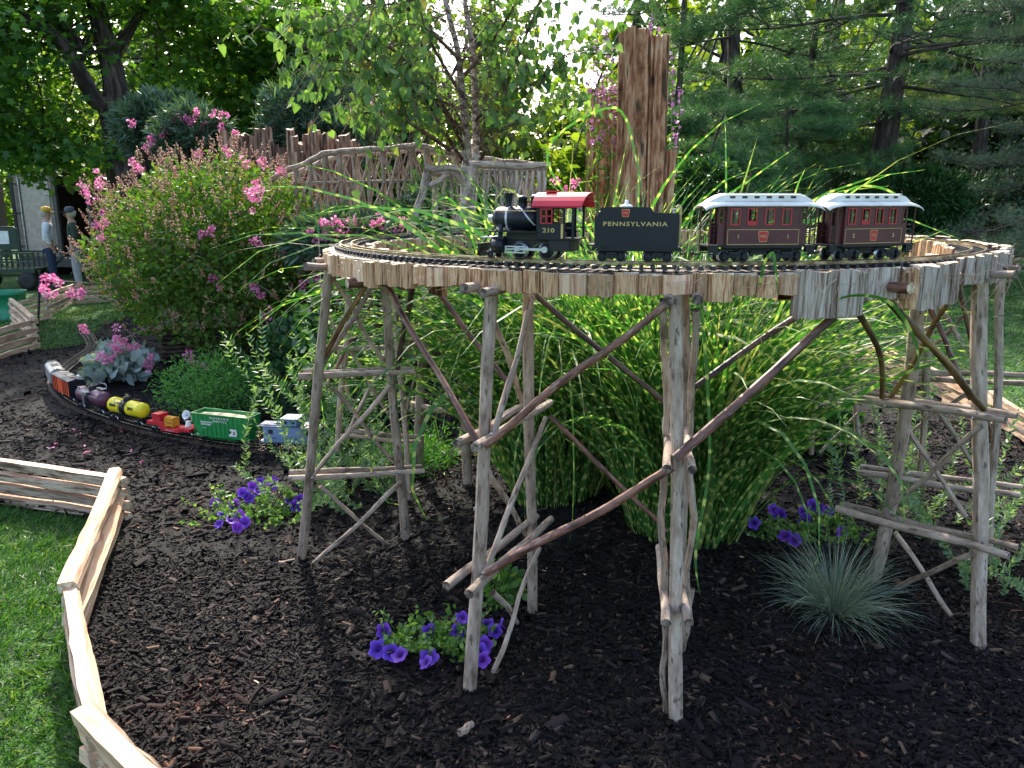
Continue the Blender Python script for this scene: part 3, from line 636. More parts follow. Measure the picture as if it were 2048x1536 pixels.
# ---------------- toy train helpers ----------------
MAT['black'] = flat('black_plastic', (.008, .010, .017), .4, spec=.35)
MAT['blackm'] = flat('black_matt', (.012, .012, .014), .6)
MAT['cherry'] = flat('cherry_roof', (.62, .022, .045), .3, spec=.5)
MAT['redf'] = flat('red_frame', (.5, .02, .03), .4)
MAT['silverm'] = flat('silver_paint', (.55, .57, .6), .3, metal=.4)
MAT['wheel'] = flat('wheel_metal', (.5, .5, .52), .28, metal=.9)
MAT['gold'] = flat('gold_print', (.5, .38, .14), .5)
MAT['maroon'] = flat('maroon_coach', (.085, .016, .022), .38)
MAT['coachroof'] = flat('coach_roof', (.80, .77, .72), .4)
MAT['grn'] = flat('hopper_green', (.01, .23, .055), .4)
MAT['yel'] = flat('tank_yellow', (.85, .72, .02), .35)
MAT['purple'] = flat('tank_purple', (.11, .035, .07), .35)
MAT['redc'] = flat('flat_car_red', (.55, .02, .035), .4)
MAT['orange'] = flat('crane_orange', (.65, .3, .02), .5)
MAT['boxor'] = flat('box_car_orange', (.7, .09, .02), .45)
MAT['cab'] = flat('caboose_blue', (.19, .29, .50), .45)
MAT['cabd'] = flat('caboose_roof_blue', (.09, .14, .25), .45)
MAT['white'] = flat('white_print', (.8, .8, .8), .5)
MAT['grill'] = flat('silver_car', (.33, .33, .34), .4, metal=.3)
MAT['chipload'] = surf('wood_chip_load', [(.3, (.45, .36, .24)), (.7, (.7, .6, .42))], (90, 90, 90), rough=.9, bump=1, dist=.004)
def glassm2():
    m, t, out = _new('window_pane'); a = N(t, 'ShaderNodeBsdfTransparent'); a.inputs[0].default_value = (.9, .93, .93, 1); b = N(t, 'ShaderNodeBsdfGlossy'); b.inputs['Roughness'].default_value = .04
    mx = N(t, 'ShaderNodeMixShader'); mx.inputs[0].default_value = .13; t.links.new(a.outputs[0], mx.inputs[1]); t.links.new(b.outputs[0], mx.inputs[2]); t.links.new(mx.outputs[0], out.inputs[0]); return m
def glassm():
    m, t, out = _new('window_glass'); b = N(t, 'ShaderNodeBsdfPrincipled'); b.inputs['Roughness'].default_value = .03; b.inputs['Transmission Weight'].default_value = .92
    b.inputs['Base Color'].default_value = (.9, .93, .93, 1); b.inputs['IOR'].default_value = 1.15
    t.links.new(b.outputs[0], out.inputs[0]); return m
MAT['glass'] = glassm2()
def text(parent, s, size, loc, rot, mat, name='lettering', sx=1.0, ext=.0004, spacing=1.0, bold=0):
    c = bpy.data.curves.new('txt', 'FONT'); c.body = s; c.size = size; c.align_x = 'CENTER'; c.align_y = 'CENTER'; c.extrude = ext; c.space_character = spacing; c.offset = bold; c.resolution_u = 2
    o = bpy.data.objects.new('txt', c); COL.objects.link(o)
    dg = bpy.context.evaluated_depsgraph_get(); me = bpy.data.meshes.new_from_object(o.evaluated_get(dg)); bpy.data.objects.remove(o)
    me.materials.clear(); me.materials.append(mat); me.name = name
    q = link(bpy.data.objects.new(name, me)); q.parent = parent; q.location = loc; q.rotation_euler = rot; q.scale = (sx, 1, 1); return q
RS = (R(90), 0, 0)          # text facing local -y
RB = (R(90), 0, math.pi)    # text facing local +y
def keystone(parent, x, y, z, s, face=1):
    """red keystone plate with gold rim; face=+1: faces local +y"""
    def ks(k, dy0, dy1, mi, b):
        o = [(-.5, .55), (.5, .55), (.56, .25), (.4, -.5), (-.4, -.5), (-.56, .25)]
        vs = [(x + a * s * k, y + face * dy0, z + c * s * k) for a, c in o] + [(x + a * s * k, y + face * dy1, z + c * s * k) for a, c in o]
        b.add(vs, [(0, 1, 2, 3, 4, 5), (11, 10, 9, 8, 7, 6)] + [(i, (i + 1) % 6, 6 + (i + 1) % 6, 6 + i) for i in range(6)], None, mi)
    b = MB(); ks(1.12, 0, .0006, 1, b); ks(1.0, .0003, .0010, 0, b)
    e = b.build('keystone_emblem', [MAT['redf'], MAT['gold']], parent)
    text(e, 'PRR', s * .42, (x, y + face * .0012, z + s * .02), RB if face > 0 else RS, MAT['gold'])
def wheel(parent, x, y, r, spoke=False, name='wheel'):
    b = MB(); b.lathe([(r * .55, -.004), (r, -.004), (r, .001), (r * 1.08, .001), (r * 1.08, .0028), (r * .5, .0028)] if y < 0 else [(r * .5, -.0028), (r * 1.08, -.0028), (r * 1.08, -.001), (r, -.001), (r, .004), (r * .55, .004)], (0, 0, 0), 24, 0, 'y')
    w_ = b.build(name, MAT['wheel'], parent); w_.location = (x, y, r)
    b = MB(); b.lathe([(0, -.0046), (r * .8, -.0046), (r * .8, .0046), (0, .0046)], (0, 0, 0), 20, 0, 'y'); b.build('wheel_centre', MAT['blackm'], w_)
    if spoke:
        b = MB()
        for k in range(8):
            a = math.pi * k / 8 * 2; b.tube([(0, .0055 * (1 if y > 0 else -1), 0), (math.cos(a) * r * .8, .0055 * (1 if y > 0 else -1), math.sin(a) * r * .8)], .0011, 5)
        b.build('spoke', MAT['black'], w_)
    return w_
def bogie(parent, x, r=.0155, wb=.052):
    b = MB()
    for s in (-1, 1):
        b.box(x, s * .033, r * .95, wb * 1.35, .006, .008); b.box(x, s * .034, r * 1.45, wb * .6, .006, .007)
        for dx in (-wb / 2, wb / 2): b.cyl((x + dx, s * .031, r), (x + dx, s * .041, r), .007, n=12); b.box(x + dx, s * .034, r * 1.0, .012, .009, .017)
        for dx in (-.006, .006): b.cyl((x + dx, s * .035, r * .5), (x + dx, s * .035, r * 1.3), .003, n=8)
    b.box(x, 0, r * 1.4, .016, .07, .01)
    g = b.build('bogie', MAT['black'], parent)
    for dx in (-wb / 2, wb / 2):
        for s in (-1, 1): wheel(g, x + dx, s * .0245, r)
        a = MB(); a.cyl((x + dx, -.026, r), (x + dx, .026, r), .0025, n=8); a.build('axle', MAT['blackm'], g)
    return g
def coupler(parent, x0, x1):
    b = MB(); b.box((x0 + x1) / 2, 0, .021, abs(x1 - x0), .009, .005); b.tube([(x1, 0, .021), (x1 + (x1 - x0) * .15, .007, .024), (x1 + (x1 - x0) * .3, 0, .026), (x1 + (x1 - x0) * .15, -.007, .024), (x1, 0, .021)], .002, 6)
    b.build('coupler', MAT['blackm'], parent)
def ring_pose(px, r=RC):
    a = ang_px(px, r); p = on_ring(a, r, ZR)
    # forward (local +x) = decreasing x at the front = direction of increasing -angle
    return p, a - math.pi / 2
# On the front arc (a ~ -90deg) tangent for +x towards left: heading = a - 90deg (= -180 at front); local +y faces the camera (-Y).
# ---------------- steam locomotive ----------------
p, h = ring_pose(1073)
LO = thing('toy_steam_locomotive', 'black toy steam locomotive with cherry red cab roof and number 210 leading on the trestle', 'toy locomotive', p, h)
def pb(name, mat, fn, bevel=0, parent=None, label=None):
    b = MB(); fn(b); return b.build(name, mat, parent or LO, bevel=bevel, label=label)
boil = pb('boiler', MAT['black'], lambda b: b.lathe([(0, .122), (.016, .1215), (.027, .118), (.0305, .113), (.0315, .108), (.0315, .085), (.0325, .084), (.0325, -.02)], (0, 0, .108), 28, 0, 'x'))
pb('smokebox_door', MAT['black'], lambda b: b.lathe([(.024, .119), (.022, .1235), (.01, .1265), (0, .127)], (0, 0, .108), 24, 0, 'x'), parent=boil)
pb('headlight', [MAT['silverm'], MAT['white']], lambda b: (b.cyl((.122, 0, .108), (.142, 0, .108), .009, .0095, 14, 0, 1)), parent=boil)
for x in (.078, ): pb('boiler_band', MAT['silverm'], lambda b: b.lathe([(.0318, x - .003), (.0334, x - .003), (.0334, x + .003), (.0318, x + .003)], (0, 0, .108), 28, 0, 'x'), parent=boil)
def slband(b):
    n = 14; vs = []; 
    for i in range(n + 1):
        t = i / n; a = R(90 - 120 * t); x = .058 - .065 * t
        for dx in (-.0028, .0028): vs.append((x + dx, math.cos(a) * .0342, .108 + math.sin(a) * .0342))
    b.add(vs, [(2 * i, 2 * i + 1, 2 * i + 3, 2 * i + 2) for i in range(n)])
sb = pb('diagonal_band', MAT['silverm'], slband, parent=boil)
sol = sb.modifiers.new('s', 'SOLIDIFY'); sol.thickness = .001
pb('smokestack', MAT['black'], lambda b: b.lathe([(.0125, .133), (.0095, .142), (.0085, .146), (.0115, .172), (.0128, .174), (.0128, .1765), (.0105, .1765), (.008, .15), (0, .15)], (.083, 0, 0), 20))
pb('sand_dome', MAT['black'], lambda b: b.lathe([(.0155, .134), (.0125, .139), (.0118, .160), (.0135, .161), (.0135, .164), (.008, .169), (0, .170)], (.041, 0, 0), 20))
pb('steam_dome', MAT['black'], lambda b: b.lathe([(.0185, .134), (.0155, .14), (.0148, .162), (.017, .163), (.017, .166), (.010, .172), (0, .173)], (.002, 0, 0), 20))
for s in (-1, 1):
    pb('handrail', MAT['gold'], lambda b: b.tube([(.11, s * .0335, .129), (-.012, s * .0335, .129)], .0012, 6))
    pb('running_board', MAT['black'], lambda b: b.box(.05, s * .041, .0745, .142, .022, .0035))
    pb('cylinder', MAT['black'], lambda b: (b.cyl((.078, s * .041, .036), (.112, s * .041, .036), .0185, n=20), b.box(.095, s * .035, .05, .033, .022, .02)), .001)
    pb('steam_pipe', MAT['black'], lambda b: b.cyl((.095, s * .034, .05), (.095, s * .022, .095), .0065, n=12))
    pb('crosshead_guide', MAT['silverm'], lambda b: [b.box(.045, s * .043, z, .058, .005, .0035) for z in (.019, .028, .035)] + [b.box(x, s * .043, .027, .004, .006, .02) for x in (.018, .045, .073)])
    pb('connecting_rod', MAT['silverm'], lambda b: (b.box(.0, s * .0465, .0285, .075, .004, .0065), b.cyl((-.041, s * .043, .0285), (-.041, s * .05, .0285), .0085, n=16), b.cyl((.036, s * .043, .0285), (.036, s * .05, .0285), .006, n=14)))
    for x in (.038, -.042): wheel(LO, x, s * .027, .0255 if x < 0 else .0235, True, 'driving_wheel')
    wheel(LO, .125, s * .026, .012, False, 'pilot_wheel')
pb('chassis', MAT['blackm'], lambda b: (b.box(.02, 0, .04, .2, .036, .035), b.box(-.08, 0, .042, .06, .078, .036), b.box(.0, 0, .062, .16, .05, .02)), .002)
pb('pilot', MAT['black'], lambda b: (b.box(.153, 0, .036, .008, .09, .012), [b.add([(.157, y, .03), (.157, y + .004, .03), (.172, y * .5 + .004, .006), (.172, y * .5, .006), (.151, y, .03), (.151, y + .004, .03), (.166, y * .5 + .004, .006), (.166, y * .5, .006)], [(0, 1, 2, 3), (7, 6, 5, 4), (0, 4, 5, 1), (1, 5, 6, 2), (2, 6, 7, 3), (3, 7, 4, 0)]) for y in np.linspace(-.042, .038, 9)], b.box(.145, 0, .014, .02, .07, .007)))
pb('pilot_brace', MAT['black'], lambda b: [b.tube([(.112, s * .014, .095), (.15, s * .02, .043)], .0022, 6) for s in (-1, 1)])
pb('front_platform', MAT['silverm'], lambda b: b.box(.135, 0, .0575, .036, .07, .003), .0006)
pb('bell', MAT['gold'], lambda b: b.lathe([(0, .148), (.003, .148), (.004, .143), (.007, .137), (0, .137)], (.062, 0, 0), 14))
def panel(b, x0, x1, z0, z1, y, th, holes):
    """wall in the xz plane with rectangular openings; holes (hx0,hx1,hz0,hz1)"""
    xs_ = sorted({x0, x1, *[h_[0] for h_ in holes], *[h_[1] for h_ in holes]}); zs = sorted({z0, z1, *[h_[2] for h_ in holes], *[h_[3] for h_ in holes]})
    for i in range(len(xs_) - 1):
        for k in range(len(zs) - 1):
            mx, mz = (xs_[i] + xs_[i + 1]) / 2, (zs[k] + zs[k + 1]) / 2
            if any(h_[0] < mx < h_[1] and h_[2] < mz < h_[3] for h_ in holes): continue
            b.box(mx, y, mz, xs_[i + 1] - xs_[i], th, zs[k + 1] - zs[k])
for s in (-1, 1):
    sd_ = pb('cab_side', MAT['black'], lambda b: panel(b, -.098, -.018, .056, .142, s * .046, .003, [(-.062, -.030, .098, .135), (-.092, -.064, .098, .135)]))
    pb('window_frame', MAT['redf'], lambda b: [b.box(-.046, s * .0485, z, .034, .002, .003) for z in (.098, .1165, .1345)] + [b.box(x, s * .0485, .116, .003, .002, .039) for x in (-.0615, -.046, -.0305)], parent=sd_)
    text(sd_, '210', .0165, (-.052, s * .0478, .079), RB if s > 0 else RS, MAT['gold'], 'number', sx=1.4, bold=.0004)
    pb('grab_rail', MAT['gold'], lambda b: b.box(-.0905, s * .049, .078, .006, .002, .038), parent=sd_)
    pb('cab_post', MAT['black'], lambda b: b.box(-.119, s * .044, .1, .006, .004, .085))
    pb('rear_steps', MAT['black'], lambda b: (b.box(-.113, s * .042, .058, .026, .012, .004), b.box(-.113, s * .042, .086, .026, .003, .003)))
pb('cab_front', MAT['black'], lambda b: b.box(-.020, 0, .1, .003, .089, .085))
pb('cab_floor', MAT['black'], lambda b: b.box(-.07, 0, .057, .11, .089, .004))
def croof(b):
    n = 10; vs = []
    for x, ex in ((-.006, 0), (-.145, .0)):
        for zz in (0, -.003):
            for i in range(n + 1):
                t = -1 + 2 * i / n; vs.append((x - (.012 * (1 - abs(t)) if x < -.1 else 0), t * .056, .178 - .036 * abs(t) ** 2.2 + zz))
    m = n + 1; fs = []
    for i in range(n):
        fs += [(i, i + 1, 2 * m + i + 1, 2 * m + i), (m + i + 1, m + i, 3 * m + i, 3 * m + i + 1), (i, m + i, m + i + 1, i + 1), (2 * m + i, 2 * m + i + 1, 3 * m + i + 1, 3 * m + i)]
    b.add(vs, fs, None, 0, False); b.box(-.045, 0, .180, .03, .035, .004)
rf = pb('cab_roof', MAT['cherry'], croof)
pb('engine_fireman', MAT['bark_olive'], lambda b: (b.lathe([(.006, .06), (.008, .09), (.006, .11), (.003, .112)], (-.078, .018, 0), 10), b.lathe([(0, .112), (.005, .115), (.0055, .121), (0, .127)], (-.078, .018, 0), 10)), label='small figure standing in the cab')
coupler(LO, .16, .172); LO.scale = (1.06, 1.06, 1.06)
# ---------------- tender ----------------
p, h = ring_pose(1270)
TE = thing('toy_tender', 'black toy coal tender lettered PENNSYLVANIA coupled behind the steam locomotive', 'toy tender', p, h)
def tbody(b):
    o = [(-.114, .040), (.114, .040), (.114, .126), (.104, .127), (.100, .1335), (.098, .146), (.090, .148), (-.03, .148), (-.038, .146), (-.042, .137), (-.052, .133), (-.114, .131)]
    n = len(o)
    for s in (-1, 1):
        y0, y1 = s * .045, s * .042
        b.add([(x, y0, z) for x, z in o] + [(x, y1, z) for x, z in o], [tuple(range(n)) if s < 0 else tuple(range(n))[::-1], tuple(range(n, 2 * n)) if s > 0 else tuple(range(n, 2 * n))[::-1]] + [(i, (i + 1) % n, n + (i + 1) % n, n + i) for i in range(n)])
    for x in (-.1125, .1125): b.box(x, 0, .083, .003, .084, .086)
    b.box(0, 0, .12, .222, .084, .004)
pb('tank_body', MAT['black'], tbody, parent=TE)
pb('tender_frame', MAT['black'], lambda b: (b.box(0, 0, .035, .242, .088, .010), b.box(-.118, 0, .035, .012, .092, .008), b.box(.122, 0, .045, .016, .07, .004)), .001, parent=TE)
pb('coal_load', MAT['blackm'], lambda b: [b.box(random.uniform(.0, .1), random.uniform(-.034, .034), .124 + random.uniform(0, .012), .012, .012, .011, 0, Matrix.Rotation(random.random() * 3, 3, 'Z') @ Matrix.Rotation(random.random(), 3, 'X')) for _ in range(70)], parent=TE)
pb('water_hatch', MAT['coachroof'], lambda b: (b.lathe([(.018, .148), (.018, .151), (.011, .155), (.005, .157), (.0045, .167), (0, .168)], (.03, 0, 0), 16)), parent=TE)
pb('rear_lamp', MAT['silverm'], lambda b: (b.box(-.1, .015, .143, .018, .03, .003), b.box(-.1, .015, .138, .005, .01, .012), b.box(-.112, .02, .15, .008, .012, .008)), parent=TE)
for y in (.038, -.038): pb('grab_rail', MAT['gold'], lambda b: b.tube([(-.118, y, .05), (-.118, y, .148), (-.112, y, .154), (-.105, y, .148)], .0022, 6), parent=TE)
for f in (1, -1):
    text(TE, 'PENNSYLVANIA', .0160, (.004, f * .0455, .103), RB if f > 0 else RS, MAT['gold'], sx=1.35, spacing=1.18, bold=.0003); keystone(TE, .030, f * .0452, .132, .018, f)
bogie(TE, .066); bogie(TE, -.060); coupler(TE, .12, .133); coupler(TE, -.12, -.133)
# ---------------- coaches ----------------
def coach(px, num, label):
    p, h = ring_pose(px)
    c = thing('toy_passenger_coach', label, 'toy coach', p, h, 'maroon coaches in the upper train')
    P = lambda name, mat, fn, bevel=0, parent=None: pb(name, mat, fn, bevel, parent or c)
    wins = [-.086, -.036, .014, .064]
    x0, x1 = -.107, .109
    hol = [(x - .013, x + .013, .098, .137) for x in [-w_ for w_ in wins]]
    for s in (-1, 1):
        sd_ = P('side_wall', MAT['maroon'], lambda b: (panel(b, x0, x1, .044, .146, s * .044, .003, hol), [b.box(x, s * .0458, .12, .003, .0012, .05) for x in (-.061, -.011, .039, .089, -.104)]))
        for k, hx in enumerate(hol):
            mx = (hx[0] + hx[1]) / 2; op = (k == 1)
            P('window_frame', MAT['redf'], lambda b: ([b.box(x, s * .0462, .1175, .003, .002, .042) for x in (hx[0], hx[1])] + [b.box(mx, s * .0462, z, .029, .002, .003) for z in (.0975, .1375)] + ([b.box(mx, s * .0455, .1025, .026, .002, .009)] if op else [])), parent=sd_)
            if not op: P('pane', MAT['glass'], lambda b: b.box(mx, s * .0435, .1175, .026, .0008, .039), parent=sd_)
        P('gold_line', MAT['gold'], lambda b: ([b.box(.001, s * .0458, z, .208, .001, .0013) for z in (.0475, .085)] + [b.box(x, s * .0458, .066, .0013, .001, .0375) for x in (-.103, .105)]), parent=sd_)
        keystone(sd_, .001, s * .0458, .067, .024, s)
        for x in (-.072, .074): text(sd_, num, .014, (x, s * .0462, .067), RB if s > 0 else RS, MAT['gold'], 'number', bold=.0005)
        text(sd_, 'PENNSYLVANIA', .0075, (0, s * .0462, .1425), RB if s > 0 else RS, MAT['gold'], sx=1.2, spacing=1.9)
    for e in (-1, 1):
        xe = x0 if e < 0 else x1
        ew = P('end_wall', MAT['maroon'], lambda b: ([b.box(xe, s * .032, .095, .003, .022, .1) for s in (-1, 1)] + [b.box(xe, 0, .138, .003, .045, .012)]))
        P('door', MAT['maroon'], lambda b: ([b.box(xe, s * .0155, .095, .0025, .012, .09) for s in (-1, 1)] + [b.box(xe, 0, .07, .0025, .02, .045), b.box(xe, 0, .132, .0025, .02, .008)]), parent=ew)
        # vestibule: recessed narrow side panels and corner posts
        for s in (-1, 1):
            P('vestibule_side', MAT['maroon'], lambda b: (panel(b, *sorted((xe, xe + e * .022)), .044, .146, s * .036, .0025, [(*sorted((xe + e * .006, xe + e * .017)), .1, .137)])))
            P('platform_railing', MAT['blackm'], lambda b: ([b.tube([(xe + e * .022, s * .040, z), (xe + e * .046, s * .040, z), (xe + e * .046, s * .008, z)], .0011, 5) for z in (.068, .082, .094)] + [b.tube([(xe + e * dx, s * y, .046), (xe + e * dx, s * y, .094)], .0011, 5) for dx, y in ((.046, .04), (.034, .04), (.046, .008))]))
            P('roof_post', MAT['maroon'], lambda b: b.box(xe + e * .046, s * .04, .092, .003, .003, .1))
            P('step', MAT['black'], lambda b: (b.box(xe + e * .034, s * .038, .034, .026, .014, .016), b.box(xe + e * .034, s * .04, .022, .024, .012, .003)))
        P('platform', MAT['black'], lambda b: b.box(xe + e * .026, 0, .043, .05, .09, .004))
        P('brake_wheel', MAT['blackm'], lambda b: b.lathe([(.007, 0), (.0085, 0), (.0085, .0015), (.007, .0015)], (xe + e * .047, .02, .104), 12))
    P('floor', MAT['black'], lambda b: (b.box(0, 0, .041, .218, .086, .006), b.box(0, 0, .034, .2, .03, .008), b.box(0, 0, .026, .05, .04, .014)))
    P('truss_rod', MAT['blackm'], lambda b: [b.tube([(-.1, s * .03, .037), (-.03, s * .03, .03), (.03, s * .03, .03), (.1, s * .03, .037)], .001, 5) for s in (-1, 1)])
    def roof(b):
        # lower roof with drooping ends, then clerestory
        n = 8; xs_ = [-.172, -.165, -.150, -.125, -.11, .112, .127, .152, .167, .174]; dz = [-.012, -.007, -.003, 0, 0, 0, 0, -.003, -.007, -.012]
        vs = []; m = n + 1
        for x, d in zip(xs_, dz):
            for i in range(n + 1):
                t = -1 + 2 * i / n; vs.append((x, t * .0535, .1585 - .012 * abs(t) ** 2.5 + d))
        for x, d in zip(xs_, dz):
            for i in range(n + 1):
                t = -1 + 2 * i / n; vs.append((x, t * .0535, .1555 - .012 * abs(t) ** 2.5 + d))
        q = len(xs_) * m; fs = []
        for a_ in range(len(xs_) - 1):
            for i in range(n): k = a_ * m + i; fs += [(k, k + 1, k + m + 1, k + m), (q + k + 1, q + k, q + k + m, q + k + m + 1)]
            fs += [(a_ * m, a_ * m + m, q + a_ * m + m, q + a_ * m), (a_ * m + n, q + a_ * m + n, q + a_ * m + m + n, a_ * m + m + n)]
        for a_ in (0, len(xs_) - 1):
            for i in range(n): k = a_ * m + i; fs.append((k, k + 1, q + k + 1, q + k))
        b.add(vs, fs, None, 0, True)
    rf = P('roof', MAT['coachroof'], roof)
    def clere(b):
        n = 6; st_ = [(-.168, .148, .150), (-.150, .151, .162), (-.128, .155, .172), (-.105, .157, .1765), (.107, .157, .1765), (.13, .155, .172), (.152, .151, .162), (.170, .148, .150)]
        vs = []; m = n + 3
        for x, zb, zt in st_:
            wd = .027 * min(1, .55 + (zt - .15) * 17)
            vs.append((x, -wd, zb))
            for i in range(n + 1):
                t = -1 + 2 * i / n; vs.append((x, t * wd * 1.0, zt - .0035 * t * t))
            vs.append((x, wd, zb))
        fs = []
        for a_ in range(len(st_) - 1):
            for i in range(m - 1): k = a_ * m + i; fs.append((k, k + 1, k + m + 1, k + m))
        b.add(vs, fs, None, 0, False)
        for s in (-1, 1): b.box(.001, s * .0285, .1752, .22, .004, .002)
    cl = P('clerestory', MAT['coachroof'], clere, parent=rf)
    for k in range(6):
        x = -.088 + k * .0355
        for s in (-1, 1): P('clerestory_vent', MAT['blackm'], lambda b: b.box(x, s * .0272, .1665, .015, .0014, .0055), parent=rf)
    g_ = [bogie(c, .078, .0165, .058), bogie(c, -.078, .0165, .058)]; coupler(c, .165, .185); coupler(c, -.165, -.185)
    c.scale = (.955, 1.03, 1.05)
    for g in g_:
        for w_ in g.children:
            if w_.name.startswith('wheel'): w_.scale = (1.05 / .955, 1, 1)
    return c
coach(1509, '1', 'maroon toy coach numbered 1 with pale clerestory roof, directly behind the black tender')
coach(1716, '2', 'maroon toy coach numbered 2 with pale clerestory roof, last in the upper train')
# ---------------- ground track and freight train ----------------
GT = [(-5.2, 9.6), (-4.75, 8.9), (-4.35, 8.15), (-4.05, 7.3), (-3.82, 6.55), (-3.45, 6.0), (-2.95, 5.55), (-2.3, 5.15), (-1.6, 4.88), (-.9, 4.80), (-.2, 4.80), (.6, 4.86), (1.5, 5.1), (2.4, 5.6)]
def catmull(P, per=24):
    out = []
    for i in range(len(P) - 1):
        p0, p1, p2, p3 = [np.array(P[min(max(k, 0), len(P) - 1)], float) for k in (i - 1, i, i + 1, i + 2)]
        for k in range(per):
            t = k / per; out.append(.5 * ((2 * p1) + (-p0 + p2) * t + (2 * p0 - 5 * p1 + 4 * p2 - p3) * t * t + (-p0 + 3 * p1 - 3 * p2 + p3) * t ** 3))
    out.append(np.array(P[-1], float)); return np.array(out)
C = catmull(GT); S_ = np.concatenate([[0], np.cumsum(np.linalg.norm(np.diff(C, axis=0), axis=1))])
def gt(s):
    x = np.interp(s, S_, C[:, 0]); y = np.interp(s, S_, C[:, 1]); x2 = np.interp(s + .02, S_, C[:, 0]); y2 = np.interp(s + .02, S_, C[:, 1])
    return x, y, math.atan2(y2 - y, x2 - x)
zg = lambda x, y: G(x, y) + .055
gbase = Vector((-1.6, 4.88, zg(-1.6, 4.88)))
GTK = thing('garden_railway_track', 'long curving ground level toy track lying on the dark mulch', 'toy track', gbase)
b = MB(); bb = MB(); L_ = S_[-1]; s = 0
while s < L_ - .02:
    x, y, h = gt(s); bb.box(x, y, zg(x, y) + .003, .011, .09, .008, 0, Matrix.Rotation(h, 3, 'Z')); s += .034
o = bb.build('sleepers', MAT['tie'], GTK, gbase); o['kind'] = 'stuff'
for sgn in (-1, 1):
    b = MB(); pts = []
    for k in range(400):
        x, y, h = gt(L_ * k / 400); pts.append((x - math.sin(h) * .0225 * sgn, y + math.cos(h) * .0225 * sgn, zg(x, y) + .0095))
    b.tube(pts, .0023, 4); b.build('rail', MAT['rail'], GTK, gbase)
# thin board bed under the track
vs = []; fs = []
for k in range(200):
    x, y, h = gt(L_ * k / 200)
    for sg, dz in ((-1, -.012), (-1, 0), (1, 0), (1, -.012)): vs.append((x - math.sin(h) * .062 * sg, y + math.cos(h) * .062 * sg, zg(x, y) - .0015 + dz * 4))
for k in range(199):
    for j in range(3): fs.append((k * 4 + j, k * 4 + j + 1, k * 4 + 5 + j, k * 4 + 4 + j))
b = MB(); b.add(vs, fs, [(v[0] * 3, v[1] * 3) for v in vs]); b.build('track_board', MAT['bark_dark'], GTK, gbase)
def gcar(name, s, label):
    x, y, h = gt(s); c = thing(name, label, 'toy rail car', (x, y, zg(x, y) + .012), h + math.pi)    # +x = ahead of the train (towards silver car)
    bogie(c, .14, .0155, .055); bogie(c, -.14, .0155, .055); coupler(c, .19, .215); coupler(c, -.19, -.215); return c
def s_at(px, py):
    p_ = gnd(px, py); d = (C[:, 0] - p_.x) ** 2 + (C[:, 1] - p_.y) ** 2; return S_[int(d.argmin())]
s0 = s_at(452, 905)
PITCH = .485
# green woodchip hopper
c = gcar('toy_hopper_car', s0, 'green toy open hopper filled with pale wood chips, lettered woodchip service')
P = lambda name, mat, fn, bevel=0, parent=None: pb(name, mat, fn, bevel, parent or c)
def hop(b):
    th = .003
    for s in (-1, 1):
        o = [(-.215, .19), (.215, .19), (.215, .135), (.165, .045), (-.165, .045), (-.215, .135)]
        y0, y1 = s * .062, s * .059; n = 6
        b.add([(x, y0, z) for x, z in o] + [(x, y1, z) for x, z in o], [tuple(range(n)), tuple(range(n, 2 * n))[::-1]] + [(i, (i + 1) % n, n + (i + 1) % n, n + i) for i in range(n)])
        b.box(0, s * .064, .188, .436, .008, .008); b.box(0, s * .063, .046, .4, .006, .008)
        for x in np.linspace(-.2, .2, 13): b.box(x, s * .0635, .115 if abs(x) < .165 else .155, .0035, .004, .14 if abs(x) < .165 else .07)
    for s in (-1, 1):
        b.box(s * .2135, 0, .163, .003, .12, .055); b.box(s * .2165, 0, .188, .006, .128, .008)
        b.add([(s * .215, -.06, .135), (s * .215, .06, .135), (s * .165, .06, .045), (s * .165, -.06, .045)], [(0, 1, 2, 3)])
    b.box(0, 0, .046, .33, .118, .004)
P('hopper_body', MAT['grn'], hop)
for e in (-1, 1): P('end_frame', MAT['grn'], lambda b: [(b.box(e * .205, s * .055, .085, .005, .005, .09), b.box(e * .19, s * .03, .043, .05, .06, .006), b.box(e * .208, s * .03, .07, .003, .06, .003), b.box(e * .208, s * .03, .09, .003, .06, .003)) for s in (-1, 1)])
P('discharge_chute', MAT['grn'], lambda b: [b.box(x, 0, .034, .05, .09, .026, 0, None, 1.5) for x in (-.075, 0, .075)])
def load(b):
    n, m = 20, 6; vs = []
    for i in range(n + 1):
        for k in range(m + 1): vs.append((-.2115 + .423 * i / n, -.058 + .116 * k / m, .168 + .018 * math.sin(math.pi * i / n) * math.sin(math.pi * k / m) + random.uniform(0, .002)))
    b.add(vs, [(i * (m + 1) + k, (i + 1) * (m + 1) + k, (i + 1) * (m + 1) + k + 1, i * (m + 1) + k + 1) for i in range(n) for k in range(m)], None, 0, True)
P('woodchip_load', MAT['chipload'], load)
text(c, 'WOODCHIP', .017, (0, .0662, .168), RB, MAT['white'], spacing=1.8, bold=.0006); text(c, 'SERVICE', .017, (0, .0662, .148), RB, MAT['white'], spacing=1.8, bold=.0006)
text(c, 'BURLINGTON', .013, (.1, .0662, .138), RB, MAT['white'], spacing=1.1, bold=.0005); text(c, 'NORTHERN', .013, (.105, .0662, .123), RB, MAT['white'], spacing=1.1, bold=.0005)
text(c, 'BN 5210', .008, (.12, .0662, .100), RB, MAT['white']); 
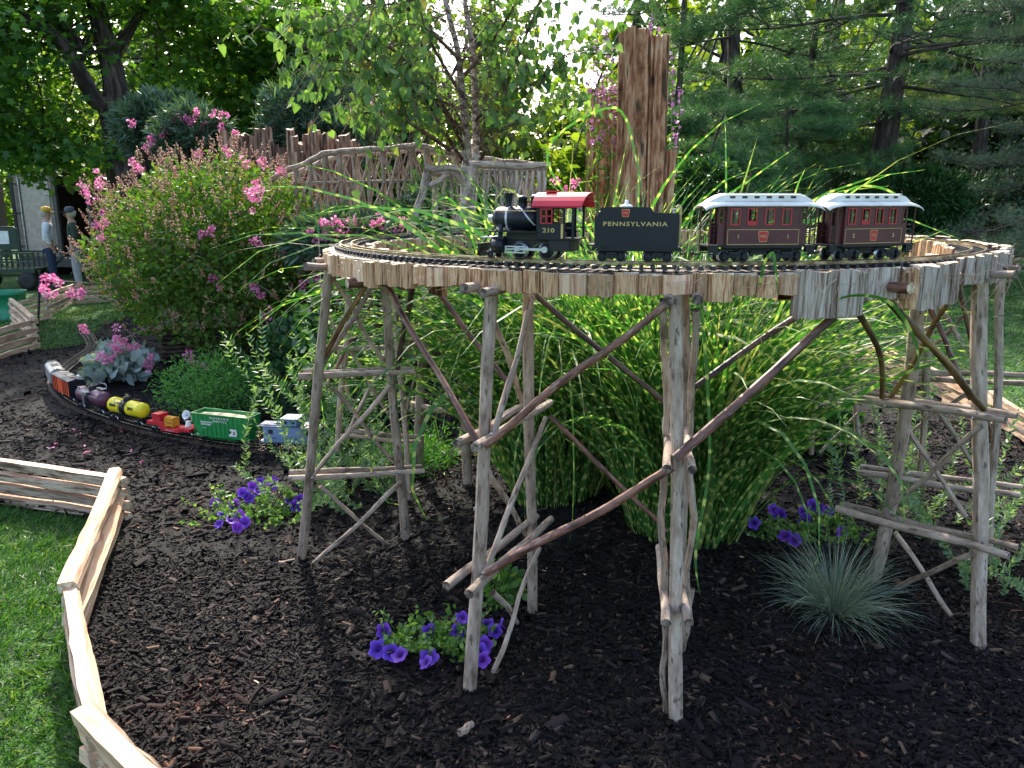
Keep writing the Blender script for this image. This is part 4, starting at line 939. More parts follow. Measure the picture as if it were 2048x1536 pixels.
def bn(b):   # the block emblem: heavy slanted B with a spur
    y = .0668
    def q(pts, y=y):
        n = len(pts); b.add([(-.098 - (u - .5) * .062, y, .06 + v * .047) for u, v in pts] + [(-.098 - (u - .5) * .062, y - .002, .06 + v * .047) for u, v in pts], [tuple(range(n))[::-1]] + [(i, (i + 1) % n, n + (i + 1) % n, n + i) for i in range(n)])
    q([(.12, 1), (.14, .74), (.95, .74), (.92, 1)]); q([(.38, .74), (.34, .5), (.5, .5), (.5, .74)]); q([(.78, .74), (.8, .56), (1, .56), (.95, .74)]); q([(.5, .56), (.5, .48), (.92, .48), (.92, .56)])
    q([(.1, .26), (.3, .5), (.5, .5), (.5, .26)]); q([(.0, 0), (.03, .26), (.98, .26), (.9, 0)]); q([(.8, .48), (.8, .26), (1.0, .26), (1.0, .48)])
P('emblem', MAT['white'], bn)
# caboose, behind the hopper
c = gcar('toy_caboose', s0 + PITCH * .97, 'pale blue toy caboose lettered CSX, half behind the left trestle leg')
P('body', MAT['cab'], lambda b: (panel(b, -.17, .17, .05, .145, .056, .003, [(-.135, -.105, .098, .128), (.105, .135, .098, .128)]), panel(b, -.17, .17, .05, .145, -.056, .003, []), b.box(-.17, 0, .098, .003, .11, .095), b.box(.17, 0, .098, .003, .11, .095)), 0)
P('window', MAT['blackm'], lambda b: [b.box(x, .053, .113, .03, .002, .03) for x in (-.12, .12)])
P('roof', MAT['cabd'], lambda b: (b.box(0, 0, .148, .41, .125, .006), b.box(0, 0, .153, .4, .09, .006)), .002)
P('cupola', MAT['cab'], lambda b: b.box(.0, 0, .175, .1, .11, .04), .001)
P('cupola_roof', MAT['cabd'], lambda b: (b.box(.0, 0, .198, .115, .125, .006),), .002)
P('cupola_window', MAT['blackm'], lambda b: [b.box(x, .0555, .176, .025, .002, .016) for x in (-.025, .025)])
P('platform', MAT['cabd'], lambda b: b.box(0, 0, .045, .41, .11, .008)); P('platform_railing', MAT['orange'], lambda b: [(b.box(e * .203, 0, .085, .003, .11, .003), b.box(e * .203, .05, .07, .003, .004, .05), b.box(e * .203, -.05, .07, .003, .004, .05), b.box(e * .2, .05, .1, .004, .004, .09)) for e in (-1, 1)])
text(c, 'CSX', .028, (-.03, .0578, .075), RB, MAT['blackm'], bold=.0006); text(c, 'CSX 5', .013, (.1, .0578, .075), RB, MAT['blackm'], bold=.0003)
# red depressed flat car with crane and searchlight
c = gcar('toy_flat_car', s0 - PITCH * .92, 'red toy flat car carrying a yellow generator and a white searchlight')
def fl(b):
    o = [(-.195, .06), (-.11, .06), (-.08, .042), (.05, .042), (.08, .075), (.195, .075), (.195, .055), (.09, .052), (.062, .022), (-.088, .022), (-.12, .04), (-.195, .04)]
    n = len(o); b.add([(x, .055, z) for x, z in o] + [(x, -.055, z) for x, z in o], [tuple(range(n)), tuple(range(n, 2 * n))[::-1]] + [(i, (i + 1) % n, n + (i + 1) % n, n + i) for i in range(n)])
P('deck', MAT['redc'], fl); P('tool_box', MAT['redc'], lambda b: (b.box(.125, 0, .098, .075, .07, .046), b.box(.125, 0, .122, .08, .075, .004)), .001)
P('generator', MAT['orange'], lambda b: (b.box(.02, 0, .088, .07, .05, .03), b.box(-.012, 0, .075, .012, .06, .06), b.box(.05, 0, .072, .014, .06, .062), b.box(.02, 0, .106, .085, .03, .008), b.box(.02, .028, .06, .06, .004, .02)), .001)
P('engine_block', MAT['blackm'], lambda b: b.box(.018, 0, .057, .06, .045, .028))
sl = P('searchlight_base', MAT['coachroof'], lambda b: b.lathe([(.024, .06), (.022, .068), (.016, .08), (.015, .098), (0, .098)], (-.13, 0, 0), 18))
def lamp(b):
    M_ = Matrix.Rotation(R(20), 3, 'X'); prof = [(0, -.018), (.014, -.018), (.026, -.006), (.031, .012), (.029, .012), (.02, -.002), (0, -.008)]; n = 20; vs = []
    for r, y in prof:
        for k in range(n): a = 2 * math.pi * k / n; vs.append(tuple(Vector((-.125, 0, .138)) + M_ @ Vector((math.cos(a) * r, y, math.sin(a) * r))))
    b.add(vs, [(i * n + k, i * n + (k + 1) % n, (i + 1) * n + (k + 1) % n, (i + 1) * n + k) for i in range(len(prof) - 1) for k in range(n)], None, 0, True)
P('searchlight', MAT['white'], lamp)
P('lamp_bulb', MAT['silverm'], lambda b: b.lathe([(0, .0), (.008, .002), (.009, .008), (0, .014)], (-.125, 0, .138), 12, 0, 'y'))
P('lamp_yoke', MAT['coachroof'], lambda b: [b.box(-.13 + s * .032, 0, .118, .003, .006, .042) for s in (-1, 1)])
text(c, 'PENNSYLVANIA 470', .009, (-.015, .0556, .031), RB, MAT['white'])
# tank cars
def tank(s, mat, label, words):
    global c
    c = gcar('toy_tank_car', s, label)
    P('tank', mat, lambda b: b.lathe([(0, -.192), (.02, -.19), (.042, -.182), (.0515, -.168), (.053, -.16), (.0545, -.158), (.053, -.154), (.053, -.02), (.0545, -.018), (.0545, .018), (.053, .02), (.053, .154), (.0545, .158), (.053, .16), (.0515, .168), (.042, .182), (.02, .19), (0, .192)], (0, 0, .105), 30, 0, 'x'))
    P('dome', MAT['black'], lambda b: b.lathe([(.026, .14), (.026, .176), (.022, .182), (.012, .186), (0, .187)], (0, 0, 0), 20))
    P('valve', MAT['gold'], lambda b: [b.cyl((x, 0, .185), (x, 0, .198), .004) for x in (-.008, .009)])
    P('frame', MAT['black'], lambda b: (b.box(0, 0, .044, .4, .03, .014), b.box(.17, 0, .05, .04, .1, .008), b.box(-.17, 0, .05, .04, .1, .008), b.box(0, .05, .046, .4, .012, .006), b.box(0, -.05, .046, .4, .012, .006)), .001)
    P('saddle_band', MAT['black'], lambda b: b.lathe([(.0538, -.032), (.0552, -.032), (.0552, .032), (.0538, .032)], (0, 0, .105), 30, 0, 'x'))
    P('dome_platform', MAT['black'], lambda b: ([b.box(0, s_ * .06, .146, .09, .03, .003) for s_ in (-1, 1)] + [b.tube([(x, s_ * .072, .147), (x, s_ * .072, .178)], .0015, 5) for x in (-.04, .04) for s_ in (-1, 1)] + [b.tube([(-.04, s_ * .072, .178), (.04, s_ * .072, .178)], .0015, 5) for s_ in (-1, 1)]))
    P('ladder', MAT['silverm'] if words is None else MAT['black'], lambda b: ([b.tube([(x, .0735, .05), (x, .0735, .147)], .0015, 5) for x in (-.01, .01)] + [b.tube([(-.01, .0735, z), (.01, .0735, z)], .0013, 5) for z in np.linspace(.06, .14, 6)]))
    if words:
        for wd_, x in zip(words, (.1, -.1)):
            for k, ch in enumerate([wd_]): text(c, ch, .026, (x, .0535, .118), (R(82), 0, math.pi), MAT['blackm'], bold=.0008, ext=.0015)
    return c
tank(s0 - PITCH * 1.87, MAT['yel'], 'bright yellow toy tank car lettered Penn Salt, next to the purple tank car', ('PENN', 'SALT'))
tank(s0 - PITCH * 2.80, MAT['purple'], 'dark purple toy tank car with silver ladder, behind the yellow tank car', None)
P('silver_walkway', MAT['silverm'], lambda b: ([b.box(0, s_ * .06, .150, .1, .035, .004) for s_ in (-1, 1)] + [b.tube([(-.05, s_ * .076, .152), (-.05, s_ * .076, .185), (.05, s_ * .076, .185), (.05, s_ * .076, .152)], .002, 6) for s_ in (-1, 1)]))
# box car with ribbed roof
c = gcar('toy_box_car', s0 - PITCH * 3.72, 'orange and black toy box car with ribbed grey roof')
P('body', MAT['boxor'], lambda b: b.box(0, 0, .105, .39, .112, .115), .001)
for e in (-1, 1): P('end_wall', MAT['black'], lambda b: (b.box(e * .197, 0, .105, .004, .114, .118), [b.box(e * .2, 0, z, .004, .1, .006) for z in np.linspace(.06, .15, 6)]))
P('roof', MAT['black'], lambda b: (b.box(0, .03, .1665, .4, .062, .004, 0, Matrix.Rotation(R(-9), 3, 'X')), b.box(0, -.03, .1665, .4, .062, .004, 0, Matrix.Rotation(R(9), 3, 'X'))))
for k in range(14):
    P('roof_rib', MAT['grill'], lambda b: [b.box(-.19 + k * .0292, s_ * .032, .1700, .012, .05, .004, 0, Matrix.Rotation(R(-9 * s_), 3, 'X')) for s_ in (-1, 1)])
P('roof_walk', MAT['blackm'], lambda b: b.box(0, 0, .177, .4, .02, .003)); P('underframe', MAT['black'], lambda b: b.box(0, 0, .043, .4, .09, .01))
for s_ in (-1, 1):
    P('door', MAT['boxor'], lambda b: (b.box(.0, s_ * .058, .102, .1, .004, .1), [b.box(x, s_ * .0605, .102, .003, .002, .1) for x in (-.048, 0, .048)]))
    P('side_rib', MAT['black'], lambda b: [b.box(x, s_ * .0575, .105, .004, .004, .112) for x in (-.16, -.12, -.08, .08, .12, .16)])
text(c, 'GREAT', .014, (.12, .0597, .13), RB, MAT['white']) if False else None
# silver car at the head
c = gcar('toy_silver_car', s0 - PITCH * 4.66, 'pale silver rounded toy rail car at the far left of the ground train')
def sil(b):
    n = 10; o = [(-.055, .05), (-.056, .13)] + [(-.056 * math.cos(math.pi * i / n), .13 + .034 * math.sin(math.pi * i / n)) for i in range(1, n)] + [(.056, .13), (.055, .05)]
    m = len(o); vs = [(x, y, z) for x in (-.195, .195) for y, z in o]
    b.add(vs, [(i, i + 1, m + i + 1, m + i) for i in range(m - 1)] + [tuple(range(m)), tuple(range(m, 2 * m))[::-1]], None, 0, False)
    for x in (-.2, .2): b.box(x * .985, 0, .166, .006, .07, .004)
P('body', MAT['grill'], sil); P('roof_vent', MAT['blackm'], lambda b: [b.box(x, 0, .1655, .012, .05 if abs(x) < .08 else .012, .003) for x in (-.17, -.05, -.03, -.01, .01, .03, .05, .17)]); P('underframe', MAT['black'], lambda b: b.box(0, 0, .045, .39, .1, .012))
# ---------------- split rail fences ----------------
def rail(parent, p0, p1, wd, hh, mat='split_rail', roll=0, ends=True):
    p0, p1 = Vector(p0), Vector(p1); d = (p1 - p0).normalized(); side = Vector((0, 0, 1)).cross(d).normalized(); up = d.cross(side)
    o = [(-.5, -.5), (.5, -.45), (.52, .1), (.3, .5), (-.48, .5)]; random.shuffle
    c_, s_ = math.cos(roll), math.sin(roll); n = len(o); seg = 12; vs = []; uv = []; u0 = random.random() * 4; L = (p1 - p0).length
    bow = random.uniform(-.016, .016); jt = [random.uniform(-.0025, .0025) for _ in range(6)]
    for i in range(seg + 1):
        t = i / seg; p = p0.lerp(p1, t) + side * bow * math.sin(math.pi * t); acc = 0
        k_ = random.uniform(.93, 1.07)
        for j, (a, b_) in enumerate(o + [o[0]]):
            if j == n: vs.append(vs[-n]); uv.append((acc + u0, t * L)); continue
            a2, b2 = a * c_ - b_ * s_, a * s_ + b_ * c_
            vs.append(p + side * (a2 * wd * k_ + random.uniform(-.0028, .0028) + jt[j]) + up * (b2 * hh * k_ + random.uniform(-.002, .002) + .003 * math.sin(t * 9 + u0))); uv.append((acc + u0, t * L)); acc += .03
    m = n + 1; b = MB()
    for i in range(seg):
        for j in range(n): b.add([vs[i * m + j], vs[i * m + j + 1], vs[(i + 1) * m + j + 1], vs[(i + 1) * m + j]], [(0, 1, 2, 3)], [uv[i * m + j], uv[i * m + j + 1], uv[(i + 1) * m + j + 1], uv[(i + 1) * m + j]], 1 if (j == 2 and mat == 'bark_side') or (mat == 'bark_all' and j in (0, 1, 4)) else 0)
    for i, rv in ((0, 1), (seg, 0)):
        f = vs[i * m:i * m + n]; f = f[::-1] if rv else f; b.add(f, [tuple(range(n))], [(j * .02, .03 * (j % 2)) for j in range(n)], 2)
    return b.build('rail', [MAT['split_rail'], MAT['split_bark'], MAT['cedar_top']], parent, parent.location)
def zig(name, label, pts, nr, hh, gap, wd, over=.06, mats=None, group=None):
    p = pts[0]; F_ = thing(name, label, 'fence', (p[0], p[1], G(p[0], p[1])), 0, group)
    for i in range(len(pts) - 1):
        a, b_ = Vector((*pts[i], 0)), Vector((*pts[i + 1], 0)); d = (b_ - a).normalized()
        for k in range(nr):
            z = .018 + hh / 2 + k * (hh + gap) + (hh + gap) / 2 * (i % 2)
            e0, e1 = over * random.uniform(.6, 1.3), over * random.uniform(.6, 1.3)
            q0 = a - d * e0; q1 = b_ + d * e1; q0.z = G(a.x, a.y) + z + random.uniform(-.003, .003); q1.z = G(b_.x, b_.y) + z + random.uniform(-.003, .003)
            rail(F_, q0, q1, wd * random.uniform(.85, 1.15), hh * random.uniform(.9, 1.1), (mats or ['split_rail'])[i % len(mats or [1])] if mats else 'split_rail', random.uniform(-.1, .1))
    return F_
zig('zigzag_split_rail_fence', 'low zigzag cedar split rail fence along the mulch edge at lower left', [(-3.6, 4.33), (-1.99, 3.80), (-1.60, 2.66), (-1.10, 1.86), (-.42, 1.30)], 4, .040, .023, .055, .055, ['bark_all', 'split_rail', 'bark_all', 'bark_side'])
zig('zigzag_split_rail_fence', 'zigzag split rail fence beyond the silver rail car, near the green tub', [tuple(gnd(x, y).xy) for x, y in ((-60, 745), (72, 700), (30, 655), (96, 640), (150, 610), (215, 605))], 4, .055, .032, .045, .08, ['split_rail', 'bark_all'])
zig('zigzag_split_rail_fence', 'split rail fence at right, between the mulch and the open lawn', [tuple(gnd(x, y).xy) for x, y in ((1500, 735), (1640, 700), (1700, 722), (1790, 762), (1905, 818), (1990, 860), (2080, 925))], 3, .045, .03, .045, .12, ['split_rail', 'bark_all'])
# ---------------- striped grass ----------------
def ribbon_blades(roots, dirs, H, droop, width, segs=11, lean=None):
    """arching blades. roots (n,3); dirs: horizontal unit; H length; droop curvature"""
    n = len(roots); t = np.linspace(0, 1, segs + 1)
    L = H[:, None]; a0 = lean[:, None]; ang = a0 + droop[:, None] * t[None] ** 1.7      # angle from vertical
    ds = L / segs; hx = np.cumsum(np.sin(ang) * ds, 1) - np.sin(ang) * ds; hz = np.cumsum(np.cos(ang) * ds, 1) - np.cos(ang) * ds
    cx = roots[:, None, 0] + hx * dirs[:, None, 0]; cy = roots[:, None, 1] + hx * dirs[:, None, 1]; cz = roots[:, None, 2] + hz
    tw = rng.uniform(-1.2, 1.2, n)[:, None] + rng.uniform(-1, 1, n)[:, None] * t
    sx = -dirs[:, None, 1] * np.cos(tw) + dirs[:, None, 0] * np.sin(tw) * np.cos(ang); sy = dirs[:, None, 0] * np.cos(tw) + dirs[:, None, 1] * np.sin(tw) * np.cos(ang); sz = -np.sin(tw) * np.sin(ang)
    w_ = width[:, None] * .5 * np.minimum(1, (1 - t[None]) * 3.0 + .04) * np.minimum(1, .45 + t[None] * 4)
    Lf = np.stack([cx + sx * w_, cy + sy * w_, cz + sz * w_], -1); Rt = np.stack([cx - sx * w_, cy - sy * w_, cz - sz * w_], -1)
    V = np.stack([Lf, Rt], 2).reshape(n, -1, 3); k = (segs + 1) * 2
    i = np.arange(segs); f = np.stack([2 * i, 2 * i + 1, 2 * i + 3, 2 * i + 2], -1)
    F = (f[None] + (np.arange(n) * k)[:, None, None]).reshape(-1, 4)
    vv = (t[None] * L + rng.uniform(0, 5, n)[:, None]); U = np.zeros((n, segs + 1, 2, 2)); U[..., 1] = vv[:, :, None]; U[:, :, 0, 0] = 0; U[:, :, 1, 0] = .012
    U[..., 0] += rng.uniform(0, 9, n)[:, None, None]
    return V.reshape(-1, 3), F, U.reshape(-1, 2)
def clump(label, c, n, rad, hmin, hmax, cat='ornamental grass', bias=(0, 0), wmul=1, name='striped_grass', mat='zebra', drp=(.5, 2.4), extra=0):
    a = rng.uniform(0, 2 * np.pi, n); q = rad * np.sqrt(rng.random(n))
    x = c[0] + np.cos(a) * q; y = c[1] + np.sin(a) * q; z = vG(x, y)
    d = np.stack([np.cos(a) + rng.normal(0, .5, n) + bias[0], np.sin(a) + rng.normal(0, .5, n) + bias[1]], -1); d /= np.linalg.norm(d, axis=1, keepdims=True)
    H = rng.uniform(hmin, hmax, n); lean = np.abs(rng.normal(.0, .16, n)) + q / rad * .12; dr = rng.uniform(drp[0], drp[1], n) * (H / hmax)
    wd_ = rng.uniform(.008, .017, n) * wmul
    if extra: H[:extra] = rng.uniform(1.7, 2.45, extra); dr[:extra] = rng.uniform(1.3, 3.3, extra); lean[:extra] = rng.uniform(.02, .3, extra); wd_[:extra] = rng.uniform(.012, .022, extra)
    bent = rng.random(n) < .05; dr[bent] *= 2.2
    V, F, U = ribbon_blades(np.stack([x, y, z], -1), d, H, dr, wd_, lean=lean)
    th = thing(name, label, cat, (c[0], c[1], G(c[0], c[1])))
    fastmesh('blades', V, F, MAT[mat], U, parent=th, off=th.location)['kind'] = 'stuff'
    return th
g1 = clump('large clump of yellow banded zebra grass in the middle of the trestle ring', (.80, 3.50), 1500, .26, .7, 1.72, drp=(.45, 2.3), wmul=1.15, extra=26)
g2 = clump('second zebra grass clump left of the large one, behind the second trestle bent', (.22, 3.95), 850, .22, .8, 1.9, bias=(-.3, -.1), drp=(.5, 2.8), wmul=1.15, extra=130)
g3 = clump('zebra grass clump at the back of the trestle ring, behind the tender', (.62, 4.25), 520, .24, 1.0, 2.05, drp=(.6, 2.7), wmul=1.35, extra=90)
# a few tall hand-placed sunlit blades
tops = [((1240, 560, 3.3), (1165, 440, 3.2), (1095, 300, 3.1), (1230, 215, 3.2), (1275, 330, 3.15), (1290, 440, 3.0)),
        ((1270, 560, 3.2), (1276, 440, 3.2), (1277, 300, 3.2)), ((1440, 560, 3.3), (1452, 400, 3.3), (1450, 215, 3.35)), ((1390, 560, 3.2), (1430, 420, 3.2), (1500, 360, 3.2), (1598, 290, 3.3)),
        ((1400, 600, 3.2), (1470, 420, 3.2), (1515, 275, 3.2)), ((1570, 560, 3.2), (1588, 400, 3.2), (1612, 335, 3.2)), ((1640, 470, 3.1), (1690, 385, 3.0), (1760, 375, 2.9), (1835, 415, 2.85)),
        ((970, 560, 3.5), (930, 440, 3.4), (890, 395, 3.3), (850, 440, 3.2), (835, 500, 3.1)), ((1000, 560, 3.4), (960, 420, 3.2), (905, 390, 3.1)),
        ((1520, 570, 2.10), (1532, 520, 2.06), (1548, 512, 2.04), (1556, 590, 2.03)),
        ((1640, 620, 2.25), (1700, 592, 2.15), (1780, 605, 2.1), (1830, 680, 2.1), (1838, 740, 2.1)),
        ((1400, 560, 2.4), (1420, 900, 2.3), (1392, 1100, 2.25), (1400, 1190, 2.2))]
vs = []; fs = []; us = []
for q in tops:
    pts = [np.array(at_y(*k)) for k in q]; cc = []
    for i in range(len(pts) - 1):
        p0, p1, p2, p3 = [pts[min(max(k, 0), len(pts) - 1)] for k in (i - 1, i, i + 1, i + 2)]
        for k in range(6): t = k / 6; cc.append(.5 * ((2 * p1) + (-p0 + p2) * t + (2 * p0 - 5 * p1 + 4 * p2 - p3) * t * t + (-p0 + 3 * p1 - 3 * p2 + p3) * t ** 3))
    cc.append(pts[-1]); m = len(cc); b0 = len(vs); u0 = random.random() * 4; L = 0
    for i, p in enumerate(cc):
        d = cc[min(i + 1, m - 1)] - cc[max(i - 1, 0)]; sd2 = np.cross(d, [0, 1, .3]); sd2 /= np.linalg.norm(sd2) + 1e-9
        if i: L += np.linalg.norm(p - cc[i - 1])
        w_ = .0042 * min(1, (1 - i / (m - 1)) * 3 + .05)
        vs += [p + sd2 * w_, p - sd2 * w_ + np.array([0, .004, 0])]; us += [(u0, L + u0), (u0 + .012, L + u0)]
        if i: fs.append((b0 + 2 * i - 2, b0 + 2 * i - 1, b0 + 2 * i + 1, b0 + 2 * i))
fastmesh('long_blades', np.array(vs), np.array(fs), MAT['zebra'], np.array(us), parent=g1, off=g1.location)['kind'] = 'stuff'
p_ = gnd(1665, 1235)
n = 1050; a = rng.uniform(0, 2 * np.pi, n); q = .05 * np.sqrt(rng.random(n)); d = np.stack([np.cos(a) , np.sin(a)], -1)
V, F, U = ribbon_blades(np.stack([p_.x + d[:, 0] * q, p_.y + d[:, 1] * q, np.full(n, p_.z + .02)], -1), d, rng.uniform(.12, .36, n), rng.uniform(.2, 1.8, n), rng.uniform(.0014, .0024, n), 6, lean=np.abs(rng.normal(.7, .45, n)))
fe = thing('blue_fescue', 'spiky blue grey fescue tuft on the mulch at lower right', 'ornamental grass', p_); fastmesh('blades', V, F, MAT['fescue'], U, parent=fe, off=p_)['kind'] = 'stuff'
# ---------------- flowers and small plants ----------------
def stems_mb(b, c, n, spread, h, r, rngz=None, sag=0.0, steps=5):
    tips = []
    for i in range(n):
        a = random.uniform(0, 6.283); l = random.uniform(.5, 1) ; p = Vector(c); d = Vector((math.cos(a) * spread * l, math.sin(a) * spread * l, h * random.uniform(.6, 1))) / steps
        pts = [p.copy()]
        for k in range(steps): d = d + Vector((random.gauss(0, .12), random.gauss(0, .12), random.gauss(0, .08))) * d.length; d.z -= sag / steps; p = p + d; pts.append(p.copy())
        b.tube(pts, [r * (1 - .12 * k) for k in range(len(pts))], 5); tips.append(pts)
    return tips
def petunia_mesh():
    b = MB(); n = 20; rings = [(.002, -.022), (.004, -.010), (.008, -.002), (.017, .003), (.027, .002)]
    vs = []
    for j, (r, z) in enumerate(rings):
        for k in range(n):
            t = 2 * math.pi * k / n; lob = 1 + (.12 * math.cos(5 * t) if j > 2 else 0)
            vs.append((math.cos(t) * r * lob, math.sin(t) * r * lob, z + (.0035 * math.sin(5 * t + 1) + .002 * math.sin(9 * t) if j == 4 else 0)))
    b.add(vs, [(i * n + k, i * n + (k + 1) % n, (i + 1) * n + (k + 1) % n, (i + 1) * n + k) for i in range(4) for k in range(n)], None, 0, True)
    o = b.build('tmp', [MAT['petunia']]); d = o.data; bpy.data.objects.remove(o); return d
PM = petunia_mesh()
def petunia(label, px, py, w_, hh, flowers, seed, dens=1.0):
    random.seed(seed); c = gnd(px, py); th = thing('petunia_plant', label, 'flowering plant', c)
    c = c + Vector((0, 0, .035)); th.location = c
    b = MB(); tips = []
    for i in range(int(60 * dens)): tips += stems_mb(b, c + Vector((random.uniform(-.8, .8) * w_, random.uniform(-.7, .5) * w_ * .8, 0)), 1, w_ * .45, hh, .0016, sag=hh * .08)
    b.build('stem', MAT['herb'], th, c)
    P_ = []; 
    for pts in tips:
        for k in range(17):
            t = random.random() * (len(pts) - 1.01); i = int(t); P_.append(pts[i].lerp(pts[i + 1], t - i))
    P_ = np.array(P_); m = len(P_); P_ = P_ + rng.normal(0, .006, (m, 3))
    V, F = cards(P_, randdirs(m, .35), randdirs(m, .8), rng.uniform(.012, .028, m), *LEAF)
    fastmesh('foliage', V, F, MAT['herb'], parent=th, off=c)['kind'] = 'stuff'
    for (fx, fy, dz) in flowers:
        q = at_y(fx, fy, c.y + dz)
        if q.z < G(q.x, q.y) + .06: q = gnd(fx, fy, .075)
        o = link(bpy.data.objects.new('flower', PM)); o.parent = th; o.location = q - c
        v = (CAM - q).normalized() + Vector((random.gauss(0, .5), random.gauss(0, .5), random.uniform(0, .8))); o.rotation_euler = v.to_track_quat('Z', 'Y').to_euler(); s_ = random.uniform(.9, 1.25); o.scale = (s_, s_, s_)
    return th
petunia('blue violet petunias with pale green foliage left of the left trestle tower', 530, 1035, .34, .13, [(430, 1005, 0), (445, 1030, 0), (438, 1048, -.03), (470, 1010, 0), (478, 1030, 0), (490, 1045, -.04), (462, 1042, 0), (485, 985, .04), (497, 995, .03), (505, 972, .06), (520, 965, .08), (532, 985, .04), (545, 970, .06), (548, 962, .1), (516, 985, .02), (580, 1000, .03), (600, 998, .04), (590, 1012, 0), (475, 1055, -.06), (610, 1005, .06)], 3)
petunia('purple petunias at the foot of the second trestle bent, front centre', 872, 1305, .20, .12, [(768, 1262, 0), (756, 1298, -.05), (782, 1305, -.04), (800, 1310, -.04), (852, 1325, -.08), (858, 1315, -.06), (918, 1262, 0), (925, 1235, .02), (928, 1250, .02), (958, 1305, 0), (965, 1320, -.03), (968, 1290, .02), (990, 1262, .02), (1000, 1250, .05), (975, 1248, .06), (860, 1265, .02)], 5, 1.0)
petunia('sparse blue petunias in the bed behind the blue grey fescue', 1600, 1075, .30, .11, [(1570, 1072, -.1), (1685, 1065, -.05), (1640, 1018, .15), (1655, 1022, .1), (1605, 1022, .1), (1625, 1010, .18), (1548, 1020, .1), (1560, 1030, .05), (1478, 1052, 0), (1452, 1048, 0), (1508, 1046, 0), (1610, 1040, .0), (1590, 1080, -.1)], 8)
def leafy(name, label, cat, c, n, r, h, leaf, size, mat, stemmat='herb', nst=14, zl=.5, seed=1, up=.5, lo=.2):
    random.seed(seed); c = Vector(c); th = thing(name, label, cat, c); b = MB(); stems_mb(b, c, nst, r * .8, h * .9, max(.0015, r * .012)); b.build('stem', MAT[stemmat], th, c)
    wild = 2.6 if mat == 'fern' else .5
    P_ = ellipsoid(n, (c.x, c.y, c.z + h * .52), (r, r, h * .5), lo); P_ = P_ + rng.normal(0, size[0] * wild, P_.shape)
    out = nrm(P_ - np.array([c.x, c.y, c.z + h * .3])); V, F = cards(P_, out * .8 + randdirs(n, .2) * .8, randdirs(n, up), rng.uniform(size[0], size[1], n), *leaf)
    fastmesh('foliage', V, F, MAT[mat], parent=th, off=c)['kind'] = 'stuff'; return th
def sprays(name, label, c, n, spread, h, mat, seed, ls=(.018, .035), base=.1, droop=0.0):
    random.seed(seed); c = Vector(c); th = thing(name, label, 'plant', c); b = MB(); P_ = []; D_ = []
    for i in range(n):
        c2 = c + Vector((random.gauss(0, base), random.gauss(0, base), 0)); c2.z = G(c2.x, c2.y)
        for pts in stems_mb(b, c2, 1, spread, h, .0022, sag=droop, steps=8):
            for k in range(1, len(pts)):
                seg = pts[k] - pts[k - 1]
                for j in range(5):
                    t = pts[k - 1].lerp(pts[k], j / 5); s_ = seg.orthogonal().normalized(); s_ = Matrix.Rotation(random.random() * 6.28, 3, seg.normalized()) @ s_
                    for sg in (1, -1): P_.append(t); D_.append(s_ * sg + seg.normalized() * .7)
    P_ = np.array(P_); m = len(P_); V, F = cards(P_, np.array(D_), randdirs(m, .6), rng.uniform(ls[0], ls[1], m), *LANCE)
    b.build('stem', MAT['sage'], th, c)
    S3 = [(x * 1.8, y, z) for x, y, z in LANCE[0]]; V, F = cards(P_, np.array(D_), randdirs(m, .6), rng.uniform(ls[0], ls[1], m), S3, LANCE[1])
    fastmesh('foliage', V, F, MAT[mat], parent=th, off=c)['kind'] = 'stuff'; return th
sprays('willowy_perennial', 'tall pale green leggy sprays left of the left trestle tower, above the caboose', gnd(662, 945), 32, .36, .95, 'sage', 4, base=.18, ls=(.025, .045))
sprays('willowy_perennial', 'low pale green sprays at the foot of the left trestle tower', gnd(700, 1000), 34, .25, .34, 'sage', 6, base=.16, ls=(.02, .04))
sprays('willowy_perennial', 'loose sage green sprays behind the right trestle bent', gnd(1880, 1060), 26, .32, .62, 'sage', 9, base=.28, ls=(.022, .045))
sprays('willowy_perennial', 'thin green sprays at the lower right edge by the last post', gnd(2010, 1190), 12, .25, .35, 'sage', 12, base=.1)
leafy('herb_clump', 'bright green broad leaved herb between the legs of the second bent', 'plant', gnd(1000, 1215), 260, .09, .16, LEAF, (.025, .05), 'herb', seed=2)
leafy('feathery_herb', 'feathery bright green foliage on the mound left of the left tower', 'plant', gnd(430, 830), 5200, .38, .42, LANCE, (.02, .045), 'fern', seed=3, zl=.6)
leafy('feathery_herb', 'feathery green foliage behind the left trestle tower', 'plant', gnd(830, 945), 2600, .24, .2, LANCE, (.02, .045), 'fern', seed=4)
leafy('dusty_miller', 'silvery woolly leaved plant beside the track near the silver car', 'plant', gnd(240, 765), 420, .24, .27, LEAF, (.06, .13), 'silver', seed=5)
leafy('red_foliage_plant', 'small red leaved plant beside the silvery one by the track', 'plant', gnd(190, 768), 60, .05, .09, LEAF, (.03, .06), 'coleus', seed=6)
leafy('leafy_plant', 'dark broad leaved plant under the trestle right of the striped grass', 'plant', gnd(1610, 905), 480, .24, .42, LEAF, (.06, .11), 'rhodo', seed=7)
leafy('leafy_plant', 'light green broad leaved perennial behind the left trestle tower', 'plant', gnd(730, 850), 480, .34, .62, LEAF, (.05, .09), 'rhodo', seed=8)
leafy('leafy_plant', 'dark green leafy perennial behind the leggy sprays', 'plant', gnd(620, 800), 900, .4, .7, LEAF, (.04, .09), 'rhodo', seed=18)
# ferny filler at the back left of the ring
leafy('leafy_plant', 'green leafy clump tucked under the left rim of the trestle', 'plant', (-1.05, 4.75, G(-1.05, 4.75)), 380, .30, 1.15, LEAF, (.05, .08), 'rhodo', seed=9)
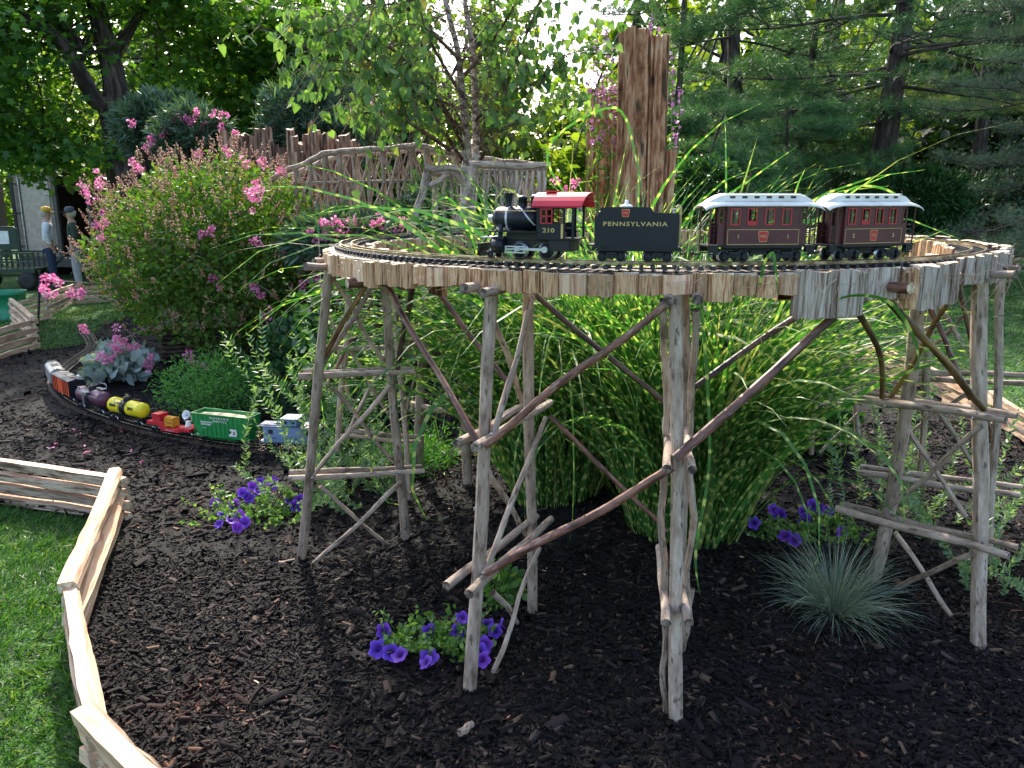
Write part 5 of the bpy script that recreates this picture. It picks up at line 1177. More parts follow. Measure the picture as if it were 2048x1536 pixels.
# little conifer seedling
c = gnd(548, 845); th = thing('conifer_seedling', 'tiny spruce seedling with bare lower stem on the mound', 'tree', c); b = MB(); b.tube([c, c + Vector((.01, 0, .38))], [.007, .003], 6); b.build('trunk', MAT['twig'], th, c)
P_ = []; D_ = []
for z in np.linspace(.08, .38, 12):
    for a in np.linspace(0, 6.2, 6):
        l = .16 * (1 - z / .45) + .03
        for k in range(7): P_.append((c.x + math.cos(a) * l * k / 7, c.y + math.sin(a) * l * k / 7, c.z + z + .01 * math.sin(k))); D_.append((math.cos(a), math.sin(a), .2))
tvn, tfn = needle_tuft(12, 1, .04, .8, 3); V, F = cards(np.array(P_), np.array(D_), randdirs(len(P_)), np.full(len(P_), .028), tvn, tfn); fastmesh('foliage', V, F, MAT['pine'], parent=th, off=c)['kind'] = 'stuff'
# fallen petals
P_ = np.array([gnd(x + random.uniform(-4, 4), y + random.uniform(-4, 4), .045) for x, y in ((113, 885), (148, 862), (172, 892), (176, 905), (168, 945), (172, 952), (160, 938), (104, 895), (277, 922), (205, 838), (128, 858), (262, 905), (95, 850), (240, 860), (150, 870), (520, 830), (545, 812))]); P_ = np.repeat(P_, 4, 0) + rng.normal(0, .010, (len(P_) * 4, 3)) * [1, 1, .2]
V, F = cards(P_, randdirs(len(P_), 0, .2), randdirs(len(P_), 1), rng.uniform(.012, .02, len(P_)), *LEAF); tag(fastmesh('fallen_petals', V, F, MAT['pink']), 'pink petals fallen on the mulch near the track', 'petals', kind='stuff')
# ---------------- crape myrtle ----------------
cm = Vector((-2.60, 7.35, G(-2.60, 7.35))); cmt = thing('flowering_shrub', 'large round shrub with pink flower panicles and reddish seed buds at left', 'shrub', cm)
random.seed(11); b = MB(); tipsP = []
for i in range(26):
    a = random.uniform(0, 6.283); el = random.uniform(.12, 1.0); rr = 1.12
    tip = cm + Vector((math.cos(a) * rr * math.cos(el * 1.4) * 1.0, math.sin(a) * rr * math.cos(el * 1.4), .25 + 1.3 * math.sin(el * 1.5)))
    pts = [cm + Vector((math.cos(a) * .08, math.sin(a) * .08, -.03))]
    for k in range(1, 8):
        t = k / 7; q = cm.lerp(tip, t); q = q + Vector((random.gauss(0, .03), random.gauss(0, .03), .12 * math.sin(math.pi * t))); pts.append(q)
    b.tube(pts, [.022 * (1 - .75 * k / 7) for k in range(8)], 6)
    for k in range(3, 8):
        for j in range(3):
            d = Vector((random.gauss(0, 1), random.gauss(0, 1), random.gauss(.4, .8))).normalized() * random.uniform(.15, .35); b.tube([pts[k], pts[k] + d * .5 + Vector((0, 0, .02)), pts[k] + d], [.005, .0035, .0015], 4)
b.build('branches', MAT['myrtle_bark'], cmt, cm)
n = 30000; C0 = np.array([cm.x, cm.y, cm.z + .93]); d = nrm(rng.normal(size=(n, 3))); bump = 1 + .10 * np.sin(d[:, 0] * 9 + 1) * np.sin(d[:, 2] * 8 + d[:, 1] * 7) + .05 * np.sin(d[:, 0] * 21) * np.sin(d[:, 1] * 19)
q = (.25 + .75 * rng.random(n) ** .55) * bump; sc_ = np.array([1.12, 1.08, .86]); sc2 = np.where(d[:, 2:3] < 0, np.array([[1.08, 1.16, .88]]), sc_[None])
P_ = C0 + d * q[:, None] * sc2
V, F = cards(P_, d * .6 + randdirs(n, .2), randdirs(n, .5), rng.uniform(.028, .055, n), *LEAF); fastmesh('foliage', V, F, MAT['myrtle'], parent=cmt, off=cm)['kind'] = 'stuff'
nt_ = 460; d = nrm(rng.normal(size=(nt_, 3)) * [1, 1, .8] + [0, -.45, .75]); bump = 1 + .10 * np.sin(d[:, 0] * 9 + 1) * np.sin(d[:, 2] * 8 + d[:, 1] * 7)
T_ = C0 + d * (bump * rng.uniform(.97, 1.12, nt_))[:, None] * sc_; P_ = []
for t, dd in zip(T_, d):
    ax = nrm(dd * .6 + np.array([0, 0, .8]) + rng.normal(0, .2, 3)); m = 15
    for k in range(m): u = k / m; P_.append(t + ax * u * .11 + rng.normal(0, .014 * (1.1 - u), 3))
P_ = np.array(P_); OCT = ([(0, 0, -.5), (.5, 0, 0), (0, .5, 0), (-.5, 0, 0), (0, -.5, 0), (0, 0, .5)], [(0, 2, 1), (0, 3, 2), (0, 4, 3), (0, 1, 4), (5, 1, 2), (5, 2, 3), (5, 3, 4), (5, 4, 1)])
V, F = cards(P_, randdirs(len(P_)), randdirs(len(P_)), rng.uniform(.009, .017, len(P_)), *OCT); fastmesh('seed_buds', V, F, MAT['bud'], parent=cmt, off=cm)['kind'] = 'stuff'
RUF = ([(0, 0, 0), (.5, .35, .15), (.3, .9, -.1), (-.15, 1.0, .18), (-.5, .5, -.12)], [(0, 1, 2, 3, 4)])
def cluster(parent, c, r, n, mat='pink', size=.028, name='flower_cluster', el=1.0, tpl=RUF):
    c = np.array(c); k = max(3, int(r / .012)); hub = c + rng.normal(size=(k, 3)) * np.array([r * .5, r * .5, r * .62]); rr = rng.uniform(.014, .026, k)
    m = 16; Q = np.repeat(hub, m, 0); dd = nrm(rng.normal(size=(k * m, 3))); P_ = Q + dd * np.repeat(rr, m)[:, None] * rng.uniform(.4, 1.1, (k * m, 1))
    V, F = cards(P_, dd + randdirs(k * m) * .6, randdirs(k * m), rng.uniform(.5, 1.25, k * m) * size * .62, *tpl)
    return fastmesh(name, V, F, MAT[mat], parent=parent, off=parent.location)
FC = [(508, 372, .085, 6.45), (500, 395, .06, 6.45), (515, 385, .05, 6.4), (185, 375, .09, 6.9), (175, 390, .06, 6.8), (205, 360, .06, 7.0), (205, 440, .045, 6.6), (195, 450, .04, 6.6), (200, 470, .035, 6.6), (270, 325, .05, 7.3), (275, 340, .04, 7.2), (487, 318, .06, 7.0), (525, 325, .05, 7.0), (575, 500, .035, 6.5), (100, 555, .085, 6.0), (88, 562, .06, 6.0), (98, 575, .06, 6.0), (240, 672, .075, 6.2), (245, 685, .07, 6.2), (232, 695, .05, 6.2), (265, 690, .05, 6.2), (300, 718, .05, 6.3), (298, 728, .035, 6.3), (375, 715, .05, 6.3), (385, 722, .03, 6.3), (430, 565, .045, 6.4), (440, 572, .03, 6.4), (513, 585, .04, 6.35), (520, 590, .03, 6.35), (535, 630, .06, 6.35), (618, 568, .05, 6.5), (630, 560, .04, 6.5), (605, 572, .03, 6.5), (400, 470, .03, 6.4), (422, 460, .04, 6.4), (515, 480, .03, 6.4), (164, 655, .035, 6.3), (140, 585, .04, 6.0), (160, 588, .03, 6.0), (200, 712, .05, 6.2), (220, 715, .04, 6.2), (408, 735, .03, 6.3), (560, 345, .04, 7.0), (395, 312, .04, 7.3), (345, 345, .035, 7.0), (455, 305, .03, 7.1)]
for fx, fy, r, Y in FC: cluster(cmt, at_y(fx, fy, Y), r * .82, int(40 + r * 1500), size=.034)
b = MB()
for fx, fy, Y in ((100, 560, 6.0), (240, 680, 6.2)):
    q = at_y(fx, fy, Y); b.tube([q, q.lerp(Vector(C0), .3) - Vector((0, 0, .1)), Vector(C0) - Vector((0, 0, .5))], [.003, .005, .008], 5)
b.build('branches', MAT['myrtle_bark'], cmt, cm)
# ---------------- oleanders ----------------
def oleander(label, px, py, Y, r, h, n, seed, blooms, zc=None):
    random.seed(seed); q = at_y(px, py, Y); c = Vector((q.x, Y, G(q.x, Y))); th = thing('oleander_shrub', label, 'shrub', c); b = MB(); top = q.z
    for i in range(16):
        a = random.uniform(0, 6.28); e = Vector((c.x + math.cos(a) * r * random.random(), Y + math.sin(a) * r * random.random() * .8, top + random.uniform(-.4, .4) * h)); b.tube([c, c.lerp(e, .5) + Vector((0, 0, .1)), e], [.012, .009, .004], 5)
    b.build('stems', MAT['twig'], th, c)
    m = n // 14; P0 = ellipsoid(m, (c.x, Y, top), (r, r * .8, h * .5), .35); P_ = []; D_ = []
    for p in P0:
        ax = nrm(p - np.array([c.x, Y, top - h * .35]) + rng.normal(0, .15, 3))
        for k in range(14):
            v = rng.normal(size=3); v -= ax * v.dot(ax); v = nrm(v); P_.append(p + ax * .02 * k * .6); D_.append(v * .9 + ax * (.5 + k * .05))
    V, F = cards(np.array(P_), np.array(D_), randdirs(len(P_), .5), rng.uniform(.10, .17, len(P_)) * (.8), [(x * 1.15, y, z) for x, y, z in LANCE[0]], LANCE[1]); fastmesh('foliage', V, F, MAT['oleander'], parent=th, off=c)['kind'] = 'stuff'
    for fx, fy, s_ in blooms: cluster(th, at_y(fx, fy, Y - r * .8), s_ * .7, 34, size=.036)
    return th
oleander('big blue green oleander bush standing behind the log palisade', 640, 245, 9.8, .62, .9, 9000, 3, [(700, 215, .03), (740, 205, .03), (718, 230, .03)])
oleander('small oleander between the two palisade groups', 585, 285, 9.6, .26, .35, 1800, 4, [(552, 252, .04)])
oleander('grey green oleander bush left of the palisade, with pink blooms', 325, 255, 10.2, .5, .62, 6000, 5, [])
oleander('leafy oleander with pink sprays in front of the palisade at left', 385, 275, 9.0, .33, .42, 4000, 6, [(375, 235, .07), (395, 228, .06), (360, 240, .05), (350, 238, .04), (385, 245, .05), (425, 228, .06), (447, 230, .05), (405, 252, .05), (300, 285, .06), (292, 298, .04), (325, 270, .04), (308, 275, .04), (262, 245, .04), (440, 255, .04), (470, 268, .03), (330, 262, .05)])
oleander('low oleander with magenta pink flowers under the stick bridge', 720, 492, 6.6, .50, .36, 6500, 7, [(642, 460, .08), (625, 468, .05), (678, 445, .05), (665, 478, .09), (685, 462, .09), (700, 470, .08), (712, 450, .07), (730, 465, .06), (760, 440, .05), (775, 455, .05), (795, 460, .05), (810, 447, .05), (745, 452, .04), (650, 445, .06), (655, 470, .05), (715, 455, .08)])
oleander('oleander with pink blooms behind the twig frame at centre', 905, 430, 6.9, .45, .35, 3200, 8, [(880, 420, .05), (925, 395, .05), (895, 440, .05), (870, 445, .06), (1110, 365, .05), (1150, 370, .05), (1130, 380, .04)])
# ---------------- logs: palisade, stumps ----------------
def log_post(parent, x, y, z0, z1, r, mat='stump', tiltx=0, top='cedar_top', name='log', off=None, ang=None):
    b = MB(); n = 11; lv = 6; vs = []; uv = []; j0 = [random.uniform(.75, 1.15) for _ in range(n)]; sl = random.uniform(-.5, .5) * r; sa = random.random() * 6.28
    for i in range(lv + 1):
        t = i / lv; z = z0 + (z1 - z0) * t
        for k in range(n + 1):
            kk = k % n; a = 2 * math.pi * kk / n
            rr = r * j0[kk] * (1 + .05 * math.sin(i * 2.1 + kk)) * (1.08 - .1 * t); zz = z + (sl * math.cos(a + sa) + random.uniform(-.25, .35) * r * (kk % 3 == 0) if i == lv else 0)
            vs.append((x + tiltx * t + math.cos(a) * rr, y + math.sin(a) * rr, zz)); uv.append((k * 2 * math.pi * r / n, z))
    for i in range(lv):
        for k in range(n): b.add([vs[i * (n + 1) + k], vs[i * (n + 1) + k + 1], vs[(i + 1) * (n + 1) + k + 1], vs[(i + 1) * (n + 1) + k]], [(0, 1, 2, 3)], [uv[i * (n + 1) + k], uv[i * (n + 1) + k + 1], uv[(i + 1) * (n + 1) + k + 1], uv[(i + 1) * (n + 1) + k]], 0, True)
    ring = vs[lv * (n + 1):lv * (n + 1) + n]; cz = sum(v[2] for v in ring) / n
    b.add(ring + [(x + tiltx, y, cz)], [(k, (k + 1) % n, n) for k in range(n)], None, 1)
    return b.build(name, [MAT[mat], MAT[top]], parent, parent.location)
MAT['logwall'] = surf('log_wall_bark', [(.22, (.04, .022, .015)), (.4, (.16, .085, .055)), (.55, (.30, .18, .12)), (.75, (.45, .31, .21))], (28, 3, 1), 'UV', 8, .9, 1, 1.5, rnd=.3, dist=.02)
random.seed(21)
PAL = [(366, 270, 8), (376, 252, 9), (388, 248, 9), (400, 262, 12), (412, 250, 10), (426, 240, 14), (447, 262, 9), (440, 285, 10), (468, 281, 22), (487, 270, 14), (505, 274, 16), (520, 258, 12), (537, 254, 7), (545, 290, 12), (556, 298, 12)]
q = at_y(460, 300, 9.0); PF = thing('log_palisade', 'jagged row of upright cedar logs above the flowering shrub', 'log wall', (q.x, 9.0, G(q.x, 9)))
for x, y, w_ in PAL:
    Y = random.uniform(8.8, 9.2); p = at_y(x, y, Y); log_post(PF, p.x, Y, G(p.x, Y), p.z, w_ * Y / 1600 , 'logwall')
q = at_y(640, 300, 8.6); PF2 = thing('log_palisade', 'wall of tall cedar logs behind the left end of the stick bridge', 'log wall', (q.x, 8.4, G(q.x, 8.4)))
for x, y, w_ in [(565, 300, 10), (580, 258, 9), (588, 272, 9), (602, 288, 12), (612, 268, 8), (622, 244, 6), (632, 262, 8), (645, 270, 14), (660, 268, 12), (674, 280, 12), (688, 270, 12), (700, 282, 12), (712, 290, 10), (575, 310, 12), (595, 305, 12), (630, 290, 16)]:
    Y = random.uniform(8.2, 8.6); p = at_y(x, y, Y); log_post(PF2, p.x, Y, G(p.x, Y), p.z, w_ * Y / 1600, 'logwall')
q = at_y(700, 430, 7.9); PF3 = thing('retaining_log_wall', 'dark upright logs below the stick bridge carrying its deck', 'log wall', (q.x, 7.9, G(q.x, 7.9)))
for x in range(590, 1160, 24):
    Y = 7.85 + random.uniform(-.05, .05); p = at_y(x, 440 + random.uniform(-6, 8), Y); log_post(PF3, p.x, Y, G(p.x, Y), p.z, .062, 'logwall')
# tall stump in two joined halves with a leaning slab
def stump(label, px, py, Y, wpx, seed, slabs, z0=None, squash=.7):
    random.seed(seed); q = at_y(px, py, Y); c = Vector((q.x, Y, G(q.x, Y))); th = thing('tree_stump', label, 'stump', c)
    for k, (sx, sy, sw, bx) in enumerate(slabs):
        t = at_y(sx, sy, Y + (.0 if k == 0 else .05 * k)); bse = at_y(bx, 420, Y); r = sw * Y / 1600 / 2
        b = MB(); n = 60; lv = 34; vs = []; uv = []; r0 = np.random.default_rng(seed + k)
        prof = 1 + .16 * np.sin(np.arange(n) * 2 * np.pi / n * 5 + k) + r0.uniform(-.20, .10, n)
        drift = r0.normal(0, .05, (lv + 1, n)).cumsum(0) * .45
        jag = r0.uniform(-.25, .12, n) + .22 * np.sin(np.arange(n) * 2 * np.pi / n * 2 + k)
        for i in range(lv + 1):
            tt = i / lv; z = c.z + (t.z - c.z) * tt; hgt = (z - bse.z) / max(.1, t.z - bse.z); cx_ = bse.x + (t.x - bse.x) * hgt
            for kk in range(n + 1):
                k2 = kk % n; a = 2 * math.pi * k2 / n; rr = r * (1.12 - .2 * tt + (.35 * (1 - tt) ** 6)) * (prof[k2] + drift[i, k2]); zz = z + (jag[k2] * r * .55 if i == lv else jag[k2] * r * .4 * (i == lv - 1))
                vs.append((cx_ + math.cos(a) * rr, t.y + math.sin(a) * rr * squash, zz)); uv.append((a * r, z + k))
        m = n + 1
        b.add(vs, [(i * m + kk, i * m + kk + 1, (i + 1) * m + kk + 1, (i + 1) * m + kk) for i in range(lv) for kk in range(n)], uv, 0, False)
        ring = vs[lv * m:lv * m + n]; b.add(ring + [(t.x, t.y, t.z - .05)], [(kk, (kk + 1) % n, n) for kk in range(n)], None, 1)
        b.build('slab' if k else 'trunk', [MAT['stump'], MAT['cedar_top']], th, c)
    return th
stump('tall split cedar stump standing behind the tender', 1290, 60, 6.2, 90, 5, [(1268, 56, 52, 1262), (1312, 70, 50, 1304), (1336, 300, 30, 1334), (1256, 215, 28, 1243), (1294, 90, 40, 1284)])
stump('pale weathered stump left of the tall cedar stump, wrapped in purple flower stems', 1205, 185, 6.9, 50, 8, [(1190, 180, 30, 1186), (1215, 178, 32, 1212), (1228, 240, 22, 1226)])
# spires of purple flowers
def spires(label, stalks, Y, seed):
    random.seed(seed); q = at_y(*stalks[0][:2], Y); c = Vector((q.x, Y, G(q.x, Y))); th = thing('purple_spire_flower', label, 'flowering plant', c); b = MB(); P_ = []; L_ = []
    for x, y, x0 in stalks:
        t = at_y(x, y, Y); b0 = at_y(x0, 420, Y); b0.z = c.z; bend = Vector((random.gauss(0, .03), 0, 0)); b.tube([b0, b0.lerp(t, .5) + bend, t], [.006, .004, .002], 5); L = (t - b0).length
        for k in range(32): u = random.uniform(0, .42); P_.append(t.lerp(b0, u * .5) + Vector((random.gauss(0, .018), random.gauss(0, .018), 0)) * (.3 + u * 2))
        for k in range(50): u = random.uniform(.1, .8); L_.append(t.lerp(b0, u) + Vector((random.gauss(0, .015), random.gauss(0, .015), 0)))
    b.build('stem', MAT['herb'], th, c)
    V, F = cards(np.array(P_), randdirs(len(P_), .5), randdirs(len(P_)), rng.uniform(.016, .034, len(P_)), *RUF); fastmesh('flower_spire', V, F, MAT['lilac'], parent=th, off=c)['kind'] = 'stuff'
    V, F = cards(np.array(L_), randdirs(len(L_), .1), randdirs(len(L_), .6), rng.uniform(.05, .1, len(L_)), *LANCE); fastmesh('foliage', V, F, MAT['herb'], parent=th, off=c)['kind'] = 'stuff'
spires('purple flower spires rising left of the tall cedar stump', [(1195, 45, 1205), (1212, 60, 1212), (1222, 95, 1220), (1186, 135, 1200), (1205, 140, 1215), (1178, 150, 1196), (1228, 150, 1226), (1215, 190, 1214)], 6.6, 3)
spires('purple flower spires behind the top right of the tall cedar stump', [(1305, 25, 1320), (1315, 40, 1325), (1300, 45, 1318), (1345, 90, 1335), (1362, 170, 1340), (1352, 250, 1338)], 6.7, 4)
# ---------------- stick bridge and twig frame ----------------
q = at_y(760, 430, 7.4); BR = thing('stick_footbridge', 'arched bridge of bark covered sticks for the toy railway behind the flowering shrub', 'toy bridge', (q.x, 7.4, q.z))
random.seed(31)
TOPL = [(540, 360), (578, 338), (612, 326), (645, 308), (682, 303), (742, 299), (800, 295), (832, 289), (868, 299), (905, 306), (945, 314), (990, 322), (1040, 326), (1085, 331)]
def topy(x): return float(np.interp(x, [a for a, _ in TOPL], [b_ for _, b_ in TOPL]))
for side, dY, dyp in (('near', 7.1, 0), ('far', 7.75, 8)):
    pts = [at_y(x, y + dyp + (6 if side == 'far' and x < 680 else 0), dY) for x, y in TOPL]
    b = MB(); cc = []
    for i in range(len(pts) - 1):
        for k in range(3): cc.append(pts[i].lerp(pts[i + 1], k / 3) + Vector((0, 0, random.uniform(-.006, .006))))
    b.tube(cc + [pts[-1]], [.024 + random.uniform(-.002, .002) for _ in range(len(cc) + 1)], 8, 0, 1); b.build('handrail', [MAT['bark_grey'], MAT['cut_old']], BR, BR.location)
    zb = 430 if side == 'near' else 425
    stick(BR, 'stringer', at_y(555, zb + 2, dY), at_y(1080, zb + 2, dY), .02, .02, wob=.01, segs=14)
    stick(BR, 'mid_rail', at_y(580, 366, dY), at_y(860, 362, dY), .012, .012, wob=.01, segs=10)
    x = 590
    while x < 1078:
        t0_ = topy(x) + dyp + 3; xo = random.uniform(-3, 3)
        stick(BR, 'post', at_y(x, t0_, dY), at_y(x + 6 + xo, zb, dY), .018, .015, wob=.008, segs=4, n=7)
        sp = 29
        stick(BR, 'brace', at_y(x + 5, topy(x) + dyp + 6, dY + .02), at_y(x + sp * .95, zb - 3, dY + .02), .013, .011, wob=.01, segs=4, n=7)
        stick(BR, 'brace', at_y(x + sp * random.uniform(.8, 1.2), 362 if random.random() < .7 else topy(x) + 12, dY - .02), at_y(x + random.uniform(0, 8), zb - 2, dY - .02), .012, .010, wob=.01, segs=4, n=7)
        if side == 'near': 
            stick(BR, 'brace', at_y(x + 4, 358, dY + .03), at_y(x + sp - 6, topy(x + sp) + 8, dY + .03), .007, .006, wob=.006, segs=3, n=6)
            stick(BR, 'brace', at_y(x + 4, topy(x) + 10, dY + .04), at_y(x + sp - 4, 358, dY + .04), .007, .006, wob=.006, segs=3, n=6)
        x += sp
for x in range(560, 1085, 15):
    p0 = at_y(x, 434, 6.98); p1 = Vector((p0.x + random.uniform(-.03, .05), 7.85, p0.z)); stick(BR, 'deck_pole', p0, p1, .018, .018, cut='cut_end', wob=.005, segs=3, n=7)
q = at_y(900, 440, 5.7); FR = thing('twig_frame', 'leaning twig portal frame just behind the left rim of the trestle', 'twig frame', (q.x, 5.7, G(q.x, 5.7)))
random.seed(33)
def fr(name, x0, y0, Y0, x1, y1, Y1, r, **k): stick(FR, name, at_y(x0, y0, Y0), at_y(x1, y1, Y1), r, None, wob=.012, segs=8, **k)
fr('post', 857, 335, 5.6, 818, 480, 5.3, .028); fr('post', 942, 335, 5.6, 905, 500, 5.4, .030)
fr('crossbar', 848, 336, 5.55, 942, 342, 5.6, .021); fr('crossbar', 935, 330, 5.6, 1090, 330, 6.0, .026); fr('crossbar', 860, 346, 5.7, 1088, 340, 6.1, .018)
fr('brace', 858, 372, 5.55, 900, 344, 5.6, .019); fr('brace', 905, 346, 5.6, 932, 372, 5.6, .017); fr('post', 1085, 335, 6.0, 1092, 420, 6.0, .022)
x = 870
for x in range(868, 1090, 11):
    s_ = random.uniform(-14, 14); fr('stick', x, 342, 5.75, x + s_, 450, 5.7, random.uniform(.009, .016))
# ---------------- toy building under the shrub ----------------
c = gnd(400, 742); c = Vector((-2.78, 7.15, G(-2.78, 7.15) + .08)); MH = thing('miniature_house', 'little log building with pale slat roof half hidden beneath the flowering shrub', 'model building', c, .25)
MAT['pale'] = surf('pale_shingle', [(.3, (.5, .4, .28)), (.7, (.8, .72, .58))], (20, 20, 20), rough=.8)
for sx, sy, w_, d_ in ((0, -.19, .62, .02), (0, .19, .62, .02), (-.3, 0, .02, .38), (.3, 0, .02, .38)):
    wl = pb('wall', MAT['logwall'], lambda b: b.box(sx, sy, .14, w_, d_, .28), parent=MH)
    for k in range(7):
        if w_ > .1: pb('log', MAT['bark_dark'], lambda b: b.cyl((-.33, sy + (.014 if sy > 0 else -.014), .02 + k * .04), (.33, sy + (.014 if sy > 0 else -.014), .02 + k * .04), .019, n=8), parent=wl)
for s_ in (-1, 1):
    rf = pb('roof', MAT['cedar_pink'], lambda b: b.box(0, s_ * .12, .35, .74, .30, .015, 0, Matrix.Rotation(R(-30 * s_), 3, 'X')), parent=MH)
    for k in range(16): pb('shingle', MAT['pale'], lambda b: b.box(-.35 + k * .0465, s_ * .124, .362 + random.uniform(0, .004), .042, .30, .008, 0, Matrix.Rotation(R(-30 * s_), 3, 'X')), parent=rf)
# black stake with cord
p = gnd(75, 690); b = MB(); t = at_y(80, 540, p.y); b.tube([p, t], [.012, .012], 6); o = b.build('stake', MAT['blackm'], None, p); tag(o, 'thin black stake at the corner of the far left rail fence', 'stake')
# green plant marker by the pink flowers
p = at_y(636, 490, 6.1); t = at_y(637, 463, 6.1); p.z = G(p.x, p.y); b = MB(); b.tube([p, t], [.006, .006], 6); b.tube([t, t + Vector((0, 0, .06))], [.014, .004], 8, 1); tag(b.build('plant_stake', [MAT['bark_grey'], MAT['grn']], None, p), 'green tipped stake among the pink oleander flowers', 'stake')
# ---------------- trees ----------------
def limb(b, pts, r0, r1, n=8):
    cc = []
    pts = [np.array(p, float) for p in pts]
    for i in range(len(pts) - 1):
        p0, p1, p2, p3 = [pts[min(max(k, 0), len(pts) - 1)] for k in (i - 1, i, i + 1, i + 2)]
        for k in range(5): t = k / 5; cc.append(.5 * ((2 * p1) + (-p0 + p2) * t + (2 * p0 - 5 * p1 + 4 * p2 - p3) * t * t + (-p0 + 3 * p1 - 3 * p2 + p3) * t ** 3))
    cc.append(pts[-1]); m = len(cc); b.tube([Vector(c) for c in cc], [r0 + (r1 - r0) * i / (m - 1) for i in range(m)], n, jit=.12); return cc
def crown(parent, off, blobs, total, size, mat, tpl=LEAF, clump=70, flat_=.35, name='crown', csize=.32, droop=.2):
    """blobs: (x,y,z,rx,ry,rz)"""
    vol = np.array([b[3] * b[4] * b[5] for b in blobs]); vol = vol / vol.sum(); P_ = []
    for bl, v in zip(blobs, vol):
        k = max(1, int(total * v / clump)); C_ = ellipsoid(k, bl[:3], bl[3:6], .35)
        s = rng.uniform(.6, 1.4, k) * csize
        Q = np.repeat(C_, clump, 0) + rng.normal(size=(k * clump, 3)) * np.repeat(s, clump)[:, None] * np.array([1, 1, flat_]); P_.append(Q)
    P_ = np.concatenate(P_); n = len(P_); D = randdirs(n, -droop, .6)
    Nn = rng.normal(size=(n, 3)) * .6 + [0, 0, 1]
    V, F = cards(P_, D, Nn, rng.uniform(size * .7, size * 1.25, n), *tpl)
    o = fastmesh(name, V, F, MAT[mat], parent=parent, off=off); o['kind'] = 'stuff'; return o
def twigs(b, blobs, src, r=.03, n=10):
    for bl in blobs:
        for k in range(n):
            e = ellipsoid(1, bl[:3], bl[3:6], .3)[0]; s = src[int(random.random() * len(src))]; mid = (np.array(s) + e) / 2 + rng.normal(0, .15, 3)
            limb(b, [s, mid, e], r, r * .2, 5)
def XZ(px, py, Y): p = at_y(px, py, Y); return p.x, p.z
# near left maple
random.seed(41)
def blobpx(L): return [(at_y(x, y, Y).x, Y, at_y(x, y, Y).z, rx, ry, rz) for x, y, Y, rx, ry, rz in L]
Y = 13.0; bx, _ = XZ(232, 300, Y); c = Vector((bx, Y, G(bx, Y)))
T1 = thing('maple_tree', 'large leaning maple with dark forked trunk behind the truck at left', 'tree', c); b = MB()
t1 = limb(b, [c, at_y(236, 250, Y), at_y(232, 180, Y), at_y(215, 100, Y), at_y(195, 20, Y - .3), at_y(170, -120, Y - .6), at_y(150, -260, Y - .8)], .24, .09)
t2 = limb(b, [c + Vector((-.1, 0, .2)), at_y(222, 255, Y), at_y(190, 200, Y - .3), at_y(160, 145, Y - .5), at_y(140, 110, Y - .6), at_y(118, 80, Y - .7), at_y(60, 40, Y - .9), at_y(-40, 5, Y - 1)], .15, .06)
t3 = limb(b, [at_y(180, 105, Y), at_y(150, 80, Y - .2), at_y(130, 60, Y - .3), at_y(30, 20, Y - .4), at_y(-60, -40, Y)], .09, .05)
t4 = limb(b, [at_y(222, 120, Y), at_y(240, 90, Y + .2), at_y(300, -10, Y + .3), at_y(330, -120, Y + .3)], .09, .04)
BL = blobpx([(20, 50, 12, 1.1, 1.0, .6), (150, -60, 13, 2.2, 1.4, .7), (-60, 120, 12, 1.2, 1.2, 1.0), (60, 230, 12.5, .9, 1.0, .7), (120, 285, 13, .95, .9, .5), (190, 325, 12.6, .7, .7, .22), (40, 300, 13, 1.0, 1.0, .5), (-80, 260, 13, 1.0, 1.0, .9), (350, 20, 13.4, 1.0, .8, .5), (340, 160, 14, .8, .6, .35), (60, 160, 13.5, 1.0, 1.0, .5), (290, 60, 14.5, 1.0, 1, .45), (80, -10, 12, 1.2, .8, .35)])
twigs(b, BL, t1[12:] + t2[15:] + t4[8:], .022, 3); b.build('trunk', MAT['plum_bark'], T1, c)
crown(T1, c, BL, 15000, .12, 'maple', MAPLE, clump=60, csize=.28, flat_=.4)
# middle maple
Y = 16.0; bx, _ = XZ(280, 300, Y); c = Vector((bx, Y, G(bx, Y))); T2 = thing('maple_tree', 'dark upright maple behind the leaning one, above the palisade', 'tree', c); b = MB()
t1 = limb(b, [c, at_y(275, 240, Y), at_y(285, 160, Y), at_y(300, 110, Y), at_y(330, 30, Y), at_y(350, -120, Y)], .3, .12)
t2 = limb(b, [at_y(280, 180, Y), at_y(340, 140, Y), at_y(400, 105, Y - .3), at_y(440, 95, Y - .4), at_y(475, 40, Y - .5), at_y(505, -40, Y - .5)], .12, .06)
t3 = limb(b, [at_y(405, 110, Y - .3), at_y(415, 60, Y - .3), at_y(400, -20, Y - .3)], .09, .05)
BL = blobpx([(480, 30, 15, 1.4, 1.2, .8), (560, 110, 15.5, 1.1, 1.0, .8), (420, 180, 16.5, 1.5, 1, .8), (560, 200, 16.5, 1.2, 1, .8), (620, 60, 15.5, .8, 1, .9), (330, 110, 15.5, 1.2, .8, .5), (640, 150, 16.5, .9, 1, 1.0), (360, -20, 15.5, 1.3, 1, .4), (500, 260, 17, 1.6, 1, .6)])
twigs(b, BL, t1[10:] + t2[10:], .025, 3); b.build('trunk', MAT['plum_bark'], T2, c)
crown(T2, c, BL, 10000, .15, 'maple', MAPLE, clump=60, csize=.35, flat_=.4)
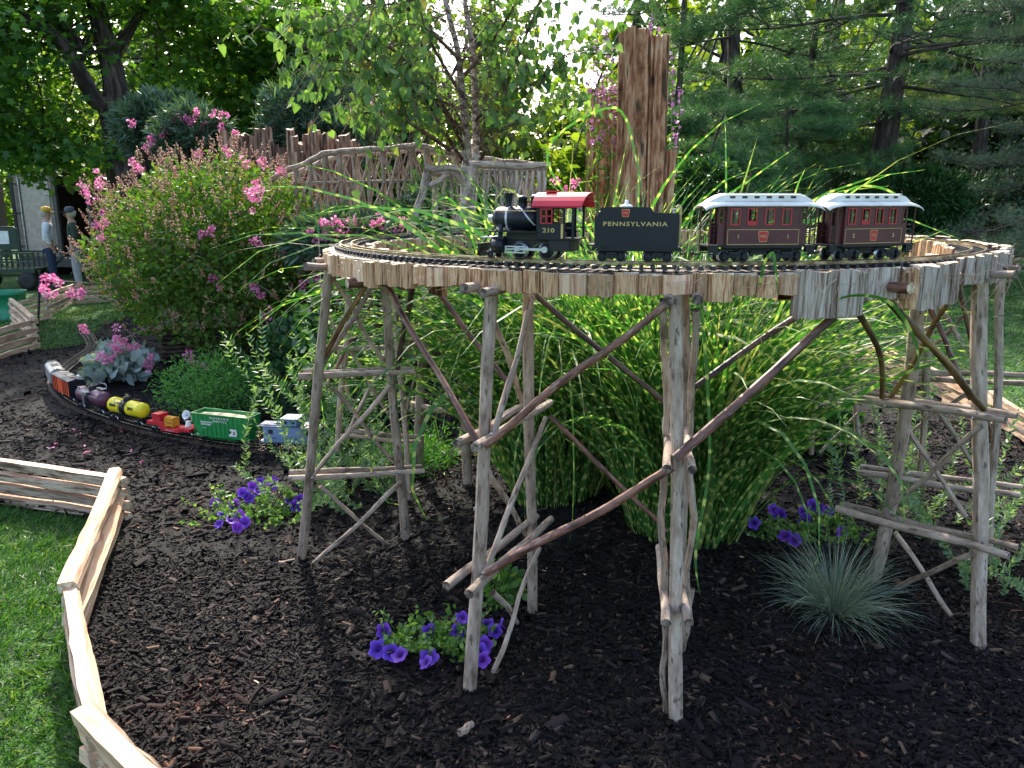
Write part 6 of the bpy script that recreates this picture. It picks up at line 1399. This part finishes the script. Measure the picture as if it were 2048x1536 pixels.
# simple background broadleaf trees
def bgtree(label, px, Y, h, r, zlow, n, size, mat, seed, tr=.22, tplt=LEAF, trunkmat='plum_bark'):
    random.seed(seed); x = at_y(px, 400, Y).x; c = Vector((x, Y, G(x, Y))); th = thing('tree', label, 'tree', c); b = MB()
    t1 = limb(b, [c, c + Vector((random.gauss(0, .2), 0, h * .4)), c + Vector((random.gauss(0, .4), 0, h * .9))], tr, tr * .3)
    BL = []
    for k in range(11):
        z = zlow + (h - zlow) * (k + .5) / 11; rr = r * (1 - .55 * ((z - zlow) / (h - zlow)) ** 1.5); a = random.uniform(0, 6.28); q = rr * random.uniform(.2, .7)
        BL.append((x + math.cos(a) * q, Y + math.sin(a) * q, c.z + z, rr * .62, rr * .62, rr * .36))
    twigs(b, BL, t1[3:], tr * .3, 4); b.build('trunk', MAT[trunkmat], th, c); crown(th, c, BL, n, size, mat, tplt, clump=60, csize=r * .17, flat_=.5); return th
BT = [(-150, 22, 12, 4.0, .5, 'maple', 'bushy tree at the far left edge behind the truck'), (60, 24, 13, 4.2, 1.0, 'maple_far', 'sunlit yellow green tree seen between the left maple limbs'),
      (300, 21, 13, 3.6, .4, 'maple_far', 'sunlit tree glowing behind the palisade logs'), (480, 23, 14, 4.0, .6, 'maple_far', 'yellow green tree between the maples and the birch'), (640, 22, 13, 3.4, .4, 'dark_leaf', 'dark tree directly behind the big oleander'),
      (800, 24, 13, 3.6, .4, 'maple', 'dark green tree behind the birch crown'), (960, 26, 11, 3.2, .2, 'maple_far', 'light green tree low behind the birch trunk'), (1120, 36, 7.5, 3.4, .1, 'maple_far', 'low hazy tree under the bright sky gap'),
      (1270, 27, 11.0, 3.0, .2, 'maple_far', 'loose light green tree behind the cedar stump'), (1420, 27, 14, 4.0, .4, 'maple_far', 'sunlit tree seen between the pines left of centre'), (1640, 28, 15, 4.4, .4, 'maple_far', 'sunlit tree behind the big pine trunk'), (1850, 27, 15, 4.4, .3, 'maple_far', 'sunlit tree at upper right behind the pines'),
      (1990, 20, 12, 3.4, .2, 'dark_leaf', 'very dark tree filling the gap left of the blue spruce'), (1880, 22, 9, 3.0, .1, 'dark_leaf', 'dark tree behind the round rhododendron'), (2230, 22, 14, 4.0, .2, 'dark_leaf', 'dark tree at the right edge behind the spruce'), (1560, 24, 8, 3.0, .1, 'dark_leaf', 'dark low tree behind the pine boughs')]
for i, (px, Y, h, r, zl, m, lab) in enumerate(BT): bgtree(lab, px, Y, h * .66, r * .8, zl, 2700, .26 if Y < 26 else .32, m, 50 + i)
# far woodland mass closing the view
n = 24000; X = rng.uniform(-48, 55, n); gap = np.exp(-((X - 1.6) / 3.4) ** 2); H = (7.5 + 2 * nz2(X, X * 0, .5, 4)) * (1 - .62 * gap); Yv = rng.uniform(38, 46, n); Z = vG(X, Yv) + rng.random(n) * H
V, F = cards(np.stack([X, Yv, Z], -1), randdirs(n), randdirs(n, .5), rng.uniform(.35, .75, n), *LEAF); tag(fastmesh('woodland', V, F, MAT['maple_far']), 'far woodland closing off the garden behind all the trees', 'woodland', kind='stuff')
# ---------------- pines ----------------
tvp, tfp = needle_tuft(10, 1, .021, .75, 2)
def pine(label, px, Y, h, tr, seed, n_br, zmin, lmax, mat='pine', nd=.13, base_px=None, dens=1.0, name='pine_tree', droop=.1, custom=None, dirbias=None):
    random.seed(seed); x = at_y(px, 400, Y).x; c = Vector((x, Y, G(x, Y))); th = thing(name, label, 'tree', c); b = MB()
    limb(b, [c, c + Vector((random.gauss(0, .05), 0, h * .3)), c + Vector((random.gauss(0, .12), 0, h * .65)), c + Vector((0, 0, h))], tr, tr * .2, 12); P_ = []; D_ = []
    brs = []
    for i in range(n_br):
        z = zmin + (h - zmin) * ((i + random.random()) / n_br) ** 1.1; a = random.uniform(0, 6.283)
        if dirbias is not None and random.random() < .5: a = dirbias + random.gauss(0, .5)
        L = lmax * (1 - .45 * (z / h) ** 1.6) * random.uniform(.7, 1.1); brs.append((z, a, L))
    for z, a, L in brs + (custom or []):
        d = Vector((math.cos(a), math.sin(a), random.uniform(-.12, .12))); p = c + Vector((0, 0, z)); pts = [p]
        for k in range(7): d.z += (-droop if k < 3 else droop * 1.1) * .6; d = d + Vector((random.gauss(0, .07), random.gauss(0, .07), 0)); p = p + d.normalized() * L / 7; pts.append(p)
        b.tube(pts, [max(.006, tr * .13 * (1 - k / 7.5)) for k in range(8)], 5)
        for k in range(2, 8):
            for sg in (-1, 1):
                for rep in range(2):
                    sl = L * .30 * (1.15 - k / 9) * random.uniform(.6, 1.2); s = Vector((-d.y, d.x, 0)).normalized() * sg + d.normalized() * .8; s.z += random.uniform(-.05, .25); s = s.normalized()
                    q0 = pts[k]; q1 = q0 + s * sl
                    if rep == 0: b.tube([q0, q1], [.012, .004], 4)
                    m = int(14 * dens)
                    for j in range(m):
                        u = (j + .5) / m; P_.append(q0.lerp(q1, .25 + .75 * u) + Vector((random.gauss(0, .06), random.gauss(0, .06), random.gauss(.03, .055)))); v = s + Vector((random.gauss(0, .5), random.gauss(0, .5), random.uniform(.1, .9))); D_.append(v)
        for j in range(8): P_.append(pts[-1] + Vector((random.gauss(0, .08), random.gauss(0, .08), random.gauss(0, .04)))); D_.append(d + Vector((random.gauss(0, .4), random.gauss(0, .4), .4)))
    b.build('trunk', MAT['plum_bark'], th, c); P_ = np.array(P_); n = len(P_)
    V, F = cards(P_, np.array(D_), randdirs(n), rng.uniform(.75, 1.2, n) * nd, tvp, tfp); o = fastmesh('needles', V, F, MAT[mat], parent=th, off=c); o['kind'] = 'stuff'; print(label, n * 15); return th
pine('big white pine with thick grey trunk left of the round rhododendron', 1752, 15.0, 7.4, .28, 1, 26, 2.6, 4.6, nd=.17, custom=[(3.2, math.pi, 3.6), (4.2, math.pi + .3, 4.2), (3.6, -1.9, 4.0), (4.6, -1.2, 3.6), (3.9, -.3, 3.6), (2.4, math.pi + .5, 3.2)])
pine('white pine with boughs low behind coach 1, second thick trunk', 1450, 16.5, 7.6, .21, 2, 23, 2.0, 4.2, nd=.17, custom=[(2.0, -1.2, 3.0), (2.6, -1.8, 2.8), (3.0, -.7, 3.4), (1.6, -.9, 3.2), (2.2, -.3, 3.0)])
pine('slender pine between the two thick trunked pines', 1592, 17.5, 7.4, .13, 3, 18, 1.2, 3.4, nd=.17)
pine('thin dark pine beside the top of the cedar stump', 1345, 15.5, 7, .10, 4, 10, 3.0, 2.0, nd=.15, dens=.7)
pine('young pine with soft boughs close behind the cedar stump at right', 1440, 11.5, 2.55, .06, 6, 22, .5, 1.5, nd=.13)
pine('soft blue green young pine behind coach 1', 1560, 12.5, 2.6, .06, 7, 20, .4, 1.6, nd=.13)
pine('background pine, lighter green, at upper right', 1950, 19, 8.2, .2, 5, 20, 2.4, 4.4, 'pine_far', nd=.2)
pine('blue green spruce cut off by the right edge of the frame', 2150, 10.6, 5.0, .12, 8, 46, .35, 2.3, 'spruce', nd=.06, dens=2.0, name='spruce_tree', droop=.14)
# undergrowth, rhododendrons
def bush(label, px, py, Y, r, h, n, size, mat, seed, name='rhododendron_bush'):
    q = at_y(px, py, Y); c = (q.x, Y, G(q.x, Y)); z = q.z
    random.seed(seed); c = Vector(c); th = thing(name, label, 'shrub', c); b = MB(); stems_mb(b, c, 10, r * .6, max(.3, z - c.z), .02); b.build('stem', MAT['twig'], th, c)
    d = nrm(rng.normal(size=(n, 3))); bump = 1 + .09 * np.sin(d[:, 0] * 8) * np.sin(d[:, 2] * 9 + d[:, 1] * 6); P_ = np.array([c.x, Y, z]) + d * (bump * (.55 + .45 * rng.random(n) ** .5))[:, None] * [r, r, h]
    V, F = cards(P_, d + randdirs(n, .1) * .9, d * .5 + randdirs(n, .8), rng.uniform(.7, 1.2, n) * size, *LANCE if size > .1 else LEAF); V, F = cards(P_, d + randdirs(n, .1) * .9, d * .5 + randdirs(n, .8), rng.uniform(.7, 1.2, n) * size, [(x * 1.7, y, z_) for x, y, z_ in LANCE[0]], LANCE[1])
    fastmesh('foliage', V, F, MAT[mat], parent=th, off=c)['kind'] = 'stuff'
bush('round green rhododendron at right behind the end of the track', 1838, 405, 14.5, .86, .62, 9000, .12, 'rhodo', 1)
bush('small rhododendron at the left foot of the round one', 1735, 395, 14.0, .36, .3, 2500, .11, 'rhodo', 2)
bush('dark leafy bush at the base of the cedar stump', 1400, 380, 9.0, .45, .32, 3500, .1, 'rhodo', 3, 'leafy_bush')
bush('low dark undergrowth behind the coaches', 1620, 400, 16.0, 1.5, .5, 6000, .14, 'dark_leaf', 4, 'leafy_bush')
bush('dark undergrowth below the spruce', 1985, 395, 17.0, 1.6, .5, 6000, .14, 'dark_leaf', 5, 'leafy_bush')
# ---------------- birch ----------------
random.seed(61)
Y = 6.4; q = at_y(932, 420, Y); c = Vector((q.x, Y, G(q.x, Y))); BI = thing('birch_tree', 'multi stemmed young birch with light green hanging leaves at upper centre', 'tree', c)
b = MB(); b2 = MB(); SRC = []
stems = [[(930, 400, Y), (935, 300, Y), (925, 200, Y - .1), (915, 100, Y - .15), (890, 0, Y - .2), (870, -120, Y - .2)], [(940, 400, Y), (952, 290, Y + .1), (950, 200, Y + .1), (945, 100, Y), (930, 0, Y), (920, -120, Y)]]
for s_ in stems: SRC.append(limb(b, [(c.x, Y, c.z)] + [at_y(*k) for k in s_], .042, .012, 8))
red = [[(925, 320, 6.4), (880, 250, 6.2), (820, 130, 6.0), (770, 20, 5.8), (740, -80, 5.7)], [(930, 300, 6.4), (880, 200, 6.1), (800, 110, 5.7), (700, 60, 5.3)], [(960, 300, 6.4), (1000, 200, 6.2), (1040, 100, 6.0), (1080, 0, 5.9), (1100, -80, 5.8)],
       [(965, 290, 6.5), (975, 180, 6.5), (990, 60, 6.4), (985, -60, 6.4)], [(925, 260, 6.3), (850, 190, 5.8), (750, 150, 5.4), (650, 140, 5.0)], [(950, 240, 6.4), (1010, 190, 6.1), (1080, 160, 5.8), (1130, 110, 5.6)], [(930, 200, 6.3), (860, 80, 5.9), (820, -60, 5.6)],
       [(900, 300, 6.3), (840, 260, 5.9), (780, 225, 5.6), (700, 230, 5.4)], [(960, 320, 6.3), (1000, 260, 6.0), (1060, 240, 5.8)], [(920, 120, 6.2), (840, 40, 5.6), (760, -40, 5.2)], [(930, 150, 6.3), (1000, 60, 6.0), (1060, -50, 5.7)], [(900, 210, 6.2), (800, 170, 5.6), (700, 90, 5.2), (640, 60, 5.0)]]
PP = []
for s_ in red:
    cc = limb(b2, [at_y(*k) for k in s_], .016, .005, 6); PP.append(cc)
LP = []; LD = []
for cc in PP + [s[12:] for s in SRC]:
    for k in range(2, len(cc)):
        for j in range(3):
            d = Vector((random.gauss(0, 1), random.gauss(0, .8), random.gauss(.15, .7))).normalized() * random.uniform(.2, .55); p0 = Vector(cc[k]); p1 = p0 + d * .5 + Vector((0, 0, .03)); p2 = p0 + d + Vector((0, 0, -.06)); p3 = p2 + Vector((d.x * .3, d.y * .3, -.12)); b2.tube([p0, p1, p2, p3], [.004, .003, .002, .001], 4)
            for _ in range(8):
                t = random.random() * 3; i = min(2, int(t)); q = [p0, p1, p2, p3]; LP.append(q[i].lerp(q[i + 1], t - i) + Vector((random.gauss(0, .025), random.gauss(0, .025), -.01))); LD.append((random.gauss(0, .5), random.gauss(0, .5), -1.0))
b.build('trunk', MAT['birch_bark'], BI, c); b2.build('branches', MAT['twig'], BI, c)
LP = np.array(LP); LD = np.array(LD); tpx = np.interp(LP[:, 2], [1.4, 4.2], [at_y(938, 400, 6.4).x, at_y(915, 20, 6.3).x]); kp = ((np.abs(LP[:, 0] - tpx) > .16) | (LP[:, 1] > 6.5)) & ((LP[:, 2] > 2.12) | (rng.random(len(LP)) < .15)); LP = LP[kp]; LD = LD[kp]; n = len(LP); LP[:, 2] -= .01; V, F = cards(LP, np.array(LD), randdirs(n, 0, .6), rng.uniform(.038, .078, n), *HEART); fastmesh('foliage', V, F, MAT['birch'], parent=BI, off=c)['kind'] = 'stuff'
print('birch', n)
# ---------------- truck, cart, tub ----------------
MAT['trk'] = flat('truck_panel', (.30, .235, .19), .6, var=.08); MAT['trkd'] = flat('truck_trim', (.09, .08, .075), .6); MAT['trkw'] = flat('truck_top', (.5, .42, .34), .5)
p = at_y(122, 575, 20.0); c = Vector((p.x, 20.0, G(p.x, 20.0)))
TRK = thing('box_truck', 'beige box truck with one rear door swung open, parked under the maples', 'truck', c, R(-8)); random.seed(71)
def tb(name, mat, fn, parent=None, bevel=0, label=None): b = MB(); fn(b); return b.build(name, mat, parent or TRK, bevel=bevel, label=label)
bd = tb('box_body', MAT['trk'], lambda b: (b.box(-.95, 3, 1.55, .06, 6, 2.1), b.box(1.05, 3, 1.55, .06, 6, 2.1), b.box(.05, 3, 2.62, 2.06, 6, .06), b.box(.05, 3, .5, 2.06, 6, .1), b.box(.05, 6, 1.55, 2, .06, 2.1)), bevel=.01)
tb('roof_edge', MAT['trkw'], lambda b: b.box(.05, -.02, 2.66, 2.1, .1, .09)); tb('door_frame', MAT['trkd'], lambda b: [b.box(x, -.03, 1.55, .08, .08, 2.1) for x in (-.95, .18, 1.05)] + [b.box(.05, -.03, .5, 2.06, .08, .12)])
d_ = tb('rear_door', MAT['trk'], lambda b: b.box(-.38, -.05, 1.55, 1.02, .05, 1.98), bevel=.01); tb('door_panel', MAT['trkw'], lambda b: b.box(-.30, -.085, 1.5, .72, .02, 1.7), d_); [tb('hinge', MAT['trkd'], lambda b: b.box(-.78, -.09, z, .16, .03, .05), d_) for z in (.8, 1.6, 2.3)]; tb('latch_bar', MAT['steel'], lambda b: (b.cyl((-.72, -.1, .6), (-.72, -.1, 2.5), .02), b.cyl((-.05, -.1, 2.05), (.2, -.1, 2.05), .02)), d_)
tb('open_door', MAT['trkd'], lambda b: b.box(-1.16, -.25, 1.55, .06, .5, 2.0, 0, Matrix.Rotation(.35, 3, 'Z')), bevel=.01); tb('bumper', MAT['trkd'], lambda b: b.box(.05, -.1, .38, 2.0, .1, .14)); tb('cab', MAT['trkw'], lambda b: b.box(.05, 7.2, 1.2, 1.9, 1.6, 1.7), bevel=.1)
for x in (-.8, .9):
    for y in (1.2, 7.0): w_ = tb('wheel', MAT['blackm'], lambda b: b.lathe([(.2, -.12), (.42, -.12), (.44, 0), (.42, .12), (.2, .12)], (x, y, .42), 24, 0, 'x')); tb('rim', MAT['steel'], lambda b: b.lathe([(0, -.1), (.22, -.1), (.22, .1), (0, .1)], (x, y, .42), 16, 0, 'x'), w_)
MAT['cartg'] = flat('cart_green', (.012, .04, .028), .4); MAT['tubg'] = flat('tub_green', (.015, .24, .11), .45)
q = gnd(40, 578); CR = thing('garden_wagon', 'dark green steel garden wagon with slatted sides beside the truck', 'wagon', q, R(4)); T = lambda *a, **k: tb(*a, parent=CR, **k) if 'parent' not in k else tb(*a, **k)
T('bed', MAT['cartg'], lambda b: (b.box(-.2, 0, .45, 1.5, .7, .04), b.box(-.2, -.35, .43, 1.5, .03, .08), b.box(-.2, .35, .43, 1.5, .03, .08)))
T('side_rail', MAT['cartg'], lambda b: [(b.box(-.2, s * .35, .80, 1.5, .03, .04), b.box(-.2, s * .35, .62, 1.5, .02, .03)) for s in (-1, 1)])
for x in np.linspace(-.94, .54, 14):
    for s in (-1, 1): T('slat', MAT['cartg'], lambda b: b.box(x, s * .35, .62, .025, .015, .36))
T('backrest', MAT['cartg'], lambda b: (b.tube([(-.5, .1, .8), (-.5, .1, 1.28), (-.42, .1, 1.34), (-.02, .1, 1.34), (.06, .1, 1.28), (.06, .1, .8)], .02, 6), b.box(-.22, .1, 1.08, .5, .01, .46))); T('notice', MAT['white'], lambda b: b.box(-.3, .085, 1.12, .34, .01, .28), label='pale paper sheet')
T('handle', MAT['cartg'], lambda b: b.tube([(.5, 0, .3), (.95, -.05, .62), (1.1, -.05, .78)], .02, 6))
for x in (-.75, .38):
    for y in (-.36, .36):
        w_ = T('wheel', MAT['blackm'], lambda b: b.lathe([(.1, -.05), (.19, -.05), (.2, 0), (.19, .05), (.1, .05)], (x, y, .2), 20, 0, 'y')); tb('rim', MAT['steel'], lambda b: b.lathe([(0, -.045), (.1, -.045), (.1, .045), (0, .045)], (x, y, .2), 14, 0, 'y'), w_)
T('axle', MAT['cartg'], lambda b: [b.box(x, 0, .2, .04, .7, .04) for x in (-.75, .38)] + [b.box(x, 0, .32, .04, .1, .22) for x in (-.75, .38)] + [b.box(-.2, 0, .3, 1.2, .05, .05)])
q = gnd(12, 640); TU = thing('storage_tub', 'green plastic tub with rope handle standing on the lawn at the left edge', 'tub', q)
def tubm(b):
    n = 20; prof = [(.22, 0), (.28, .36), (.30, .37), (.30, .42), (.285, .42), (.275, .37), (.215, .02)]
    vs = []
    for r, z in prof:
        for k in range(n):
            a = 2 * math.pi * k / n; ca, sa = math.cos(a), math.sin(a); sgn = lambda v: (1 if v > 0 else -1) * abs(v) ** .6; vs.append((sgn(ca) * r, sgn(sa) * r * .75, z))
    b.add(vs, [(i * n + k, i * n + (k + 1) % n, (i + 1) * n + (k + 1) % n, (i + 1) * n + k) for i in range(len(prof) - 1) for k in range(n)] + [tuple(range(n))], None, 0, True)
tb('tub_body', MAT['tubg'], tubm, TU); tb('handle', MAT['cartg'], lambda b: b.tube([(-.06, -.225, .36), (-.05, -.26, .34), (.07, -.26, .34), (.08, -.225, .36)], .012, 6), TU)
# ---------------- people ----------------
MAT['skin'] = flat('skin', (.5, .28, .2), .55); MAT['shirt'] = flat('shirt_white', (.62, .64, .68), .8); MAT['navy'] = flat('trousers_navy', (.02, .035, .08), .8); MAT['ycap'] = flat('cap_yellow', (.7, .4, .04), .7)
MAT['gcap'] = flat('cap_grey_blue', (.08, .09, .13), .7); MAT['dshirt'] = flat('shirt_dark_green', (.025, .045, .03), .8); MAT['gtrous'] = flat('trousers_grey', (.36, .35, .36), .85); MAT['shoe'] = flat('shoe', (.02, .02, .02), .5); MAT['hairw'] = flat('hair_grey', (.5, .48, .45), .9)
def skinned(name, verts, edges, mat, parent, sub=2, root=0):
    me = bpy.data.meshes.new(name); me.from_pydata([v[:3] for v in verts], edges, []); o = bpy.data.objects.new(name, me); COL.objects.link(o)
    sk = o.modifiers.new('s', 'SKIN'); sk.use_smooth_shade = True; sb_ = o.modifiers.new('u', 'SUBSURF'); sb_.levels = sub
    for i, v in enumerate(verts):
        r = v[3]; o.data.skin_vertices[0].data[i].radius = (r, r) if not isinstance(r, tuple) else r
        o.data.skin_vertices[0].data[i].use_root = (i == root)
    dg = bpy.context.evaluated_depsgraph_get(); m2 = bpy.data.meshes.new_from_object(o.evaluated_get(dg)); bpy.data.objects.remove(o); m2.name = name
    m2.materials.clear(); m2.materials.append(mat); q = link(bpy.data.objects.new(name, m2)); q.parent = parent; return q
def person(label, loc, rz, shirt, trous, cap, hand_in=True, hair=None):
    th = thing('person', label, 'person', loc, rz)
    # faces local -y. pelvis 0, chest..., one continuous body
    B = [(0, 0, .95, (.15, .11)), (0, .0, 1.12, (.145, .11)), (0, -.01, 1.3, (.17, .115)), (0, 0, 1.42, (.13, .09)), (0, -.01, 1.50, .055), (0, -.02, 1.6, (.075, .095)), (0, -.02, 1.70, (.07, .085)),
         (.20, 0, 1.40, .058), (.27, .03, 1.15, .045), (.23, -.05, .93, .036), (.20, -.08, .86, .036), (-.20, 0, 1.40, .058), (-.27, .03, 1.15, .045), (-.24, -.06, .93, .036), (-.21, -.10, .86, .036),
         (.09, 0, .86, .09), (.10, -.01, .5, .06), (.11, .02, .1, .042), (.11, -.1, .04, .04), (-.09, 0, .86, .09), (-.10, -.02, .5, .06), (-.12, .0, .1, .042), (-.12, -.12, .04, .04)]
    E = [(0, 1), (1, 2), (2, 3), (3, 4), (4, 5), (5, 6), (3, 7), (7, 8), (8, 9), (9, 10), (3, 11), (11, 12), (12, 13), (13, 14), (0, 15), (15, 16), (16, 17), (17, 18), (0, 19), (19, 20), (20, 21), (21, 22)]
    body = skinned('body', B, E, MAT['skin'], th)
    sh = [(0, 0, 1.0, (.165, .13)), (0, 0, 1.14, (.168, .13)), (0, -.01, 1.3, (.185, .135)), (0, 0, 1.42, (.15, .105)), (0, 0, 1.475, .07), (.205, 0, 1.40, .072), (.275, .03, 1.15, .062), (.24, -.045, .96, .046), (-.205, 0, 1.40, .072), (-.275, .03, 1.15, .062), (-.245, -.05, .96, .046)]
    skinned('shirt', sh, [(0, 1), (1, 2), (2, 3), (3, 4), (3, 5), (5, 6), (6, 7), (3, 8), (8, 9), (9, 10)], shirt, th)
    tr_ = [(0, 0, .98, (.158, .125)), (.09, 0, .86, .108), (.105, -.01, .5, .088), (.11, .01, .12, .072), (-.09, 0, .86, .108), (-.105, -.02, .5, .088), (-.12, 0, .12, .072)]
    skinned('trousers', tr_, [(0, 1), (1, 2), (2, 3), (0, 4), (4, 5), (5, 6)], trous, th)
    for s in (-1, 1):
        b = MB(); b.box(s * .115, -.06, .035, .09, .27, .07); b.build('shoe', MAT['shoe'], th, bevel=.02)
        b = MB()                                                        # five fingers of each hand
        for k in range(5): y0 = -.07 - .012 * k; b.tube([(s * .205, y0, .86), (s * .20, y0 - .01, .82), (s * .195, y0 - .004, .79)], [.010, .009, .006], 6)
        b.build('fingers', MAT['skin'], th)
    b = MB(); b.lathe([(.098, 1.665), (.104, 1.70), (.098, 1.745), (.07, 1.78), (.0, 1.79)], (0, -.015, 0), 18); b.add([(-.075, -.08, 1.675), (.075, -.08, 1.675), (.055, -.19, 1.66), (-.055, -.19, 1.66), (-.075, -.08, 1.685), (.075, -.08, 1.685), (.055, -.19, 1.667), (-.055, -.19, 1.667)], [(0, 1, 2, 3), (7, 6, 5, 4), (0, 3, 7, 4), (2, 1, 5, 6), (3, 2, 6, 7)]); b.build('cap', cap, th)
    b = MB(); b.lathe([(.05, 1.56), (.086, 1.6), (.09, 1.66), (.085, 1.69)], (0, .015, 0), 14); b.build('hair', hair or MAT['hairw'], th)
    b = MB(); b.tube([(0, -.105, 1.645), (0, -.135, 1.61), (0, -.11, 1.60)], [.008, .014, .01], 6); [b.lathe([(0, -.006), (.009, 0), (0, .006)], (s * .032, -.105, 1.645), 8, 0, 'y') for s in (-1, 1)]; [b.box(s * .088, -.01, 1.63, .014, .03, .05) for s in (-1, 1)]; b.box(0, -.108, 1.575, .045, .01, .009); b.build('face', MAT['skin'], th)
    return th
q = gnd(110, 578); person('person in a white shirt, navy trousers and yellow cap standing with hands at the hips', q, R(115), MAT['shirt'], MAT['navy'], MAT['ycap'])
q = gnd(160, 580); person('person in a grey blue cap and light grey trousers, half hidden by the shrub', q, R(-60), MAT['dshirt'], MAT['gtrous'], MAT['gcap'])
# small litter on the mulch bed: short cedar stakes and a few dry leaves
P_ = np.array([gnd(random.uniform(250, 1900), random.uniform(980, 1500), .04) for _ in range(70)]); V, F = cards(P_, randdirs(len(P_), 0, .2), randdirs(len(P_), 1), rng.uniform(.014, .03, len(P_)), [(x * 1.4, y, z) for x, y, z in LANCE[0]], LANCE[1]); tag(fastmesh('leaf_litter', V, F, MAT['bud']), 'a few dry leaf scraps scattered over the dark mulch', 'leaf litter', kind='stuff')

GROUPS = {'petunia_plant': 'petunias planted in the mulch bed', 'oleander_shrub': 'oleanders around the palisade and stick bridge', 'striped_grass': 'zebra grass clumps inside the trestle ring', 'zigzag_split_rail_fence': 'low split rail fences edging the mulch bed',
 'tree': 'background trees', 'maple_tree': 'maples at upper left', 'pine_tree': 'pines behind the trestle at right', 'person': 'people standing by the truck', 'toy_tank_car': 'freight cars of the ground train', 'tree_stump': 'upright cedar stumps', 'log_palisade': 'upright log palisades',
 'leafy_plant': 'leafy plants in the mulch bed', 'willowy_perennial': 'leggy pale green perennials', 'rhododendron_bush': 'rhododendrons by the lawn', 'leafy_bush': 'undergrowth below the trees', 'purple_spire_flower': 'purple spires around the stump', 'feathery_herb': 'feathery green herbs'}
for o in list(COL.objects):
    if o.parent is None and 'label' in o.keys() and 'group' not in o.keys():
        k = o.name.split('.')[0]
        if k in GROUPS: o['group'] = GROUPS[k]
        elif k.startswith('toy_') and (k.endswith('_car') or k == 'toy_caboose'): o['group'] = 'freight cars of the ground train'
